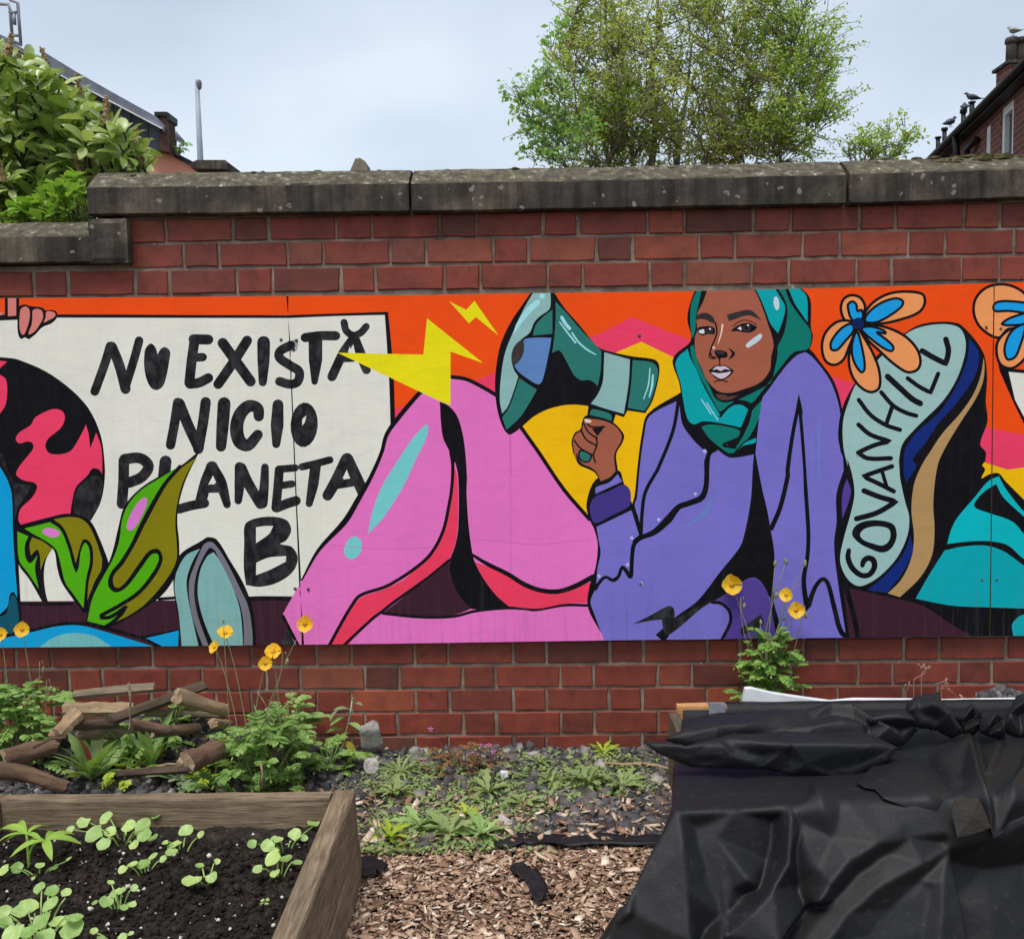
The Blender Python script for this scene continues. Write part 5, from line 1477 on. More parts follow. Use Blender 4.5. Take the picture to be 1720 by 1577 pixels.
plank('side_plank', fi + Vector((.004, .012, 0)), fo_ + Vector((.006, .012, 0)), ei + Vector((.01, 0, 0)), eo + Vector((.016, 0, 0)), -.03, ZM - .004, M_TIMB, bed, 2, .006)
xl_ = onz(19, 1330, ZT)
yb_in = at(300, 1337, fo_.y - .004).y
back_out, back_in = fo_.y - .012, fo_.y - .05
plank('end_plank', (xl_.x + .001, back_in), (xl_.x + .001, back_out), (fi.x - .002, back_in), (fi.x - .002, back_out), ZM + .01, ZT, M_TIMB, bed, 3)
plank('end_plank', (xl_.x + .001, back_in + .003), (xl_.x + .001, back_out + .002), (fi.x - .002, back_in + .003), (fi.x - .002, back_out + .002), -.03, ZM + .006, M_TIMBD, bed, 4)
xo_ = xl_.x - .05
plank('side_plank', (xl_.x, back_out + .012), (xo_, back_out + .012), (xl_.x - .06, eo.y), (xo_ - .06, eo.y), ZM, ZT - .004, M_TIMB, bed, 5)
plank('side_plank', (xl_.x, back_out + .01), (xo_, back_out + .01), (xl_.x - .06, eo.y), (xo_ - .06, eo.y), -.03, ZM - .003, M_TIMBD, bed, 6)
plank('end_plank', (xl_.x - .06, eo.y + .05), (xl_.x - .06, eo.y + .004), (ei.x, eo.y + .05), (ei.x, eo.y + .004), -.03, ZT - .01, M_TIMB, bed, 7)
ZS = at(300, 1397, back_in).z
def soil_z(X, Y): return ZS + .012 * noise.noise(Vector((X * 6, Y * 6, 4))) + .010 * noise.noise(Vector((X * 22, Y * 22, 5))) + .006 * noise.noise(Vector((X * 60, Y * 60, 6)))
def soilmat():
    m, t, b = nodes('black_soil')
    v = worldpos(t)
    dp_ = ramp(t, noise_n(t, v, 3.5, 4, .6), [(.35, (.7, .7, .7)), (.65, (1.25, 1.22, 1.18))])
    c = ramp(t, noise_n(t, v, 45, 6, .7), [(.3, rgb(36, 32, 30)), (.55, rgb(60, 53, 49)), (.75, rgb(98, 86, 78))])
    c = mix(t, 1.0, c, dp_, 'MULTIPLY')
    t.links.new(c, b.inputs['Base Color']); b.inputs['Roughness'].default_value = .95; b.inputs['Specular IOR Level'].default_value = .15
    bump(t, b, noise_n(t, v, 130, 6, .75), 1.0, .012)
    return m
M_SOIL = soilmat()
xs0, xs1, ys0, ys1 = xl_.x - .05, fi.x + .03, eo.y + .03, back_in + .01
nx, ny = 220, 200
gx, gy = np.linspace(0, 1, nx), np.linspace(0, 1, ny)
V = []
for j in range(ny):
    Y = ys0 + (ys1 - ys0) * gy[j]
    t_ = (fi.y - Y) / (fi.y - ei.y)
    xr_ = fi.x + (ei.x - fi.x) * t_ + .012; xl2 = xl_.x - .06 * t_ - .006
    for i in range(nx):
        X = xl2 + (xr_ - xl2) * gx[i]
        e = min(gx[i], 1 - gx[i], 1 - gy[j])
        V.append((X - BO.x, Y - BO.y, soil_z(X, Y) + .012 * max(0, 1 - e / .06)))
i = np.arange(ny - 1)[:, None] * nx + np.arange(nx - 1)[None]
so_ = link('soil', fastmesh('soil', V, np.stack([i, i + 1, i + nx + 1, i + nx], -1).reshape(-1, 4), M_SOIL, True), bed); so_['kind'] = 'stuff'
n = 11000
xy = np.stack([RNG.uniform(xl_.x, fi.x - .02, n), RNG.uniform(eo.y + .3, back_in, n)], 1)
xy = xy[xy[:, 0] < fi.x + (ei.x - fi.x) * (fi.y - xy[:, 1]) / (fi.y - ei.y) - .01]
s = np.clip(RNG.lognormal(-5.55, .55, len(xy)), .002, .02)
P = np.array([(x, y, soil_z(x, y) + q * .3) for (x, y), q in zip(xy, s)]) - np.array(BO)
o = scatter('soil_clods', P, s[:, None] * RNG.uniform(.6, 1.2, (len(xy), 3)), M_SOIL, .35, .6); o.parent = bed
M_PERL = simple('perlite', rgb(186, 180, 172), rgb(226, 222, 214), 80, .9)
k_ = RNG.choice(len(xy), 420, replace=False); xy = xy[k_]
s = np.clip(RNG.lognormal(-5.75, .5, len(xy)), .0015, .008)
P = np.array([(x, y, soil_z(x, y) + .004) for x, y in xy]) - np.array(BO)
o = scatter('perlite_grains', P, s[:, None] * RNG.uniform(.7, 1.4, (len(xy), 3)), M_PERL, .3, .6); o.parent = bed

# ------------------------------------------------------------------ seedlings in the bed, every leaf its own
M_SEED = leafmat('seedling_leaf', rgb(112, 154, 68), rgb(184, 210, 134), .3, .42, .4, 55)
M_LUPIN = leafmat('lupin_leaflet', rgb(110, 150, 48), rgb(160, 192, 84), .3, .45, .35, 20)
def add_veins(m):
    t = m.node_tree; b = t.nodes['Principled BSDF']
    src = b.inputs['Base Color'].links[0].from_socket
    c = t.nodes.new('ShaderNodeTexCoord'); sx = t.nodes.new('ShaderNodeSeparateXYZ'); t.links.new(c.outputs['Object'], sx.inputs[0])
    def M2(op, a, bb):
        n = t.nodes.new('ShaderNodeMath'); n.operation = op
        for k, q in enumerate((a, bb)):
            if q is None: continue
            if isinstance(q, (int, float)): n.inputs[k].default_value = q
            else: t.links.new(q, n.inputs[k])
        return n.outputs[0]
    ang = M2('ARCTAN2', sx.outputs['X'], M2('ADD', sx.outputs['Y'], .8))
    wv = M2('ABSOLUTE', M2('SINE', M2('MULTIPLY', ang, 4.2), None), None)
    oi = t.nodes.new('ShaderNodeObjectInfo')
    vein = ramp(t, wv, [(0.0, (1.28, 1.24, 1.2)), (.16, (.98, .98, .98)), (1, (.9, .92, .88))])
    tint = ramp(t, oi.outputs['Random'], [(0, (.74, .82, .66)), (.5, (1, 1, 1)), (1, (1.12, 1.06, .92))])
    t.links.new(mix(t, 1.0, mix(t, 1.0, src, vein, 'MULTIPLY'), tint, 'MULTIPLY'), b.inputs['Base Color'])
add_veins(M_SEED)
def round_leaf(seed):
    rnd = random.Random(seed); n = 12; V = [(0, 0, -.06)]; F = []
    for ring, rr in ((1, .55), (2, 1.0)):
        for i in range(n):
            a = -pi / 2 + 2 * pi * (i + .5) / n
            notch = .72 if i in (0, n - 1) and ring == 2 else 1
            r = rr * notch * (1 + rnd.uniform(-.07, .07) * (ring == 2))
            V.append((r * cos(a), r * sin(a) * 1.06, (.06 if ring == 2 else 0) + rnd.uniform(-.06, .06) * ring * .5 + .09 * abs(cos(a)) * (ring - 1)))
    for i in range(n):
        j = (i + 1) % n
        F.append((0, 1 + i, 1 + j)); F.append((1 + i, 1 + n + i, 1 + n + j, 1 + j))
    return mesh('leaf', V, F, M_SEED, True)
RL = [round_leaf(k) for k in range(6)]
def seedling(label, leaves, hmul=1.0, base=None):
    pts = []
    for (x, y, r) in leaves:
        px, py = z1(x, y)
        h = ZS + random.uniform(.018, .042) * hmul * (0.6 + r / 60)
        p = onz(px, py, h); dep = (p - CPOS).dot(CF)
        pts.append((p, r / 2.6875 * dep / FPX))
    c = sum((p for p, _ in pts), Vector()) / len(pts)
    b = Vector((c.x, c.y + .01, soil_z(c.x, c.y) - .004)) if base is None else onz(*z1(*base), ZS)
    root = tag(empty('seedling', b), label, 'seedling', 'seedlings in the raised bed')
    st = MB()
    for p, r in pts:
        tilt = Vector((random.uniform(-.45, .45), random.uniform(-.75, .05), 1)).normalized()
        o = link('leaf', random.choice(RL), root)
        y = Vector((p.x - b.x, p.y - b.y, 0)); y = (y.normalized() if y.length > .01 else Vector((0, -1, 0))) + Vector((random.uniform(-.5, .5), random.uniform(-.5, .5), 0))
        y = (y - tilt * y.dot(tilt)).normalized(); x = y.cross(tilt)
        R = Matrix(((x.x, y.x, tilt.x), (x.y, y.y, tilt.y), (x.z, y.z, tilt.z)))
        sc = r * random.uniform(.72, 1.02)
        o.matrix_local = Matrix.Translation(p - b) @ R.to_4x4() @ Matrix.Diagonal((sc, sc, sc, 1))
        a_ = p - b - y * r * .8
        g0 = Vector(((p.x - b.x) * .25, (p.y - b.y) * .25, .0))
        st.tube(bez(g0, Vector((g0.x * 2, g0.y * 2, a_.z * .8)), a_, 4), [.0022, .002, .0018, .0015, .0012], 5)
    st.build('stems', M_SEED, root)
    return root
seedling('largest cluster of round leaved seedlings at the back of the raised bed', [(565, 745, 40), (590, 780, 45), (705, 775, 38), (480, 790, 32), (380, 808, 34), (430, 860, 50), (500, 850, 30), (580, 825, 40), (640, 830, 45), (652, 868, 42), (470, 905, 32), (605, 910, 32), (692, 878, 26), (320, 840, 20)], 1.3)
seedling('small seedling right of the largest cluster near the back plank', [(840, 848, 43), (905, 865, 24), (790, 910, 38), (775, 942, 30), (748, 900, 18)])
seedling('low seedling with feathery tuft below the largest cluster', [(690, 965, 30), (650, 995, 32), (600, 1000, 28), (735, 975, 20), (555, 1020, 22)], .8)
seedling('trailing line of seedling leaves against the top of the right side plank', [(1415, 812, 34), (1330, 865, 38), (1372, 880, 22), (1250, 885, 32), (1210, 912, 36), (1238, 935, 22), (1140, 906, 30)])
seedling('seedling cluster midway along the right side plank', [(1235, 970, 42), (1290, 975, 34), (1242, 1038, 28), (1340, 990, 24), (1165, 1020, 26)])
seedling('lone three leaved seedling in the middle of the bed', [(866, 1072, 46), (902, 1005, 26), (956, 1056, 28), (980, 985, 18)])
seedling('ragged seedling with narrow leaves in the front half of the bed', [(500, 1080, 18), (546, 1116, 33), (480, 1166, 37), (516, 1132, 26), (604, 1105, 20), (430, 1170, 16), (596, 1178, 20), (560, 1192, 22)], .9)
seedling('big leafy clump filling the front left corner of the bed', [(180, 1105, 30), (235, 1120, 32), (300, 1126, 32), (130, 1190, 54), (230, 1180, 46), (190, 1250, 50), (95, 1212, 42), (262, 1260, 42), (330, 1240, 42), (322, 1288, 54), (60, 1310, 60), (130, 1300, 46), (30, 1260, 36), (20, 1215, 36), (205, 1320, 44), (-40, 1290, 50)], 1.6)
seedling('low mixed seedlings under the lupin like plant', [(20, 1025, 30), (80, 1015, 34), (250, 1010, 18), (310, 975, 17), (180, 1002, 28), (150, 1060, 14)], .8)
seedling('tiny four leaved sprout near the right side plank', [(1185, 1160, 12), (1208, 1158, 12), (1180, 1178, 10), (1202, 1178, 11)], .3)
seedling('half hidden sprout at the bottom edge of the picture', [(425, 1300, 20), (455, 1330, 22), (550, 1328, 24), (590, 1310, 16)], .6)
lup = None
bb = onz(*z1(130, 1010), ZS)
lup = tag(empty('lupin', bb), 'young lupin with drooping finger leaves at the left of the bed', 'plant')
V, F = leaf_geo(.1, .022, .35, .9, 6); LM = mesh('leaflet', V, F, M_LUPIN, True)
st = MB()
for (cx_, cy_, ends) in ((120, 862, [(0, 935), (-30, 880), (40, 858), (210, 866), (170, 935), (60, 930)]), (205, 892, [(345, 942), (330, 905), (215, 1005), (70, 992), (130, 940), (260, 895)])):
    c = onz(*z1(cx_, cy_), ZS + .075)
    st.tube(bez(Vector((0, 0, 0)), Vector((0, 0, .07)), c - bb, 4), .0028, 5)
    for (ex, ey) in ends:
        e = onz(*z1(ex, ey), ZS + .045); d = e - c
        place(link('leaflet', LM, lup), c - bb, Vector((d.x, d.y, abs(d.length) * .35)), random.uniform(-.3, .3), d.length / .085)
st.build('stems', M_LUPIN, lup)

# ------------------------------------------------------------------ logs piled by the wall
def logmat(name, a, b): return timber(name, a, b)
M_LOGS = [logmat('grey_wood', rgb(92, 82, 70), rgb(164, 148, 126)), logmat('pale_wood', rgb(122, 98, 74), rgb(196, 170, 138)), logmat('dark_wood', rgb(62, 50, 42), rgb(108, 92, 78)), logmat('bark_wood', rgb(76, 56, 44), rgb(138, 112, 92))]
M_ENDG = simple('end_grain', rgb(116, 94, 74), rgb(168, 144, 116), 30, .9, bs=.8)
def log(name, label, a, Ya, b, Yb, ra, rb, mat, flat=1.0, end=True, sides=14, bend=0.0):
    p, q = at(*z1(*a), Ya), at(*z1(*b), Yb)
    d = q - p; Ln = d.length; root = empty(name, (p + q) / 2)
    k = FPX / (((p + q) / 2 - CPOS).dot(CF)); ra_, rb_ = 1.1 * ra / 2.6875 / k, 1.1 * rb / 2.6875 / k
    seed = random.uniform(0, 99); nx = 12; m = MB()
    for i in range(nx + 1):
        s = i / nx; r = ra_ + (rb_ - ra_) * s
        for j in range(sides):
            an = 2 * pi * j / sides
            w_ = 1 + .3 * noise.noise(Vector((cos(an) * 1.3 + seed, sin(an) * 1.3, s * 3))) + .16 * noise.noise(Vector((cos(an) * 3, sin(an) * 3 + seed, s * 9)))
            m.v.append(((s - .5) * Ln + (0 if 0 < i < nx else noise.noise(Vector((an * 2, seed, i))) * r * .5), cos(an) * r * w_, sin(an) * r * w_ * flat + bend * sin(pi * s)))
    for i in range(nx):
        for j in range(sides):
            A_, B_ = i * sides + j, i * sides + (j + 1) % sides
            m.f.append((A_, B_, B_ + sides, A_ + sides))
    root.matrix_world = Matrix.Translation((p + q) / 2) @ Matrix(((0,) * 3,) * 3).to_4x4() if False else Matrix.Translation((p + q) / 2)
    R = basis(d); Rx = Matrix(((R[0][1], -R[0][0], R[0][2]), (R[1][1], -R[1][0], R[1][2]), (R[2][1], -R[2][0], R[2][2])))
    root.rotation_euler = Rx.to_euler(); root.location = (p + q) / 2
    m.build('log_body', mat, root, smooth=sides > 8)
    for e, i in ((-1, 0), (1, nx)):
        c = MB(); ring = m.v[i * sides:(i + 1) * sides]
        ctr = Vector((e * Ln / 2 + e * .004, 0, 0))
        vs = [ctr] + [Vector(v) * 1.0 + Vector((e * .001, 0, 0)) for v in ring]
        c.add(vs, [((0, 1 + j, 1 + (j + 1) % sides) if e > 0 else (0, 1 + (j + 1) % sides, 1 + j)) for j in range(sides)])
        c.build('cut_end', M_ENDG if end else mat, root)
    return tag(root, label, 'log', 'old logs piled against the wall')
log('log', 'flat grey weathered board on top of the log pile', (335, 232), -.22, (700, 200), -.16, 26, 24, M_LOGS[0], .75, True, 6)
log('log', 'pale barkless log under the flat grey board', (285, 300), -.3, (600, 300), -.22, 36, 34, M_LOGS[1], .9, True, 8)
log('log', 'long dark plank leaning diagonally across the log pile', (495, 348), -.36, (925, 192), -.12, 26, 30, M_LOGS[2], .8, False, 6)
log('log', 'log with round sawn end facing out at the right of the pile', (800, 238), -.36, (1015, 305), -.2, 31, 26, M_LOGS[1])
log('log', 'split tan stump leaning at the left of the pile', (255, 412), -.42, (345, 318), -.32, 34, 36, M_LOGS[1], .8, True, 7)
log('log', 'short brown stick under the diagonal plank', (590, 362), -.44, (765, 392), -.38, 22, 20, M_LOGS[3])
log('log', 'thick dark bark log lying left of the wild plants', (20, 520), -.52, (250, 462), -.42, 40, 34, M_LOGS[3])
log('log', 'round log half hidden behind the poppy leaves with its end showing', (838, 540), -.56, (985, 480), -.42, 46, 44, M_LOGS[3])
log('log', 'rough pinkish branch at the left edge behind the raised bed', (-40, 570), -.66, (300, 652), -.62, 36, 26, M_LOGS[3], 1, False, 14, .01)
log('log', 'thin grey log behind the log with the sawn end', (650, 312), -.24, (1020, 318), -.1, 20, 22, M_LOGS[0], .8, True, 7)
log('log', 'old half buried plank in front of the log pile', (530, 590), -.64, (860, 566), -.55, 22, 24, M_LOGS[2], .7, False, 6)
log('log', 'small pale log end low at the right of the pile', (960, 360), -.34, (1030, 366), -.2, 20, 20, M_LOGS[1])
log('log', 'short dark billet under the pale barkless log', (330, 372), -.34, (520, 355), -.26, 20, 24, M_LOGS[2], 1)

log('log', 'thick grey log at the bottom of the pile behind the red leaf', (360, 400), -.26, (640, 395), -.2, 30, 28, M_LOGS[0])
log('log', 'stubby brown log wedged under the right end of the pile', (690, 400), -.36, (900, 385), -.26, 24, 20, M_LOGS[3])

for k, (lab, q) in enumerate((('thin curved twig hooked over the log pile', [(582, 180), (590, 260), (585, 320), (600, 400)]), ('broken forked stick at the left of the log pile', [(150, 470), (230, 430), (300, 425)]),
        ('short bleached stick in the gravel below the round log', [(700, 560), (760, 545), (830, 548)]), ('bent brown stick in front of the thick bark log', [(60, 600), (150, 590), (230, 610)]), ('pale upright splinter beside the poppy stems', [(1178, 650), (1186, 590), (1176, 540)]))):
    P_ = [at(*z1(x, y), -.5 - .02 * k) for x, y in q]; m = MB(); c = sum(P_, Vector()) / len(P_)
    m.tube([p - c for p in P_], [.005 - .001 * (i % 3) for i in range(len(P_))], 6)
    tag(m.build('stick', M_LOGS[(0, 3, 1, 2, 1)[k]], None, smooth=True, loc=c), lab, 'stick', 'loose sticks around the log pile')
m = Bunch(); V, F = leaf_geo(1, .5, .4, .8, 3)
for k in range(260):
    x, y = z1(random.uniform(0, 1450), random.uniform(430, 640)); p = onground(x, y); p.z += .014
    m.add(V, F, p, basis(rdir(-.2, .5), roll=random.uniform(-1, 1)), random.uniform(.012, .035))
tag(m.build('leaf_litter', simple('dead_leaf', rgb(92, 66, 44), rgb(158, 124, 86), 30, .9), None, smooth=False), 'brown dead leaf litter caught among the logs and weeds', 'leaf litter', kind='stuff')

# ------------------------------------------------------------------ wild plants
M_POPLEAF = leafmat('poppy_leaf', rgb(92, 128, 58), rgb(152, 182, 104), .3, .55, .25, 16)
M_YELLEAF = leafmat('yellowgreen_leaf', rgb(126, 158, 40), rgb(182, 198, 70), .3, .5, .25, 16)
M_DOCK = leafmat('dock_leaf', rgb(94, 134, 64), rgb(156, 184, 112), .25, .45, .35, 16)
M_GREYLEAF = leafmat('sage_leaf', rgb(98, 122, 84), rgb(150, 168, 128), .25, .6, .2, 16)
M_REDLEAF = leafmat('reddish_leaf', rgb(120, 58, 52), rgb(138, 108, 70), .25, .6, .2, 18)
M_GRASSW = leafmat('weed_leaf', rgb(96, 118, 66), rgb(150, 166, 108), .25, .6, .2, 14)
M_STEM = simple('pale_stem', rgb(112, 122, 82), rgb(150, 150, 112), 40, .7)
def petalmat():
    m, t, b = nodes('poppy_petal')
    g_ = t.nodes.new('ShaderNodeObjectInfo')
    c = ramp(t, g_.outputs['Random'], [(0, rgb(253, 192, 22)), (1, rgb(255, 212, 52))])
    c = mix(t, ramp(t, noise_n(t, worldpos(t), 60, 3), [(.45, (0, 0, 0)), (.75, (.35,) * 3)]), c, rgb(246, 164, 12))
    t.links.new(c, b.inputs['Base Color']); b.inputs['Roughness'].default_value = .6
    tr = t.nodes.new('ShaderNodeBsdfTranslucent'); t.links.new(c, tr.inputs['Color'])
    ms = t.nodes.new('ShaderNodeMixShader'); ms.inputs['Fac'].default_value = .35
    t.links.new(b.outputs[0], ms.inputs[1]); t.links.new(tr.outputs[0], ms.inputs[2]); t.links.new(ms.outputs[0], t.nodes['Material Output'].inputs['Surface'])
    return m
M_PETAL = petalmat()
M_STAMEN = simple('stamens', rgb(170, 120, 10), rgb(214, 166, 30), 90, .8)
def petal_mesh(seed):
    rnd = random.Random(seed); n, k = 7, 4; V, F = [], []
    for j in range(k + 1):
        r = j / k
        for i in range(n):
            a = (i / (n - 1) - .5) * 1.9
            rr = r * (1 + .06 * rnd.uniform(-1, 1) * (j == k))
            V.append((sin(a) * rr, cos(a * .8) * rr, .42 * r ** 1.8 * 1 + .06 * sin(a * 5 + seed) * r * r + rnd.uniform(-.02, .02) * r))
    for j in range(k):
        for i in range(n - 1):
            a = j * n + i; F.append((a, a + 1, a + n + 1, a + n))
    return mesh('petal', V, F, M_PETAL, True)
PM = [petal_mesh(k) for k in range(4)]
cm = MB(); cm.lathe([(.01, 0), (.16, .03), (.2, .12), (.13, .22), (.04, .26)], n=10)
for k in range(26):
    a = random.uniform(0, 2 * pi); cm.tube([(cos(a) * .12, sin(a) * .12, .08), (cos(a) * .3, sin(a) * .3, .2 + random.uniform(-.05, .06))], [.015, .03], 4)
CM = mesh('flower_centre', cm.v, cm.f, M_STAMEN, True)
bm_ = MB(); bm_.lathe([(.05, -1), (.4, -.75), (.55, -.2), (.45, .45), (.15, .95)], n=9); BUDM = mesh('bud', bm_.v, bm_.f, M_STEM, True)
def flower(parent, pos, face, r):
    fl = link('flower', CM, parent); R = basis(Vector((0, 1, 0)))
    z = face.normalized(); x = z.orthogonal().normalized(); y = z.cross(x)
    M_ = Matrix.Translation(pos) @ Matrix(((x.x, y.x, z.x), (x.y, y.y, z.y), (x.z, y.z, z.z))).to_4x4() @ Matrix.Scale(r, 4)
    fl.matrix_local = M_
    for k in range(4):
        p = link('petal', PM[k], fl); p.rotation_euler = (random.uniform(-.15, .15), 0, k * pi / 2 + random.uniform(-.15, .15)); p.scale = (1.02, 1.02, 1) if k % 2 else (1, 1, .8)
    return fl
def pinnate(B, pos, d, Lg, k=9, wd=.35):
    """a deeply lobed leaf: lobes in pairs along a rib, added to bunch B"""
    V, F = leaf_geo(1, .62, .2, .3, 3)
    up = Vector((0, 0, 1)); R = basis(d); rib = []
    for i in range(k):
        s = i / (k - 1)
        p = pos + Vector(d) * Lg * s + Vector((0, 0, -.45 * Lg * s * s))
        dl = (Vector(d) + Vector((0, 0, -.9 * s))).normalized()
        sd_ = dl.cross(up).normalized()
        ll = Lg * wd * (sin(pi * (.12 + .8 * s)) ** .8)
        if i == k - 1: B.add(V, F, p, basis(dl, roll=random.uniform(-.3, .3)), ll * 1.2)
        else:
            for sg in (-1, 1):
                B.add(V, F, p, basis(dl * .75 + sd_ * sg, roll=random.uniform(-.4, .4)), ll * random.uniform(.8, 1.15))
    LV, LF = leaf_geo(Lg, Lg * .05, .1, .8, 4); B.add(LV, LF, pos, R)
def poppy_plant(label, base, Yb, flowers, buds, leaves, spread, Lg, mat, h0=0.0, tall=.1, lf2=None, face=None):
    b = onground(*base) if Yb is None else Vector((at(base[0], base[1], Yb).x, Yb, 0))
    b.z = gz(b.x, b.y)
    root = tag(empty('poppy_plant', b), label, 'plant', 'yellow poppies along the wall')
    B = Bunch()
    for k in range(leaves):
        a = random.uniform(0, 2 * pi); hgt = h0 + tall * random.random() ** .8; r = random.uniform(0, spread) * (1.1 - .6 * (hgt - h0) / max(tall, .01))
        p = Vector((cos(a) * r, sin(a) * r * .6 - .01, hgt))
        el = random.uniform(.2, 1.2)
        d = Vector((cos(a) * cos(el), sin(a) * cos(el) * .8, sin(el)))
        pinnate(B, p, d, Lg * random.uniform(.6, 1.15), 7)
    o = B.build('foliage', mat, root, smooth=False); o['kind'] = 'stuff'
    sm = MB()
    for k in range(int(max(4, tall * 40))):
        a = random.uniform(0, 2 * pi); r = random.uniform(0, spread * .8)
        sm.tube([(0, 0, 0), (cos(a) * r * .5, sin(a) * r * .3, h0 + tall * .5), (cos(a) * r, sin(a) * r * .5, h0 + tall)], [.004, .003, .002], 4)
    sm.build('leaf_stems', M_STEM, root)
    for (px, py, rp, fc) in flowers:
        Y = b.y + random.uniform(-.05, .05); p = at(px, py, Y) - b
        k = FPX / ((p + b) - CPOS).dot(CF)
        f_ = Vector(fc); flower(root, p, f_, rp / k * .98)
        g0 = Vector((random.uniform(-.5, .5) * spread, 0, h0 + tall * .3))
        s = MB(); s.tube(bez(g0, Vector((g0.x * .6 + p.x * .4, p.y, p.z * .7)), p - f_.normalized() * .003, 7), [.0019, .0018, .0017, .0016, .0015, .0014, .0013, .0013], 5)
        s.build('flower_stem', M_STEM, root, smooth=True)
    for (px, py, rp, nod) in buds:
        Y = b.y + random.uniform(-.05, .05); p = at(px, py, Y) - b
        k = FPX / ((p + b) - CPOS).dot(CF)
        o = link('bud', BUDM, root, loc=p, rot=(pi if nod else 0, random.uniform(-.3, .3), 0), scale=(rp / k * 1.3,) * 2 + (rp / k * 1.5,))
        g0 = Vector((random.uniform(-.5, .5) * spread, 0, h0 + tall * .3)); s = MB()
        if nod:
            top = p + Vector((-.012, 0, .03)); pts = bez(g0, Vector((p.x - .02, p.y, p.z * .7)), top, 6)[:-1] + [top, p + Vector((-.003, 0, .034)), p + Vector((0, 0, .016))]
        else: pts = bez(g0, Vector((g0.x * .6 + p.x * .4, p.y, p.z * .7)), p, 7)
        s.tube(pts, .0013, 5); s.build('bud_stem', M_STEM, root, smooth=True)
    return root
UPF = (.1, -.75, .75); SIDE = (.1, -1, .35)
poppy_plant('poppy plant at the left edge with one open yellow flower', (40, 1238), -.2, [(38, 1057, 12, SIDE), (2, 1066, 11, (0, -1, .4))], [(73, 1125, 4, True), (85, 1157, 4, True)], 110, .16, .125, M_POPLEAF, .0, .26)
poppy_plant('poppy plant with five yellow flowers in front of the log pile', (440, 1285), -.36, [(378, 1064, 13, (.2, -.6, .9)), (361, 1087, 10, (-.5, -.8, .5)), (459, 1095, 13, UPF), (446, 1114, 11, SIDE), (513, 1048, 13, (0, -1, .3))], [(482, 1112, 4.5, True), (435, 1165, 4, False), (375, 1042, 3, False)], 84, .2, .125, M_POPLEAF, .0, .22)
poppy_plant('poppy plant with three yellow flowers behind the black fabric', (1290, 1190), -.1, [(1229, 982, 16, (-.05, -1, .25)), (1321, 999, 11, (-.6, -.8, .3)), (1337, 1025, 13.5, (-.1, -1, .35)), (1300, 1096, 8, (.4, -.8, -.2))],
            [(1302, 946, 4, False), (1320, 943, 4, False), (1352, 946, 4.5, False), (1250, 1018, 4, True), (1304, 1000, 4, True), (1353, 1033, 4.5, True), (1278, 1045, 3.5, False), (1317, 1038, 3, False)], 150, .12, .085, M_YELLEAF if False else leafmat('poppy_leaf_light', rgb(92, 132, 52), rgb(146, 178, 92), .3, .55, .25, 16), .12, .32)

def rosette(name, label, px, py, n_, Lpx, wd, mat, el=(.2, 1.0), lobes=0, curl=.7, group=None, Y=None, cat='weed', nseg=6, ind=True):
    b = onground(px, py); b.z += .014
    k = FPX / (b - CPOS).dot(CF); Lg = Lpx / k
    root = tag(empty(name, b), label, cat, group)
    V, F = leaf_geo(1, wd, .25, curl, nseg, lobes=lobes); me = mesh('leaf', V, F, mat, True)
    for i in range(n_):
        a = i * 2.399 + random.uniform(-.3, .3); e = random.uniform(*el)
        d = Vector((cos(a) * cos(e), sin(a) * cos(e), sin(e)))
        place(link('leaf', me, root), d * .006, d, random.uniform(-.5, .5), Lg * random.uniform(.65, 1.15))
    return root
rosette('dock_plant', 'broad toothed rosette with a red leaf left of centre behind the bed', *z1(410, 640), 16, 125, .2, M_DOCK, (.6, 1.3), 2, .45, cat='plant', nseg=11)
rd = rosette('dock_shoot', 'single red upright leaf in the broad toothed rosette', *z1(428, 625), 3, 92, .16, leafmat('red_leaf', rgb(150, 52, 54), rgb(186, 84, 78), .3, .5, .3, 20), (1.25, 1.45), 0, .3, cat='plant')
rosette('dock_plant', 'upright green rosette with narrow leaves right of the red leaf', *z1(690, 590), 16, 100, .18, M_DOCK, (.7, 1.4), 2, .45, cat='plant', nseg=11)
rosette('dock_plant', 'grey green leafy clump against the back plank below the log pile', *z1(830, 650), 16, 62, .3, M_GREYLEAF, (.2, .9), 1, .6, cat='plant')
def bushy(name, label, px, py, n_, Lpx, spread, mat, h=.05, stem=None, k7=7, cat='plant', Y=None):
    b = onground(px, py)
    k = FPX / (b - CPOS).dot(CF); root = tag(empty(name, b), label, cat); B = Bunch()
    for i in range(n_):
        a = random.uniform(0, 2 * pi); e = random.uniform(.1, 1.2); r = random.uniform(0, spread / k)
        d = Vector((cos(a) * cos(e), sin(a) * cos(e), sin(e)))
        pinnate(B, Vector((cos(a) * r, sin(a) * r * .7, random.uniform(0, h))), d, Lpx / k * random.uniform(.6, 1.1), k7)
    o = B.build('foliage', mat, root, smooth=False); o['kind'] = 'stuff'
    s = MB()
    for i in range(6):
        a = random.uniform(0, 2 * pi); r = random.uniform(.2, .8) * spread / k; s.tube([(0, 0, 0), (cos(a) * r, sin(a) * r * .7, h + .01)], .0022, 4)
    s.build('stems', mat if stem is None else stem, root)
    return root
bushy('leafy_weed', 'yellow green bushy weed in the middle of the pile of plants', *z1(960, 640), 16, 42, 34, M_YELLEAF, .05)
bushy('leafy_weed', 'dark green lobed weed beside the dandelion', *z1(1480, 590), 22, 52, 40, M_POPLEAF, .1)
bushy('leafy_weed', 'yellow flowered euphorbia tuft above the broad rosette', *z1(205, 450), 12, 26, 22, M_YELLEAF, .1)
bushy('leafy_weed', 'yellowing weed at the left edge under the poppy', *z1(20, 500), 14, 36, 30, M_YELLEAF, .09)
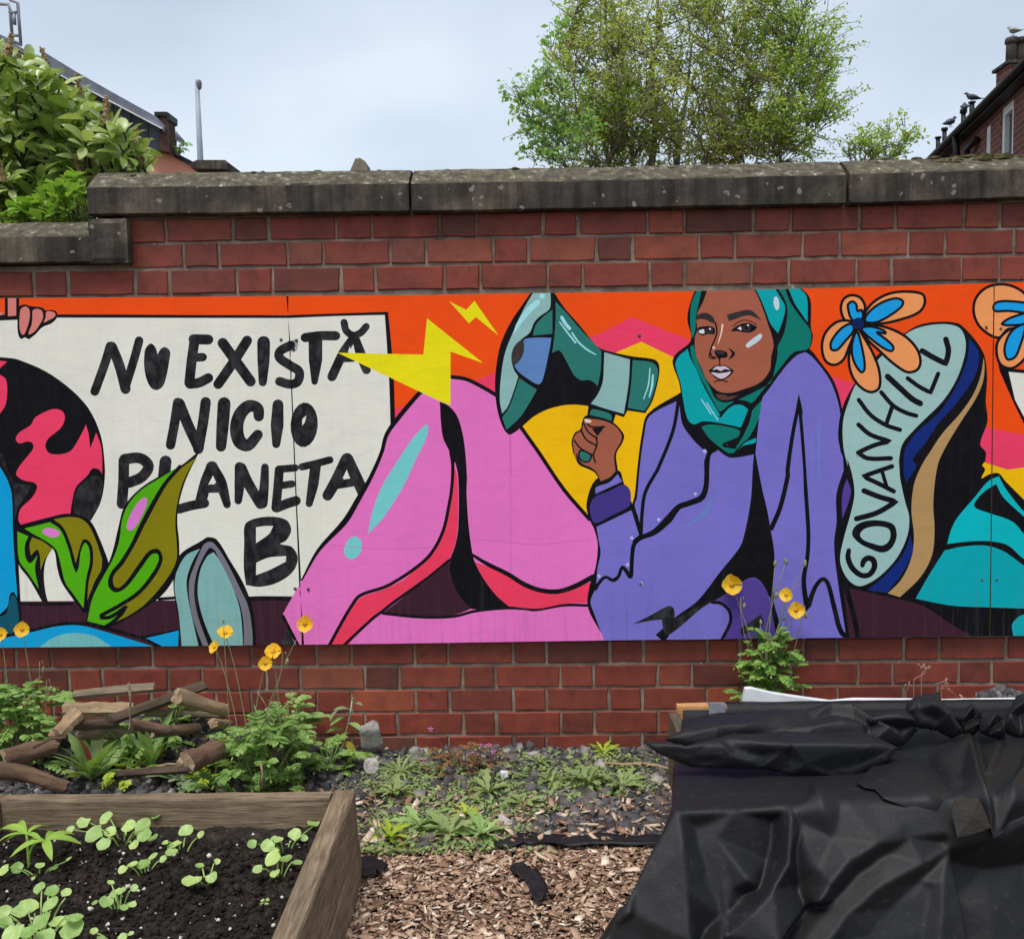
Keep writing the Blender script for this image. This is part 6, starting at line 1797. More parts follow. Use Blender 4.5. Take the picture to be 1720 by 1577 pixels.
bushy('leafy_weed', 'mid green lobed weed in front of the dark diagonal plank', *z1(760, 450), 22, 54, 60, M_POPLEAF, .12)
bushy('leafy_weed', 'bright lobed weed in front of the round log', *z1(1140, 560), 14, 48, 30, M_YELLEAF, .09)
bushy('leafy_weed', 'loose pale weed sprawling over the gravel below the red leaf', *z1(560, 600), 16, 44, 60, M_YELLEAF, .05)
bushy('leafy_weed', 'soft green weed between the two rosettes and the logs', *z1(590, 500), 18, 44, 46, M_POPLEAF, .08)
bushy('leafy_weed', 'small bright weed against the right end of the back plank', *z1(1310, 640), 10, 30, 20, M_YELLEAF, .03)
bushy('leafy_weed', 'tall feathery weed behind the poppy leaves', *z1(1330, 560), 26, 64, 30, M_DOCK, .22)
# sage-like plant with a silver shoot
b = onz(*z1(1530, 560), .0); sg = tag(empty('sage_plant', b), 'leaning sage plant with a silver white shoot against the wall', 'plant')
pts = [at(*z1(x, y), b.y + .04) - b for x, y in ((1540, 500), (1562, 400), (1580, 320), (1592, 245))]
s = MB(); s.tube([Vector((0, 0, 0))] + pts, [.004, .0035, .003, .0028, .002], 6); s.build('shoot', simple('silver_shoot', rgb(150, 156, 140), rgb(192, 196, 184), 40, .8), sg, smooth=True)
V, F = leaf_geo(1, .42, .25, .6, 6); SLM = mesh('leaf', V, F, M_GREYLEAF, True); SLD = mesh('leaf', V, F, M_DOCK, True); SLY = mesh('leaf', V, F, leafmat('yellowing_leaf', rgb(168, 150, 44), rgb(192, 178, 76), .3, .5, .3, 20), True)
for (x, y, ang, ln, mm) in ((1592, 262, 75, 34, SLM), (1588, 275, 20, 60, SLM), (1580, 300, 160, 70, SLM), (1560, 330, 190, 74, SLD), (1570, 360, 0, 80, SLD), (1550, 390, 170, 76, SLD), (1590, 390, -15, 88, SLD), (1545, 430, 200, 60, SLD), (1560, 440, -50, 80, SLY), (1575, 470, -80, 82, SLY), (1530, 300, 215, 60, SLM), (1565, 400, 220, 72, SLD)):
    p = at(*z1(x, y), b.y + .03) - b; k = FPX / (p + b - CPOS).dot(CF); a = radians(ang)
    place(link('leaf', mm, sg), p, Vector((cos(a), random.uniform(-.8, -.2), sin(a) + .15)), random.uniform(-.3, .3), ln / 2.6875 / k * 1.2)
# reddish herb with pink flowers
b = onz(*z2(640, 640), .0); b.z = gz(b.x, b.y); hr = tag(empty('herb_robert', b), 'reddish feathery herb with tiny pink flowers at the foot of the wall', 'plant')
k = FPX / (b - CPOS).dot(CF); B = Bunch()
for i in range(80):
    x, y = z2(random.gauss(620, 105), random.uniform(490, 640)); p = at(x, y, b.y + random.uniform(-.08, .1)) - b
    if p.z < 0: p.z = .005
    pinnate(B, p, rdir(-.1, .9), 16 / k, 5, .5)
o = B.build('foliage', M_REDLEAF, hr, smooth=False); o['kind'] = 'stuff'
s = MB()
for i in range(26):
    x, y = z2(random.gauss(620, 90), random.uniform(470, 590)); p = at(x, y, b.y + random.uniform(-.06, .08)) - b
    s.tube([(p.x * .5, p.y * .6, 0), (p.x * .85, p.y, p.z * .6), p], .0013, 4)
s.build('stems', simple('red_stem', rgb(120, 60, 56), rgb(150, 96, 80), 40, .7), hr)
M_PINK = simple('pink_petal', rgb(206, 112, 182), rgb(228, 150, 206), 60, .6)
for (x, y) in ((680, 527), (708, 490), (750, 490), (772, 520), (432, 560), (468, 412), (700, 640)):
    f_ = Bunch(); V, F = leaf_geo(1, .7, .1, .2, 3); p = at(*z2(x, y), b.y - .02) - b
    for q in range(5):
        a = q * 2 * pi / 5 + .3; f_.add(V, F, (0, 0, 0), basis(Vector((cos(a), -.25, sin(a)))), 7.5 / k * .75)
    o = f_.build('flower', M_PINK, hr); o.location = p
# dandelion clock
b = onz(*z2(214, 1000), .0); dc = tag(empty('dandelion_clock', b), 'white round dandelion seed head on a thin bare stem beside the bed corner', 'flower')
hp = at(*z2(182, 588), b.y + .02) - b; k = FPX / (hp + b - CPOS).dot(CF); R_ = 37 / 2.8667 / k
s = MB(); s.tube(bez(Vector((0, 0, 0)), Vector((.004, 0, hp.z * .5)), hp, 8), .0016, 6); s.build('stem', simple('dandelion_stem', rgb(140, 118, 92), rgb(166, 150, 112), 30, .6), dc, smooth=True)
s = MB(); s.lathe([(.0005, -.005), (.004, -.003), (.0045, .001), (.003, .0045), (.0005, .0055)], hp, 10); s.build('receptacle', M_SPIKE, dc, smooth=True)
f_ = Bunch(); hv = np.array([(-.0003, 0, 0), (.0003, 0, 0), (0.0003, .8, 0), (-.0003, .8, 0)]); pk = []
for q in range(170):
    zc = 1 - 2 * (q + .5) / 170; a = q * 2.39996; d = Vector((sqrt(1 - zc * zc) * cos(a), sqrt(1 - zc * zc) * sin(a), zc)); Bm = basis(d)
    f_.add([(-.012, 0, 0), (.012, 0, 0), (.008, .86, 0), (-.008, .86, 0)], [(0, 1, 2, 3)], hp, Bm, R_)
    for w_ in range(9):
        an = w_ * 2 * pi / 9; e = d * .16 + (Bm @ Vector((cos(an), 0, sin(an)))) * .2
        f_.add([(-.03, 0, 0), (.03, 0, 0), (.012, 1, 0), (-.012, 1, 0)], [(0, 1, 2, 3)], hp + d * R_ * .85, basis(e), R_ * e.length)
m_, t_, b_ = nodes('seed_fluff'); b_.inputs['Base Color'].default_value = rgb(222, 220, 212); b_.inputs['Roughness'].default_value = .9
b_.inputs['Alpha'].default_value = .8
t_.links.new(ramp(t_, noise_n(t_, worldpos(t_), 90, 2), [(.3, rgb(220, 218, 212)), (.7, rgb(242, 240, 236))]), b_.inputs['Base Color'])
o = f_.build('seed_head', m_, dc, smooth=False); o['kind'] = 'stuff'
# broken stone, twig
def rock(name, label, px, py, Y, sx, sy, sz, mat, cat='stone', seed=1):
    p = at(px, py, Y); bm = bmesh.new(); bmesh.ops.create_icosphere(bm, subdivisions=3, radius=1)
    for v in bm.verts:
        c = v.co.copy(); c = Vector([math.copysign(abs(q) ** .55, q) for q in c])
        c *= 1 + .22 * noise.noise(c * 1.3 + Vector((seed, 0, 0))) + .06 * noise.noise(c * 5)
        v.co = (c.x * sx, c.y * sy, c.z * sz)
    me = bpy.data.meshes.new(name); bm.to_mesh(me); bm.free(); me.materials.append(mat)
    return tag(link(name, me, None, loc=p, rot=(random.uniform(-.3, .3), random.uniform(-.3, .3), random.uniform(-.5, .5))), label, cat)
M_ROCK = simple('pale_concrete', rgb(120, 116, 112), rgb(164, 160, 152), 18, .9, bs=.6)
rock('concrete_lump', 'pale grey lump of broken concrete standing against the wall', *z2(178, 448), -.09, .038, .026, .05, M_ROCK, 'stone', 3)
rock('concrete_lump', 'smaller pale lump at the foot of the wall by the reddish herb', *z2(395, 535), -.12, .02, .02, .024, M_ROCK, 'stone', 7)
rock('concrete_lump', 'white quartz stone among the gravel near the reddish herb', *z2(822, 632), -.24, .016, .012, .014, simple('quartz', rgb(190, 188, 196), rgb(222, 220, 226), 40, .5), 'stone', 9)
s = MB(); pts = [onz(*z2(x, y), .03) for x, y in ((1290, 575), (1400, 583), (1500, 580), (1560, 590), (1622, 606))]
s.tube(pts, [.004, .005, .005, .007, .005], 7); tw_ = s.build('twig', M_LOGS[1], None, smooth=True); tag(tw_, 'pale dry twig lying on the gravel at the foot of the wall', 'twig')
# gravel weeds
for (x, y, n_, L_, wd, mat_, lab) in ((325, 640, 15, 42, .08, M_GRASSW, 'grassy tuft on the gravel beside the dandelion head'), (300, 750, 12, 38, .24, M_GRASSW, 'flat dull rosette on the gravel right of the bed corner'),
        (745, 745, 14, 38, .2, M_GRASSW, 'rosette weed at the centre of the gravel strip'), (915, 800, 12, 32, .2, M_GRASSW, 'small rosette below the centre of the gravel strip'),
        (1225, 700, 16, 40, .18, M_GRASSW, 'left of two joined rosettes at the right of the gravel strip'), (1390, 715, 16, 40, .18, M_GRASSW, 'right of two joined rosettes at the right of the gravel strip'),
        (420, 905, 16, 44, .2, M_DOCK, 'larger green rosette at the edge of the wood chips'), (560, 950, 18, 50, .2, M_GRASSW, 'widest green rosette sprawling onto the wood chips'),
        (720, 950, 16, 42, .2, M_DOCK, 'rosette beside the left end of the black strip'), (270, 965, 12, 38, .2, M_YELLEAF, 'yellowish rosette at the foot of the dandelion stem'), (640, 850, 10, 32, .2, M_YELLEAF, 'small bright rosette above the widest rosette'),
        (990, 600, 12, 26, .2, M_GRASSW, 'small weed right of the reddish herb near the wall'), (1300, 545, 12, 24, .16, M_YELLEAF, 'tiny weed at the wall foot beside the dry twig'), (1050, 690, 10, 28, .18, M_GRASSW, 'thin rosette between the centre and right rosettes')):
    rosette('rosette_weed', lab, *z2(x, y), int(n_ * 1.6), L_ * 1.25, wd * 1.15, mat_, (.2, .95), 1, .6, 'weeds on the gravel', nseg=6)
# low moss and tiny leaves creeping over the gravel
mB = Bunch(); V, F = leaf_geo(1, .5, .2, .4, 2)
for (cx_, cy_, sx_, sy_, n_) in ((350, 700, 130, 50, 420), (480, 900, 190, 60, 800), (700, 930, 130, 50, 420), (760, 745, 140, 40, 420), (1280, 700, 150, 36, 480), (920, 800, 120, 30, 260), (300, 960, 130, 50, 420), (1000, 640, 160, 40, 300), (500, 620, 120, 30, 300), (1300, 600, 150, 40, 260)):
    for i in range(int(n_ * 1.8)):
        x, y = z2(random.gauss(cx_, sx_), random.gauss(cy_, sy_)); p = onground(x, min(y, 1440)); 
        if p.y > -.03 or p.x < fo_.x + .01 and p.y < fo_.y: continue
        p.z += .012 + random.uniform(0, .008)
        mB.add(V, F, p, basis(rdir(.0, .9), roll=random.uniform(-.6, .6)), random.uniform(.01, .028))
o = mB.build('creeping_weeds', M_GRASSW, None, smooth=False); tag(o, 'low creeping green weeds spread over the gravel strip', 'ground cover', kind='stuff')
# black membrane scraps
def blackfab():
    m, t, b = nodes('black_membrane')
    v = worldpos(t)
    c = ramp(t, noise_n(t, v, 7, 5, .6), [(.3, rgb(19, 19, 21)), (.7, rgb(27, 27, 29))])
    c = mix(t, ramp(t, noise_n(t, v, 38, 3, .6), [(.6, (0, 0, 0)), (.78, (.3,) * 3)]), c, rgb(74, 71, 68))
    t.links.new(c, b.inputs['Base Color']); b.inputs['Roughness'].default_value = .58; b.inputs['Specular IOR Level'].default_value = .34
    hn = t.nodes.new('ShaderNodeMath'); hn.operation = 'MULTIPLY_ADD'; t.links.new(noise_n(t, v, 30, 4, .6, 1.0), hn.inputs[0]); hn.inputs[1].default_value = 3.0; t.links.new(noise_n(t, v, 420, 2, .6), hn.inputs[2])
    bump(t, b, hn.outputs[0], .22, .003)
    return m
M_FABRIC = blackfab()
def ribbon(name, label, pts, wid, seed, cat='fabric scrap', grp=None):
    """crumpled strip of sheet lying along points (x, y, z metres)"""
    n_ = 20; m = MB(); P_ = [Vector(p) for p in pts]
    for i in range(n_ + 1):
        s = i / n_ * (len(P_) - 1); j = min(int(s), len(P_) - 2); c = P_[j].lerp(P_[j + 1], s - j); d = (P_[j + 1] - P_[j]).normalized(); sd_ = Vector((-d.y, d.x, 0))
        for q in range(7):
            t = q / 6 - .5
            h = .012 * noise.noise(Vector((i * .35 + seed, q * .7, 0))) + .01 * abs(noise.noise(Vector((i * .8, q * .2 + seed, 3))))
            ww = wid * (1 + .25 * noise.noise(Vector((i * .5, seed, 0)))) * (.25 + .75 * min(1, i / 3, (n_ - i) / 3))
            m.v.append(tuple(c + sd_ * t * ww + Vector((0, 0, max(.004, .012 + h)))))
    for i in range(n_):
        for q in range(6): a = i * 7 + q; m.f.append((a, a + 1, a + 8, a + 7))
    o = m.build(name, M_FABRIC, None, smooth=True); md = o.modifiers.new('thickness', 'SOLIDIFY'); md.thickness = .0012
    return tag(o, label, cat, grp)
ribbon('fabric_strip', 'black membrane strip along the edge between gravel and wood chips', [onz(*z2(x, y), gz(*onz(*z2(x, y), 0).xy) + .012) for x, y in ((775, 990), (930, 955), (1060, 970), (1250, 965), (1450, 970), (1700, 970))], .06, 1)
ribbon('fabric_scrap', 'curled black membrane scrap on the wood chips', [onz(*z2(x, y), .012) for x, y in ((868, 1085), (905, 1115), (960, 1150), (990, 1200), (985, 1262))], .05, 5)
ribbon('fabric_scrap', 'dark crumpled scrap against the corner of the raised bed', [onz(*z2(x, y), .014) for x, y in ((118, 1060), (165, 1090), (215, 1125))], .085, 9)
# ------------------------------------------------------------------ bed covered with black membrane, lower right
random.seed(41); RNG = np.random.default_rng(41)
def z3(x, y): return 980 + x / 2.3243, 1080 + y / 2.3243
ZB = .30
BY = -.30
M_RAWWOOD = timber('raw_pallet_wood', rgb(176, 120, 76), rgb(222, 172, 122))
cbed = tag(empty('covered_bed', tuple(onz(1500, 1360, 0).xy) + (0,)), 'timber bed hidden under black fabric with one raw wood corner showing', 'raised bed')
BO = cbed.location.copy()
Ccor = onz(1134, 1362, ZB); Bcor = at(1138, 1186, BY); zb_top = Bcor.z
XR = 2.35
def tplank(name, x0, x1, y0, y1, z0, z1, mat):
    m = MB(); L_ = max(x1 - x0, y1 - y0); along_x = (x1 - x0) >= (y1 - y0); nn = 20
    for i in range(nn + 1):
        s = i / nn - .5
        for (u, v_) in ((-.5, -.5), (.5, -.5), (.5, .46), (.46, .5), (-.46, .5), (-.5, .46)):
            jz = .003 * noise.noise(Vector((i * .7, u * 9, v_ * 9 + x0)))
            m.v.append((s * L_, u * ((y1 - y0) if along_x else (x1 - x0)), v_ * (z1 - z0) + jz))
    for i in range(nn):
        for k in range(6):
            a, b = i * 6 + k, i * 6 + (k + 1) % 6; m.f.append((a, b, b + 6, a + 6))
    m.f += [tuple(range(5, -1, -1)), tuple(nn * 6 + k for k in range(6))]
    o = m.build(name, mat, cbed); o.location = Vector(((x0 + x1) / 2, (y0 + y1) / 2, (z0 + z1) / 2)) - BO
    if not along_x: o.rotation_euler = (0, 0, pi / 2)
    return o
tplank('back_plank', Bcor.x, XR, BY, BY + .035, zb_top - .12, zb_top, M_RAWWOOD)
tplank('back_plank', Bcor.x + .004, XR, BY + .003, BY + .037, -.02, zb_top - .124, M_TIMBD)
tplank('front_plank', Ccor.x + .06, XR, Ccor.y + .06, Ccor.y + .095, -.02, ZB - .03, M_TIMBD)
tplank('side_plank', Bcor.x - .03, Bcor.x + .005, Ccor.y + .1, BY - .004, -.02, ZB - .05, M_TIMBD)
tm = MB(); M_TAPE = simple('grey_tape', rgb(120, 124, 134), rgb(150, 154, 162), 30, .35)
a, b = at(*z3(490, 236), BY - .003), at(*z3(556, 278), BY - .003)
tm.add([(a.x, BY - .0025, a.z), (b.x, BY - .0025, a.z), (b.x, BY - .002, b.z), (a.x, BY - .002, b.z), (a.x, BY + .03, zb_top + .003), (b.x, BY + .03, zb_top + .003)], [(0, 3, 2, 1), (4, 0, 1, 5)])
tm.v = [tuple(Vector(p) - BO) for p in tm.v]; tm.build('tape_patch', M_TAPE, cbed)

gp = MB(); xa, xb_ = at(*z3(388, 260), BY).x, at(*z3(556, 260), BY).x
gp.box(xa, xb_ + .6, BY - .0018, BY - .0002, zb_top - .115, zb_top - .012); gp.v = [tuple(Vector(p) - BO) for p in gp.v]
gp.build('painted_face', simple('dark_grey_paint', rgb(56, 57, 60), rgb(78, 79, 83), 14, .6), cbed)

cover = tag(empty('membrane_cover', tuple(Ccor.xy) + (0,)), 'crumpled black weed membrane draped over the covered bed at the lower right', 'fabric cover')
CO = np.array(cover.location)
def plane_t(p, q, r, px, py):
    n_ = (Vector(q) - Vector(p)).cross(Vector(r) - Vector(p)); n_ = np.array(n_)
    D = np.array(CR)[None] * ((px - CX) / FPX)[:, None] - np.array(CU)[None] * ((py - CY) / FPX)[:, None] + np.array(CF)[None]
    return (np.array(p) - np.array(CPOS)) @ n_ / (D @ n_), D
Gf = onz(1300, 1625, 0.0); C2 = onz(1720, 1350, ZB + .01)
Gl = onz(1000, 1577, 0.0); Gl2 = onz(1118, 1392, 0.0)
TOPP = (Ccor, C2, at(1300, 1196, BY - .01))
def seg_dist(px, py, pl):
    best = np.full(px.shape, 1e9); sgn = np.zeros(px.shape); tt = np.zeros(px.shape); L_ = 0
    tot = sum(math.dist(pl[i], pl[i + 1]) for i in range(len(pl) - 1)); acc = 0
    for i in range(len(pl) - 1):
        (x0, y0), (x1, y1) = pl[i], pl[i + 1]; dx, dy = x1 - x0, y1 - y0; l2 = dx * dx + dy * dy
        t = np.clip(((px - x0) * dx + (py - y0) * dy) / l2, 0, 1)
        d = np.hypot(px - x0 - t * dx, py - y0 - t * dy); c = dx * (py - y0) - dy * (px - x0)
        m = d < best
        best = np.where(m, d, best); sgn = np.where(m, np.sign(c), sgn); tt = np.where(m, (acc + t * sqrt(l2)) / tot, tt); acc += sqrt(l2)
    return best, sgn, tt
def folds(zx, zy, ctl):
    """height above the base surface: straight facets between creases, from control lines [(x, y, h), ...]"""
    P_, H_, E_ = [], [], []
    for ln in ctl:
        for i, (x, y, h) in enumerate(ln):
            P_.append(Vector((x, y))); H_.append(h)
            if i: E_.append((len(P_) - 2, len(P_) - 1))
    ov, oe, of, orig, *_ = delaunay_2d_cdt(P_, E_, [], 0, 1e-3)
    A = np.array([(p.x, p.y) for p in ov]); P0 = np.array([(p.x, p.y) for p in P_]); H0 = np.array(H_)
    H = np.zeros(len(A))
    for i in range(len(A)):
        if orig[i]: H[i] = H0[orig[i][0]]
        else:
            w_ = 1 / (np.hypot(*(P0 - A[i]).T) ** 2 + 1); H[i] = (H0 * w_).sum() / w_.sum()
    wob = np.array([noise.noise(Vector((x * .011, y * .011, 7))) for x, y in zip(zx, zy)]) * 7
    X, Y = zx + wob, zy + wob * .5
    h = np.zeros(len(zx)); done = np.zeros(len(zx), bool)
    for f in of:
        if len(f) != 3: continue
        (x0, y0), (x1, y1), (x2, y2) = A[f[0]], A[f[1]], A[f[2]]
        m = (X >= min(x0, x1, x2)) & (X <= max(x0, x1, x2)) & (Y >= min(y0, y1, y2)) & (Y <= max(y0, y1, y2))
        if not m.any(): continue
        d = (y1 - y2) * (x0 - x2) + (x2 - x1) * (y0 - y2)
        if abs(d) < 1e-9: continue
        k = np.nonzero(m)[0]
        a = ((y1 - y2) * (X[k] - x2) + (x2 - x1) * (Y[k] - y2)) / d; b_ = ((y2 - y0) * (X[k] - x2) + (x0 - x2) * (Y[k] - y2)) / d; c = 1 - a - b_
        q = (a >= -1e-6) & (b_ >= -1e-6) & (c >= -1e-6)
        h[k[q]] = a[q] * H[f[0]] + b_[q] * H[f[1]] + c[q] * H[f[2]]
    return h
def wrinkle(P, amp):
    out = np.zeros(len(P))
    for i, p in enumerate(P):
        v = Vector(p)
        q = Vector((v.x + .6 * v.z + .25 * v.y, v.y - .4 * v.x, v.z))
        a = noise.noise(q * 4.5); b_ = noise.noise(Vector((q.x * 13, q.y * 5, q.z * 9))); c = noise.noise(q * 27)
        out[i] = (1 - abs(a) * 2.2) * .9 + (1 - abs(b_) * 2.2) * .45 + c * .12
    return out * amp
def grid_sheet(name, zpoly, surf, ridges, wr_amp, step=4.0, lift=0.0, thick=.0015, nrm_fix=None):
    """sheet over an outline given in the enlargement's pixels; surf gives the real surface under it"""
    xs_ = [p[0] for p in zpoly]; ys_ = [p[1] for p in zpoly]
    st = step * 2.3243
    gx = np.arange(min(xs_), max(xs_) + st, st); gy = np.arange(min(ys_), max(ys_) + st, st)
    X, Y = np.meshgrid(gx, gy); ny_, nx_ = X.shape
    # pull the boundary cells onto the outline so that edges are clean
    ins = np.array([[inpoly(X[j, i], Y[j, i], zpoly) for i in range(nx_)] for j in range(ny_)])
    near = ins.copy()
    near[1:] |= ins[:-1]; near[:-1] |= ins[1:]; near[:, 1:] |= ins[:, :-1]; near[:, :-1] |= ins[:, 1:]
    near2 = near.copy(); near2[1:, 1:] |= ins[:-1, :-1]; near2[:-1, :-1] |= ins[1:, 1:]; near2[1:, :-1] |= ins[:-1, 1:]; near2[:-1, 1:] |= ins[1:, :-1]
    for j in range(ny_):
        for i in range(nx_):
            if near2[j, i] and not ins[j, i]:
                bx, by, bd = X[j, i], Y[j, i], 1e9
                for k in range(len(zpoly)):
                    (x0, y0), (x1, y1) = zpoly[k], zpoly[(k + 1) % len(zpoly)]; dx, dy = x1 - x0, y1 - y0; l2 = max(dx * dx + dy * dy, 1e-9)
                    t = min(1, max(0, ((X[j, i] - x0) * dx + (Y[j, i] - y0) * dy) / l2)); qx, qy = x0 + t * dx, y0 + t * dy; d = (qx - X[j, i]) ** 2 + (qy - Y[j, i]) ** 2
                    if d < bd: bd, bx, by = d, qx, qy
                X[j, i], Y[j, i] = bx, by
    zx, zy = X.ravel(), Y.ravel()
    P = surf(zx, zy)
    G = P.reshape(ny_, nx_, 3)
    du = np.gradient(G, axis=1); dv = np.gradient(G, axis=0)
    nm = np.cross(dv, du); nm /= np.maximum(np.linalg.norm(nm, axis=2, keepdims=True), 1e-9)
    nm[nm[..., 2] < 0] *= -1
    nm = nm.reshape(-1, 3)
    if nrm_fix is not None: nm = np.tile(np.array(nrm_fix) / np.linalg.norm(nrm_fix), (len(nm), 1))
    h = folds(zx, zy, ridges).reshape(ny_, nx_)
    for _ in range(3):                      # soften each crease to the stiffness of the cloth
        q = np.pad(h, 1, mode='edge'); h = (q[1:-1, 1:-1] * 2 + q[:-2, 1:-1] + q[2:, 1:-1] + q[1:-1, :-2] + q[1:-1, 2:]) / 6
    h = h.ravel() + wrinkle(P, wr_amp) + lift
    P = P + nm * h[:, None]
    P[:, 2] = np.maximum(P[:, 2], .006)
    idx = -np.ones(ny_ * nx_, int); F = []
    ok = near2.ravel()
    for j in range(ny_ - 1):
        for i in range(nx_ - 1):
            q = (j * nx_ + i, j * nx_ + i + 1, (j + 1) * nx_ + i + 1, (j + 1) * nx_ + i)
            if all(ok[k] for k in q) and any(ins.ravel()[k] for k in q): F.append(q[::-1])
    used = np.unique(np.array(F)); idx[used] = np.arange(len(used))
    me = fastmesh(name, P[used] - CO, idx[np.array(F)], M_FABRIC, True)
    o = link(name, me, cover)
    md = o.modifiers.new('thickness', 'SOLIDIFY'); md.thickness = thick; md.offset = -1
    return o
def body(zx, zy, k=.009):
    px, py = 980 + zx / 2.3243, 1080 + zy / 2.3243
    t1, D = plane_t(*TOPP, px, py); t2, _ = plane_t(Ccor, C2, Gf, px, py); t3, _ = plane_t(Ccor, Gl, Gl2 if False else Gl + Vector((.12, .55, .02)), px, py)
    t4 = (0.006 - CPOS.z) / D[:, 2]
    t1 = np.where(t1 < 0, 1e3, t1); t2 = np.where(t2 < 0, 0, t2); t3 = np.where(t3 < 0, 0, t3); t3 = np.minimum(t3, 6)
    m = np.maximum(np.maximum(t1, t2), t3)
    t = m + k * np.log(np.exp((t1 - m) / k) + np.exp((t2 - m) / k) + np.exp((t3 - m) / k)) - k * .0
    t = np.minimum(t, t4)
    return np.array(CPOS)[None] + D * t[:, None]
main_out = [(385, 300), (372, 420), (352, 500), (345, 640), (315, 730), (250, 860), (175, 1010), (60, 1155), (-60, 1310), (-140, 1480), (1400, 1500), (2600, 1500), (2600, 262), (1700, 262), (1000, 262), (560, 268)]
MAINR = [[(345, 640, 0), (600, 655, .002), (800, 660, .012), (1000, 630, .02), (1250, 690, .03), (1400, 745, .04), (1600, 760, .03), (1720, 700, .03), (2600, 700, .02)],
         [(375, 665, .006), (385, 800, .026), (400, 960, .034), (410, 1155, .044), (420, 1500, .05)],
         [(300, 760, 0), (200, 960, .005), (80, 1130, 0), (-140, 1480, 0)], [(170, 1050, .03), (200, 1060, .012)],
         [(440, 720, -.02), (480, 900, -.012), (540, 1060, -.01), (560, 1250, -.01)], [(520, 760, -.006), (565, 1100, .012)],
         [(758, 690, -.034), (735, 850, -.036), (640, 985, -.03), (475, 1135, -.02), (300, 1350, -.02)],
         [(803, 672, .03), (782, 850, .044), (722, 955, .05), (640, 1048, .05), (530, 1155, .054), (380, 1340, .05)],
         [(580, 955, -.004), (640, 925, .016), (692, 960, -.012)],
         [(842, 700, .008), (826, 850, -.002), (852, 960, -.018), (878, 1034, -.026), (780, 1155, -.02), (640, 1350, -.02)],
         [(915, 640, .04), (962, 760, .022), (900, 880, .03)], [(850, 760, .02), (870, 880, .02)],
         [(1392, 774, .016), (1250, 762, .034), (1130, 782, .052), (1010, 845, .06), (935, 935, .064), (888, 1012, .066), (740, 1165, .066), (600, 1350, .06)],
         [(1180, 820, .022), (1060, 900, .022), (960, 1010, .022), (840, 1160, .02), (700, 1350, .02)],
         [(1410, 800, .03), (1290, 860, .05), (1120, 950, .058), (1010, 1050, .05), (900, 1200, .05), (800, 1360, .05)],
         [(1412, 815, .026), (1290, 930, .022), (1180, 1030, .024), (1100, 1130, .03)], [(1000, 1158, .032), (1100, 1130, .042), (1185, 1160, .032)], [(1050, 1240, .03), (1200, 1300, .05), (1250, 1200, .03)],
         [(1414, 820, .03), (1375, 930, .05), (1366, 1050, .055), (1352, 1200, .055), (1340, 1400, .05)], [(1330, 960, .028), (1310, 1120, .03), (1290, 1300, .03)],
         [(1420, 830, .02), (1440, 940, .03), (1462, 1060, .036), (1476, 1200, .036), (1480, 1400, .03)],
         [(1450, 850, -.04), (1480, 1000, -.055), (1510, 1180, -.06), (1520, 1420, -.06)], [(1600, 880, -.05), (1620, 1100, -.04), (1640, 1400, -.04)], [(1760, 860, -.06), (1790, 1100, -.06), (1800, 1400, -.06)], [(2000, 900, -.03), (2050, 1400, -.03)], [(2600, 900, -.04), (2600, 1500, -.04)],
         [(385, 300, 0), (560, 268, 0), (1000, 262, 0), (2600, 262, 0)], [(480, 530, .004), (700, 580, -.004), (860, 622, .004)], [(560, 500, -.004), (900, 540, .006), (1060, 580, .012)], [(-140, 1500, 0), (200, 1500, .0), (900, 1500, .03), (1400, 1500, .03), (2600, 1510, -.04)]]
grid_sheet('draped_sheet', main_out, body, MAINR, .0022, 3.0)
be = MB(); xe = at(*z3(560, 260), BY).x
for i in range(61):
    x = xe + (XR - xe) * i / 60; j = lambda k: .006 * noise.noise(Vector((x * 14, k * 3.3, 2)))
    for y, z in ((BY - .03 + j(1), zb_top - .09), (BY - .012 + j(2), zb_top - .02), (BY - .004, zb_top + .003 + j(3) * .4), (BY + .02, zb_top + .004 + j(4) * .4), (BY + .042, zb_top + .0 + j(5) * .4), (BY + .046 + j(6), zb_top - .1)): be.v.append((x - CO[0], y - CO[1], z - CO[2]))
for i in range(60):
    for k in range(5): a = i * 6 + k; be.f.append((a, a + 6, a + 7, a + 1))
be.build('rim_wrap', M_FABRIC, cover, smooth=True)
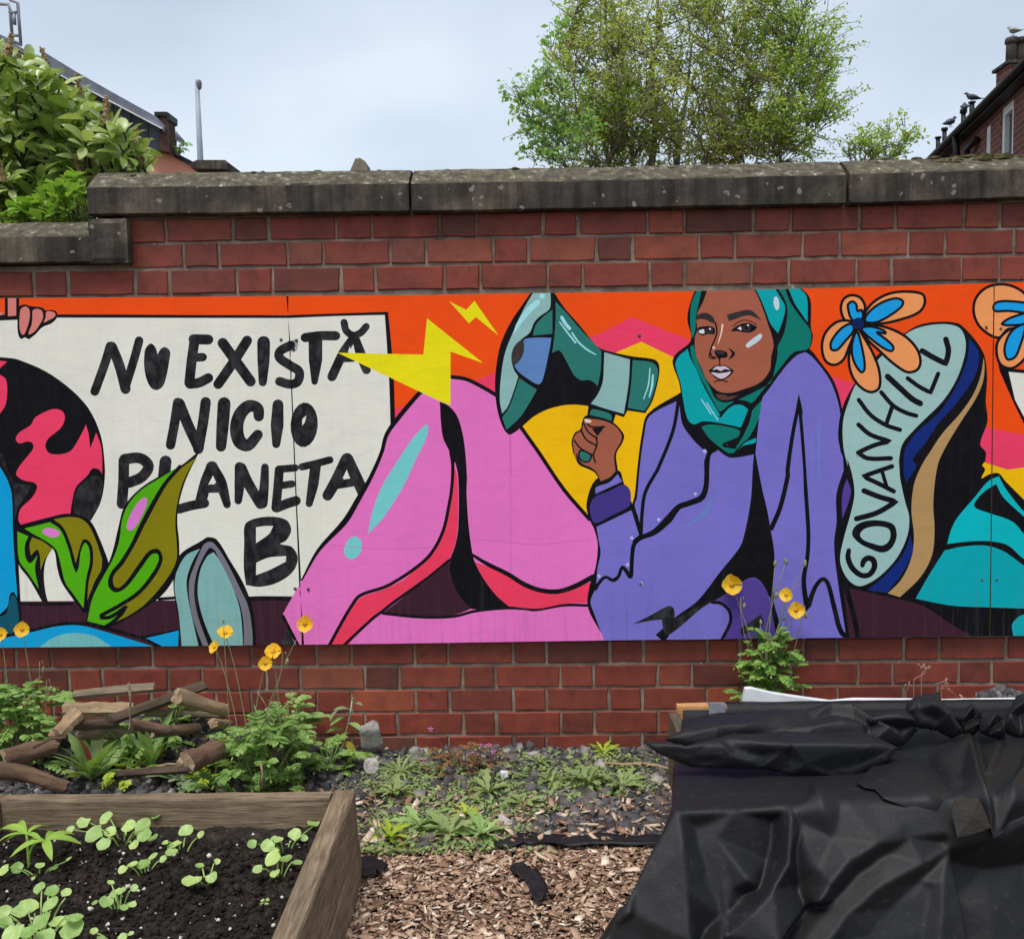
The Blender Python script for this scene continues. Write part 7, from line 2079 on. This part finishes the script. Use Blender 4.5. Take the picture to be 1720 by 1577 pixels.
# torn flap lying over the front
def over(lift): return lambda zx, zy: body(zx, zy) + np.array([0, -.55, .83])[None] * lift
flap = [(1490, 330), (1300, 338), (1245, 395), (1185, 468), (1110, 522), (1056, 572), (1085, 592), (1125, 602), (1160, 640), (1205, 655), (1290, 688), (1345, 716), (1402, 742), (1480, 720), (1540, 708), (1556, 770), (1570, 796), (1640, 745), (1730, 700), (1900, 640), (2300, 600), (2300, 330), (1800, 350)]
FLAPR = [[(1484, 340, .02), (1508, 460, .046), (1540, 640, .054), (1566, 800, .03)], [(1524, 420, .004), (1552, 560, .008), (1582, 700, .012)], [(1300, 338, .012), (1245, 395, .012), (1185, 468, .01), (1056, 572, 0)],
         [(1085, 592, 0), (1160, 640, .004), (1290, 688, 0), (1402, 742, 0)], [(1330, 470, .004), (1372, 492, .022), (1424, 590, .012)], [(1350, 520, -.004), (1400, 600, -.002)], [(1440, 566, .02), (1486, 640, .026), (1500, 696, .01)], [(1230, 560, .012), (1330, 640, .014)], [(1460, 560, .004), (1480, 720, .006)],
         [(1604, 400, .03), (1618, 450, .034), (1570, 540, .024)], [(1640, 420, .01), (1600, 540, .008), (1600, 620, .01)], [(1720, 540, .034), (1650, 640, .036), (1590, 770, .02)], [(1720, 430, .012), (1680, 560, .01)], [(1640, 745, .0), (1730, 700, .0), (1900, 640, .0), (2300, 600, .0)], [(1490, 330, .01), (1800, 350, .014), (2300, 330, .014)], [(1850, 450, .03), (1820, 600, .03)], [(2000, 420, .01), (2100, 560, .03)]]
grid_sheet('torn_flap', flap, over(.03), FLAPR, .002, 2.6)
# rolled folds lying along the top: closed pillows of cloth
def pillow(name, zpoly, Ytop, Ybot, thick, ridges, wr=.004, step=3.0, back=.6):
    ys_ = [p[1] for p in zpoly]; y0, y1 = min(ys_), max(ys_)
    P2 = []
    for k in range(len(zpoly)):
        a, b = np.array(zpoly[k], float), np.array(zpoly[(k + 1) % len(zpoly)], float); n_ = max(1, int(np.linalg.norm(b - a) / 14))
        P2 += [a + (b - a) * i / n_ for i in range(n_)]
    P2 = np.array(P2); st = step * 2.3243
    xs_ = [p[0] for p in zpoly]
    gx = np.arange(min(xs_) + st * .5, max(xs_), st); gy = np.arange(y0 + st * .5, y1, st)
    inner = [(x, y) for y in gy for x in gx if inpoly(x, y, zpoly) and np.min(np.hypot(P2[:, 0] - x, P2[:, 1] - y)) > st * .55]
    pts = [Vector(p) for p in P2] + [Vector(p) for p in inner]
    nb = len(P2)
    ov, oe, of, *_ = delaunay_2d_cdt(pts, [(i, (i + 1) % nb) for i in range(nb)], [], 1, 1e-4)
    A = np.array([(p.x, p.y) for p in ov])
    T = [f for f in of if inpoly(*(A[list(f)].mean(0)), zpoly)]
    zx, zy = A[:, 0], A[:, 1]
    d = np.array([np.min(np.hypot(P2[:, 0] - x, P2[:, 1] - y)) for x, y in A]); dm = d.max()
    infl = np.sqrt(np.maximum(0, 1 - (1 - np.minimum(1, d / 26.0)) ** 2))
    px_, py_ = 980 + zx / 2.3243, 1080 + zy / 2.3243
    ca, cb2, cl, zt_, zl_ = Ytop                      # crease ends and lower edge in enlargement pixels, heights above the bed top
    pa, pb_, pl_ = onz(*z3(*ca), ZB + zt_), onz(*z3(*cb2), ZB + zt_), onz(*z3(*cl), ZB + zl_)
    t1, D = plane_t(pa, pb_, pa + Vector((0, .3, .035)), px_, py_); t2, _ = plane_t(pa, pb_, pl_, px_, py_)
    m_ = np.maximum(t1, t2); kk = .008
    tt = m_ + kk * np.log(np.exp((t1 - m_) / kk) + np.exp((t2 - m_) / kk))
    base = np.array(CPOS)[None] + D * tt[:, None]
    nv = np.array([0, -.75, .66])
    h = folds(zx, zy, ridges + [[(p[0], p[1], 0.0) for p in zpoly]]) + wrinkle(base, wr) * np.minimum(1, d / 20)
    f_ = base + nv[None] * (infl * thick + h)[:, None]
    bk = base - nv[None] * (infl * thick * back)[:, None]
    n_ = len(A); V = np.vstack([f_, bk]); F = []
    for t in T:
        a, b, c = t
        F.append((a, b, c)); F.append((n_ + c, n_ + b, n_ + a))
    bmx = mesh(name, V - CO, F, M_FABRIC, True)
    bm = bmesh.new(); bm.from_mesh(bmx); bmesh.ops.remove_doubles(bm, verts=bm.verts, dist=1e-5); bmesh.ops.recalc_face_normals(bm, faces=bm.faces); bm.to_mesh(bmx); bm.free()
    o = link(name, bmx, cover)
    return o
pillow('folded_roll', [(318, 378), (400, 330), (480, 296), (620, 275), (765, 264), (860, 262), (960, 232), (1040, 236), (1110, 280), (1200, 300), (1310, 335), (1250, 400), (1100, 420), (800, 440), (500, 430), (380, 400)], ((480, 345), (1150, 322), (800, 425), .085, .03), 0, .012,
       [[(400, 372, .004), (520, 338, .016), (640, 326, .02), (750, 296, .02), (850, 282, .01)], [(560, 380, -.006), (700, 352, -.008), (800, 330, -.006)], [(870, 268, .008), (960, 258, .03), (1030, 262, .036), (1100, 300, .024), (1180, 350, .03), (1240, 372, .01)], [(880, 300, -.01), (970, 286, -.008), (1060, 300, -.012), (1110, 330, -.012)], [(900, 335, .012), (1000, 318, .022), (1080, 330, .01)], [(1150, 300, -.008), (1220, 330, -.006)], [(1190, 310, .014), (1280, 336, .012)], [(600, 300, -.006), (720, 280, -.004)]], .002)
pillow('folded_roll', [(228, 384), (300, 386), (400, 400), (520, 370), (640, 340), (760, 318), (900, 318), (1060, 330), (1150, 372), (1225, 408), (1190, 462), (1120, 492), (1050, 528), (950, 516), (820, 512), (700, 490), (560, 488), (420, 482), (360, 460), (290, 430)], ((350, 408), (1150, 412), (760, 512), .066, .0), 0, .012,
       [[(270, 398, .004), (400, 418, .012), (520, 384, .012), (650, 400, .02), (800, 412, .022), (980, 413, .022), (1120, 410, .016), (1205, 412, .0)], [(640, 360, -.006), (780, 345, -.008), (920, 350, -.008), (1060, 366, -.006)], [(560, 372, .012), (700, 372, .014), (900, 382, .012), (1080, 390, .006)], [(700, 478, -.006), (760, 440, .012), (790, 418, .024)], [(800, 490, -.008), (805, 450, -.006)], [(860, 488, .012), (980, 446, .016), (1100, 430, .016)], [(950, 500, -.008), (1060, 480, -.004), (1150, 440, -.004)], [(400, 450, .006), (560, 450, .012), (640, 470, .004)], [(600, 420, -.006), (690, 440, -.01)], [(330, 430, -.004), (480, 466, -.006)]], .002)
pillow('folded_corner', [(1258, 240), (1290, 212), (1385, 194), (1395, 225), (1425, 270), (1482, 352), (1440, 372), (1380, 340), (1310, 330), (1262, 280)], ((1280, 262), (1430, 262), (1360, 352), .12, .06), 0, .022, [[(1290, 235, .01), (1350, 262, .03), (1400, 300, .026), (1455, 355, .01)], [(1310, 280, -.01), (1370, 310, -.01)], [(1340, 225, -.004), (1390, 262, -.008)]], .003)
pillow('folded_corner', [(1100, 300), (1190, 268), (1262, 262), (1310, 320), (1240, 372), (1150, 350)], ((1110, 310), (1300, 310), (1200, 362), .10, .05), 0, .014, [[(1120, 302, .01), (1200, 296, .024), (1285, 322, .012)], [(1180, 330, -.01), (1240, 345, -.006)]], .003)
for pl in ([(1440, 292), (1480, 262), (1512, 238), (1545, 268), (1570, 318), (1520, 362), (1480, 350)], [(1545, 300), (1600, 272), (1640, 300), (1645, 378), (1590, 366), (1548, 352)], [(1620, 330), (1660, 262), (1690, 206), (1740, 190), (1800, 230), (1810, 350), (1700, 372)], [(1790, 240), (1880, 200), (1990, 240), (2020, 350), (1860, 372)]):
    x0, x1 = min(p[0] for p in pl), max(p[0] for p in pl); ym = sum(p[1] for p in pl) / len(pl); xm = (x0 + x1) / 2
    pillow('crumpled_edge', pl, ((x0, ym - 20), (x1, ym - 20), (xm, ym + 60), .09, .04), 0, .014, [[(x0 + 25, ym + 15, .02), (xm - 8, ym - 28, .035), (x1 - 28, ym + 8, .03)], [(xm - 20, ym + 12, -.012), (xm + 12, ym + 30, .02)], [(xm + 14, ym - 6, -.012), (x1 - 34, ym + 34, .02)]], .004, 2.2)
# brown parcel tape
M_BTAPE = simple('brown_tape', rgb(26, 22, 18), rgb(46, 39, 31), 30, .4, (1, 3, 8), bs=.6, bd=.004, spec=.35)
tp_ = []; ztp = [(1412, 682), (1505, 684), (1536, 752), (1552, 797), (1480, 822), (1424, 834), (1402, 742)]
for (x, y) in ztp: tp_.append(over(.082)(np.array([float(x)]), np.array([float(y)]))[0] - CO)
cc = sum(tp_) / len(tp_); m = MB(); m.add([tuple(p) for p in tp_] + [tuple(cc + np.array([0, -.006, .004]))], [(i, (i + 1) % 7, 7) for i in range(7)])
o = m.build('tape_patch', M_BTAPE, cover); md = o.modifiers.new('thickness', 'SOLIDIFY'); md.thickness = .002
# white plastic sheet behind the roll
M_WHITE = simple('white_plastic', rgb(216, 218, 222), rgb(236, 236, 238), 12, .3, bs=.2)
wp = tag(empty('plastic_strip', at(*z3(790, 235), BY + .05)), 'long white plastic strip lying along the back rim of the covered bed', 'plastic strip')
WPo = wp.location.copy()
def wplate(name, pts, Y, th=.004):
    f_ = [at(*z3(x, y), Y) - WPo for x, y in pts]; n_ = len(f_); m = MB()
    m.add(f_ + [p + Vector((0, th, .002)) for p in f_], [tuple(range(n_)), tuple(range(2 * n_ - 1, n_ - 1, -1))] + [(i, n_ + i, n_ + (i + 1) % n_, (i + 1) % n_) for i in range(n_)])
    return m.build(name, M_WHITE, wp)
wplate('curled_end', [(622, 228), (632, 180), (655, 178), (740, 198), (860, 216), (970, 231), (960, 252), (800, 248), (700, 244)], BY + .045, .02)
wplate('flat_run', [(955, 232), (1060, 222), (1262, 224), (1420, 227), (1560, 224), (1690, 222), (1900, 222), (1900, 262), (1690, 258), (1420, 256), (1060, 252)], BY + .05, .02)
# heap of gravel at the wall
n = 700; hx, hy = at(*z3(1640, 215), -.14).x, -.14
zt_h = at(*z3(1640, 184), -.14).z
u = RNG.normal(0, 1, (n, 2)) * np.array([.11, .05]); u[:, 1] = np.clip(u[:, 1], -.12, .1)
hz = zt_h * np.exp(-(u[:, 0] / .16) ** 2 / 2 - (u[:, 1] / .1) ** 2 / 2) * .98
s = RNG.uniform(.014, .034, n)
scatter('gravel_heap', np.stack([hx + u[:, 0], hy + u[:, 1], np.maximum(hz, .01) - RNG.uniform(0, .02, n)], 1), s[:, None] * RNG.uniform(.6, 1.2, (n, 3)), M_GRAVEL, .3, .5, 'small heap of dark gravel against the wall behind the black fabric', 'gravel')
hp_ = MB(); hp_.lathe([(.3, 0), (.24, zt_h * .35), (.15, zt_h * .75), (.07, zt_h * .94), (.01, zt_h * .97)], (0, 0, 0), 20)
hp_.v = [(x, max(min(y * .45, .12), -.13), z) for x, y, z in hp_.v]
o = hp_.build('gravel_heap_core', M_GBASE, None, smooth=True, loc=(hx, hy, 0)); tag(o, 'packed core of the small gravel heap against the wall', 'gravel', kind='stuff')
# dry seed stalks by the wall
M_DRY = simple('dry_stalk', rgb(142, 104, 86), rgb(178, 142, 120), 40, .8)
for (lab, px, pts) in (('tangle of dry reddish stalks against the wall left of the gravel heap', 0, [[(1262, 235), (1258, 190), (1270, 165)], [(1400, 235), (1396, 180), (1372, 158), (1410, 150)], [(1475, 232), (1440, 190), (1415, 178)], [(1320, 120), (1335, 100), (1320, 92)], [(1290, 140), (1330, 120), (1345, 100)], [(1400, 225), (1440, 222), (1480, 215)]]),):
    b = at(*z3(1380, 240), -.06); dsr = tag(empty('dry_stalks', (b.x, -.06, 0)), lab, 'plant'); m = MB()
    for q in pts:
        P_ = [at(*z3(x, y), -.06) - dsr.location for x, y in q]
        m.tube([Vector((P_[0].x, 0, 0))] + P_, .0014, 5)
    m.build('stalks', M_DRY, dsr)
    m = MB()
    for q in pts:
        c = at(*z3(*q[-1]), -.06) - dsr.location
        for i in range(8): m.tube([c, c + rdir(-.5, .8) * .016], [.001, .0022], 4)
    m.build('seed_tufts', M_DRY, dsr)
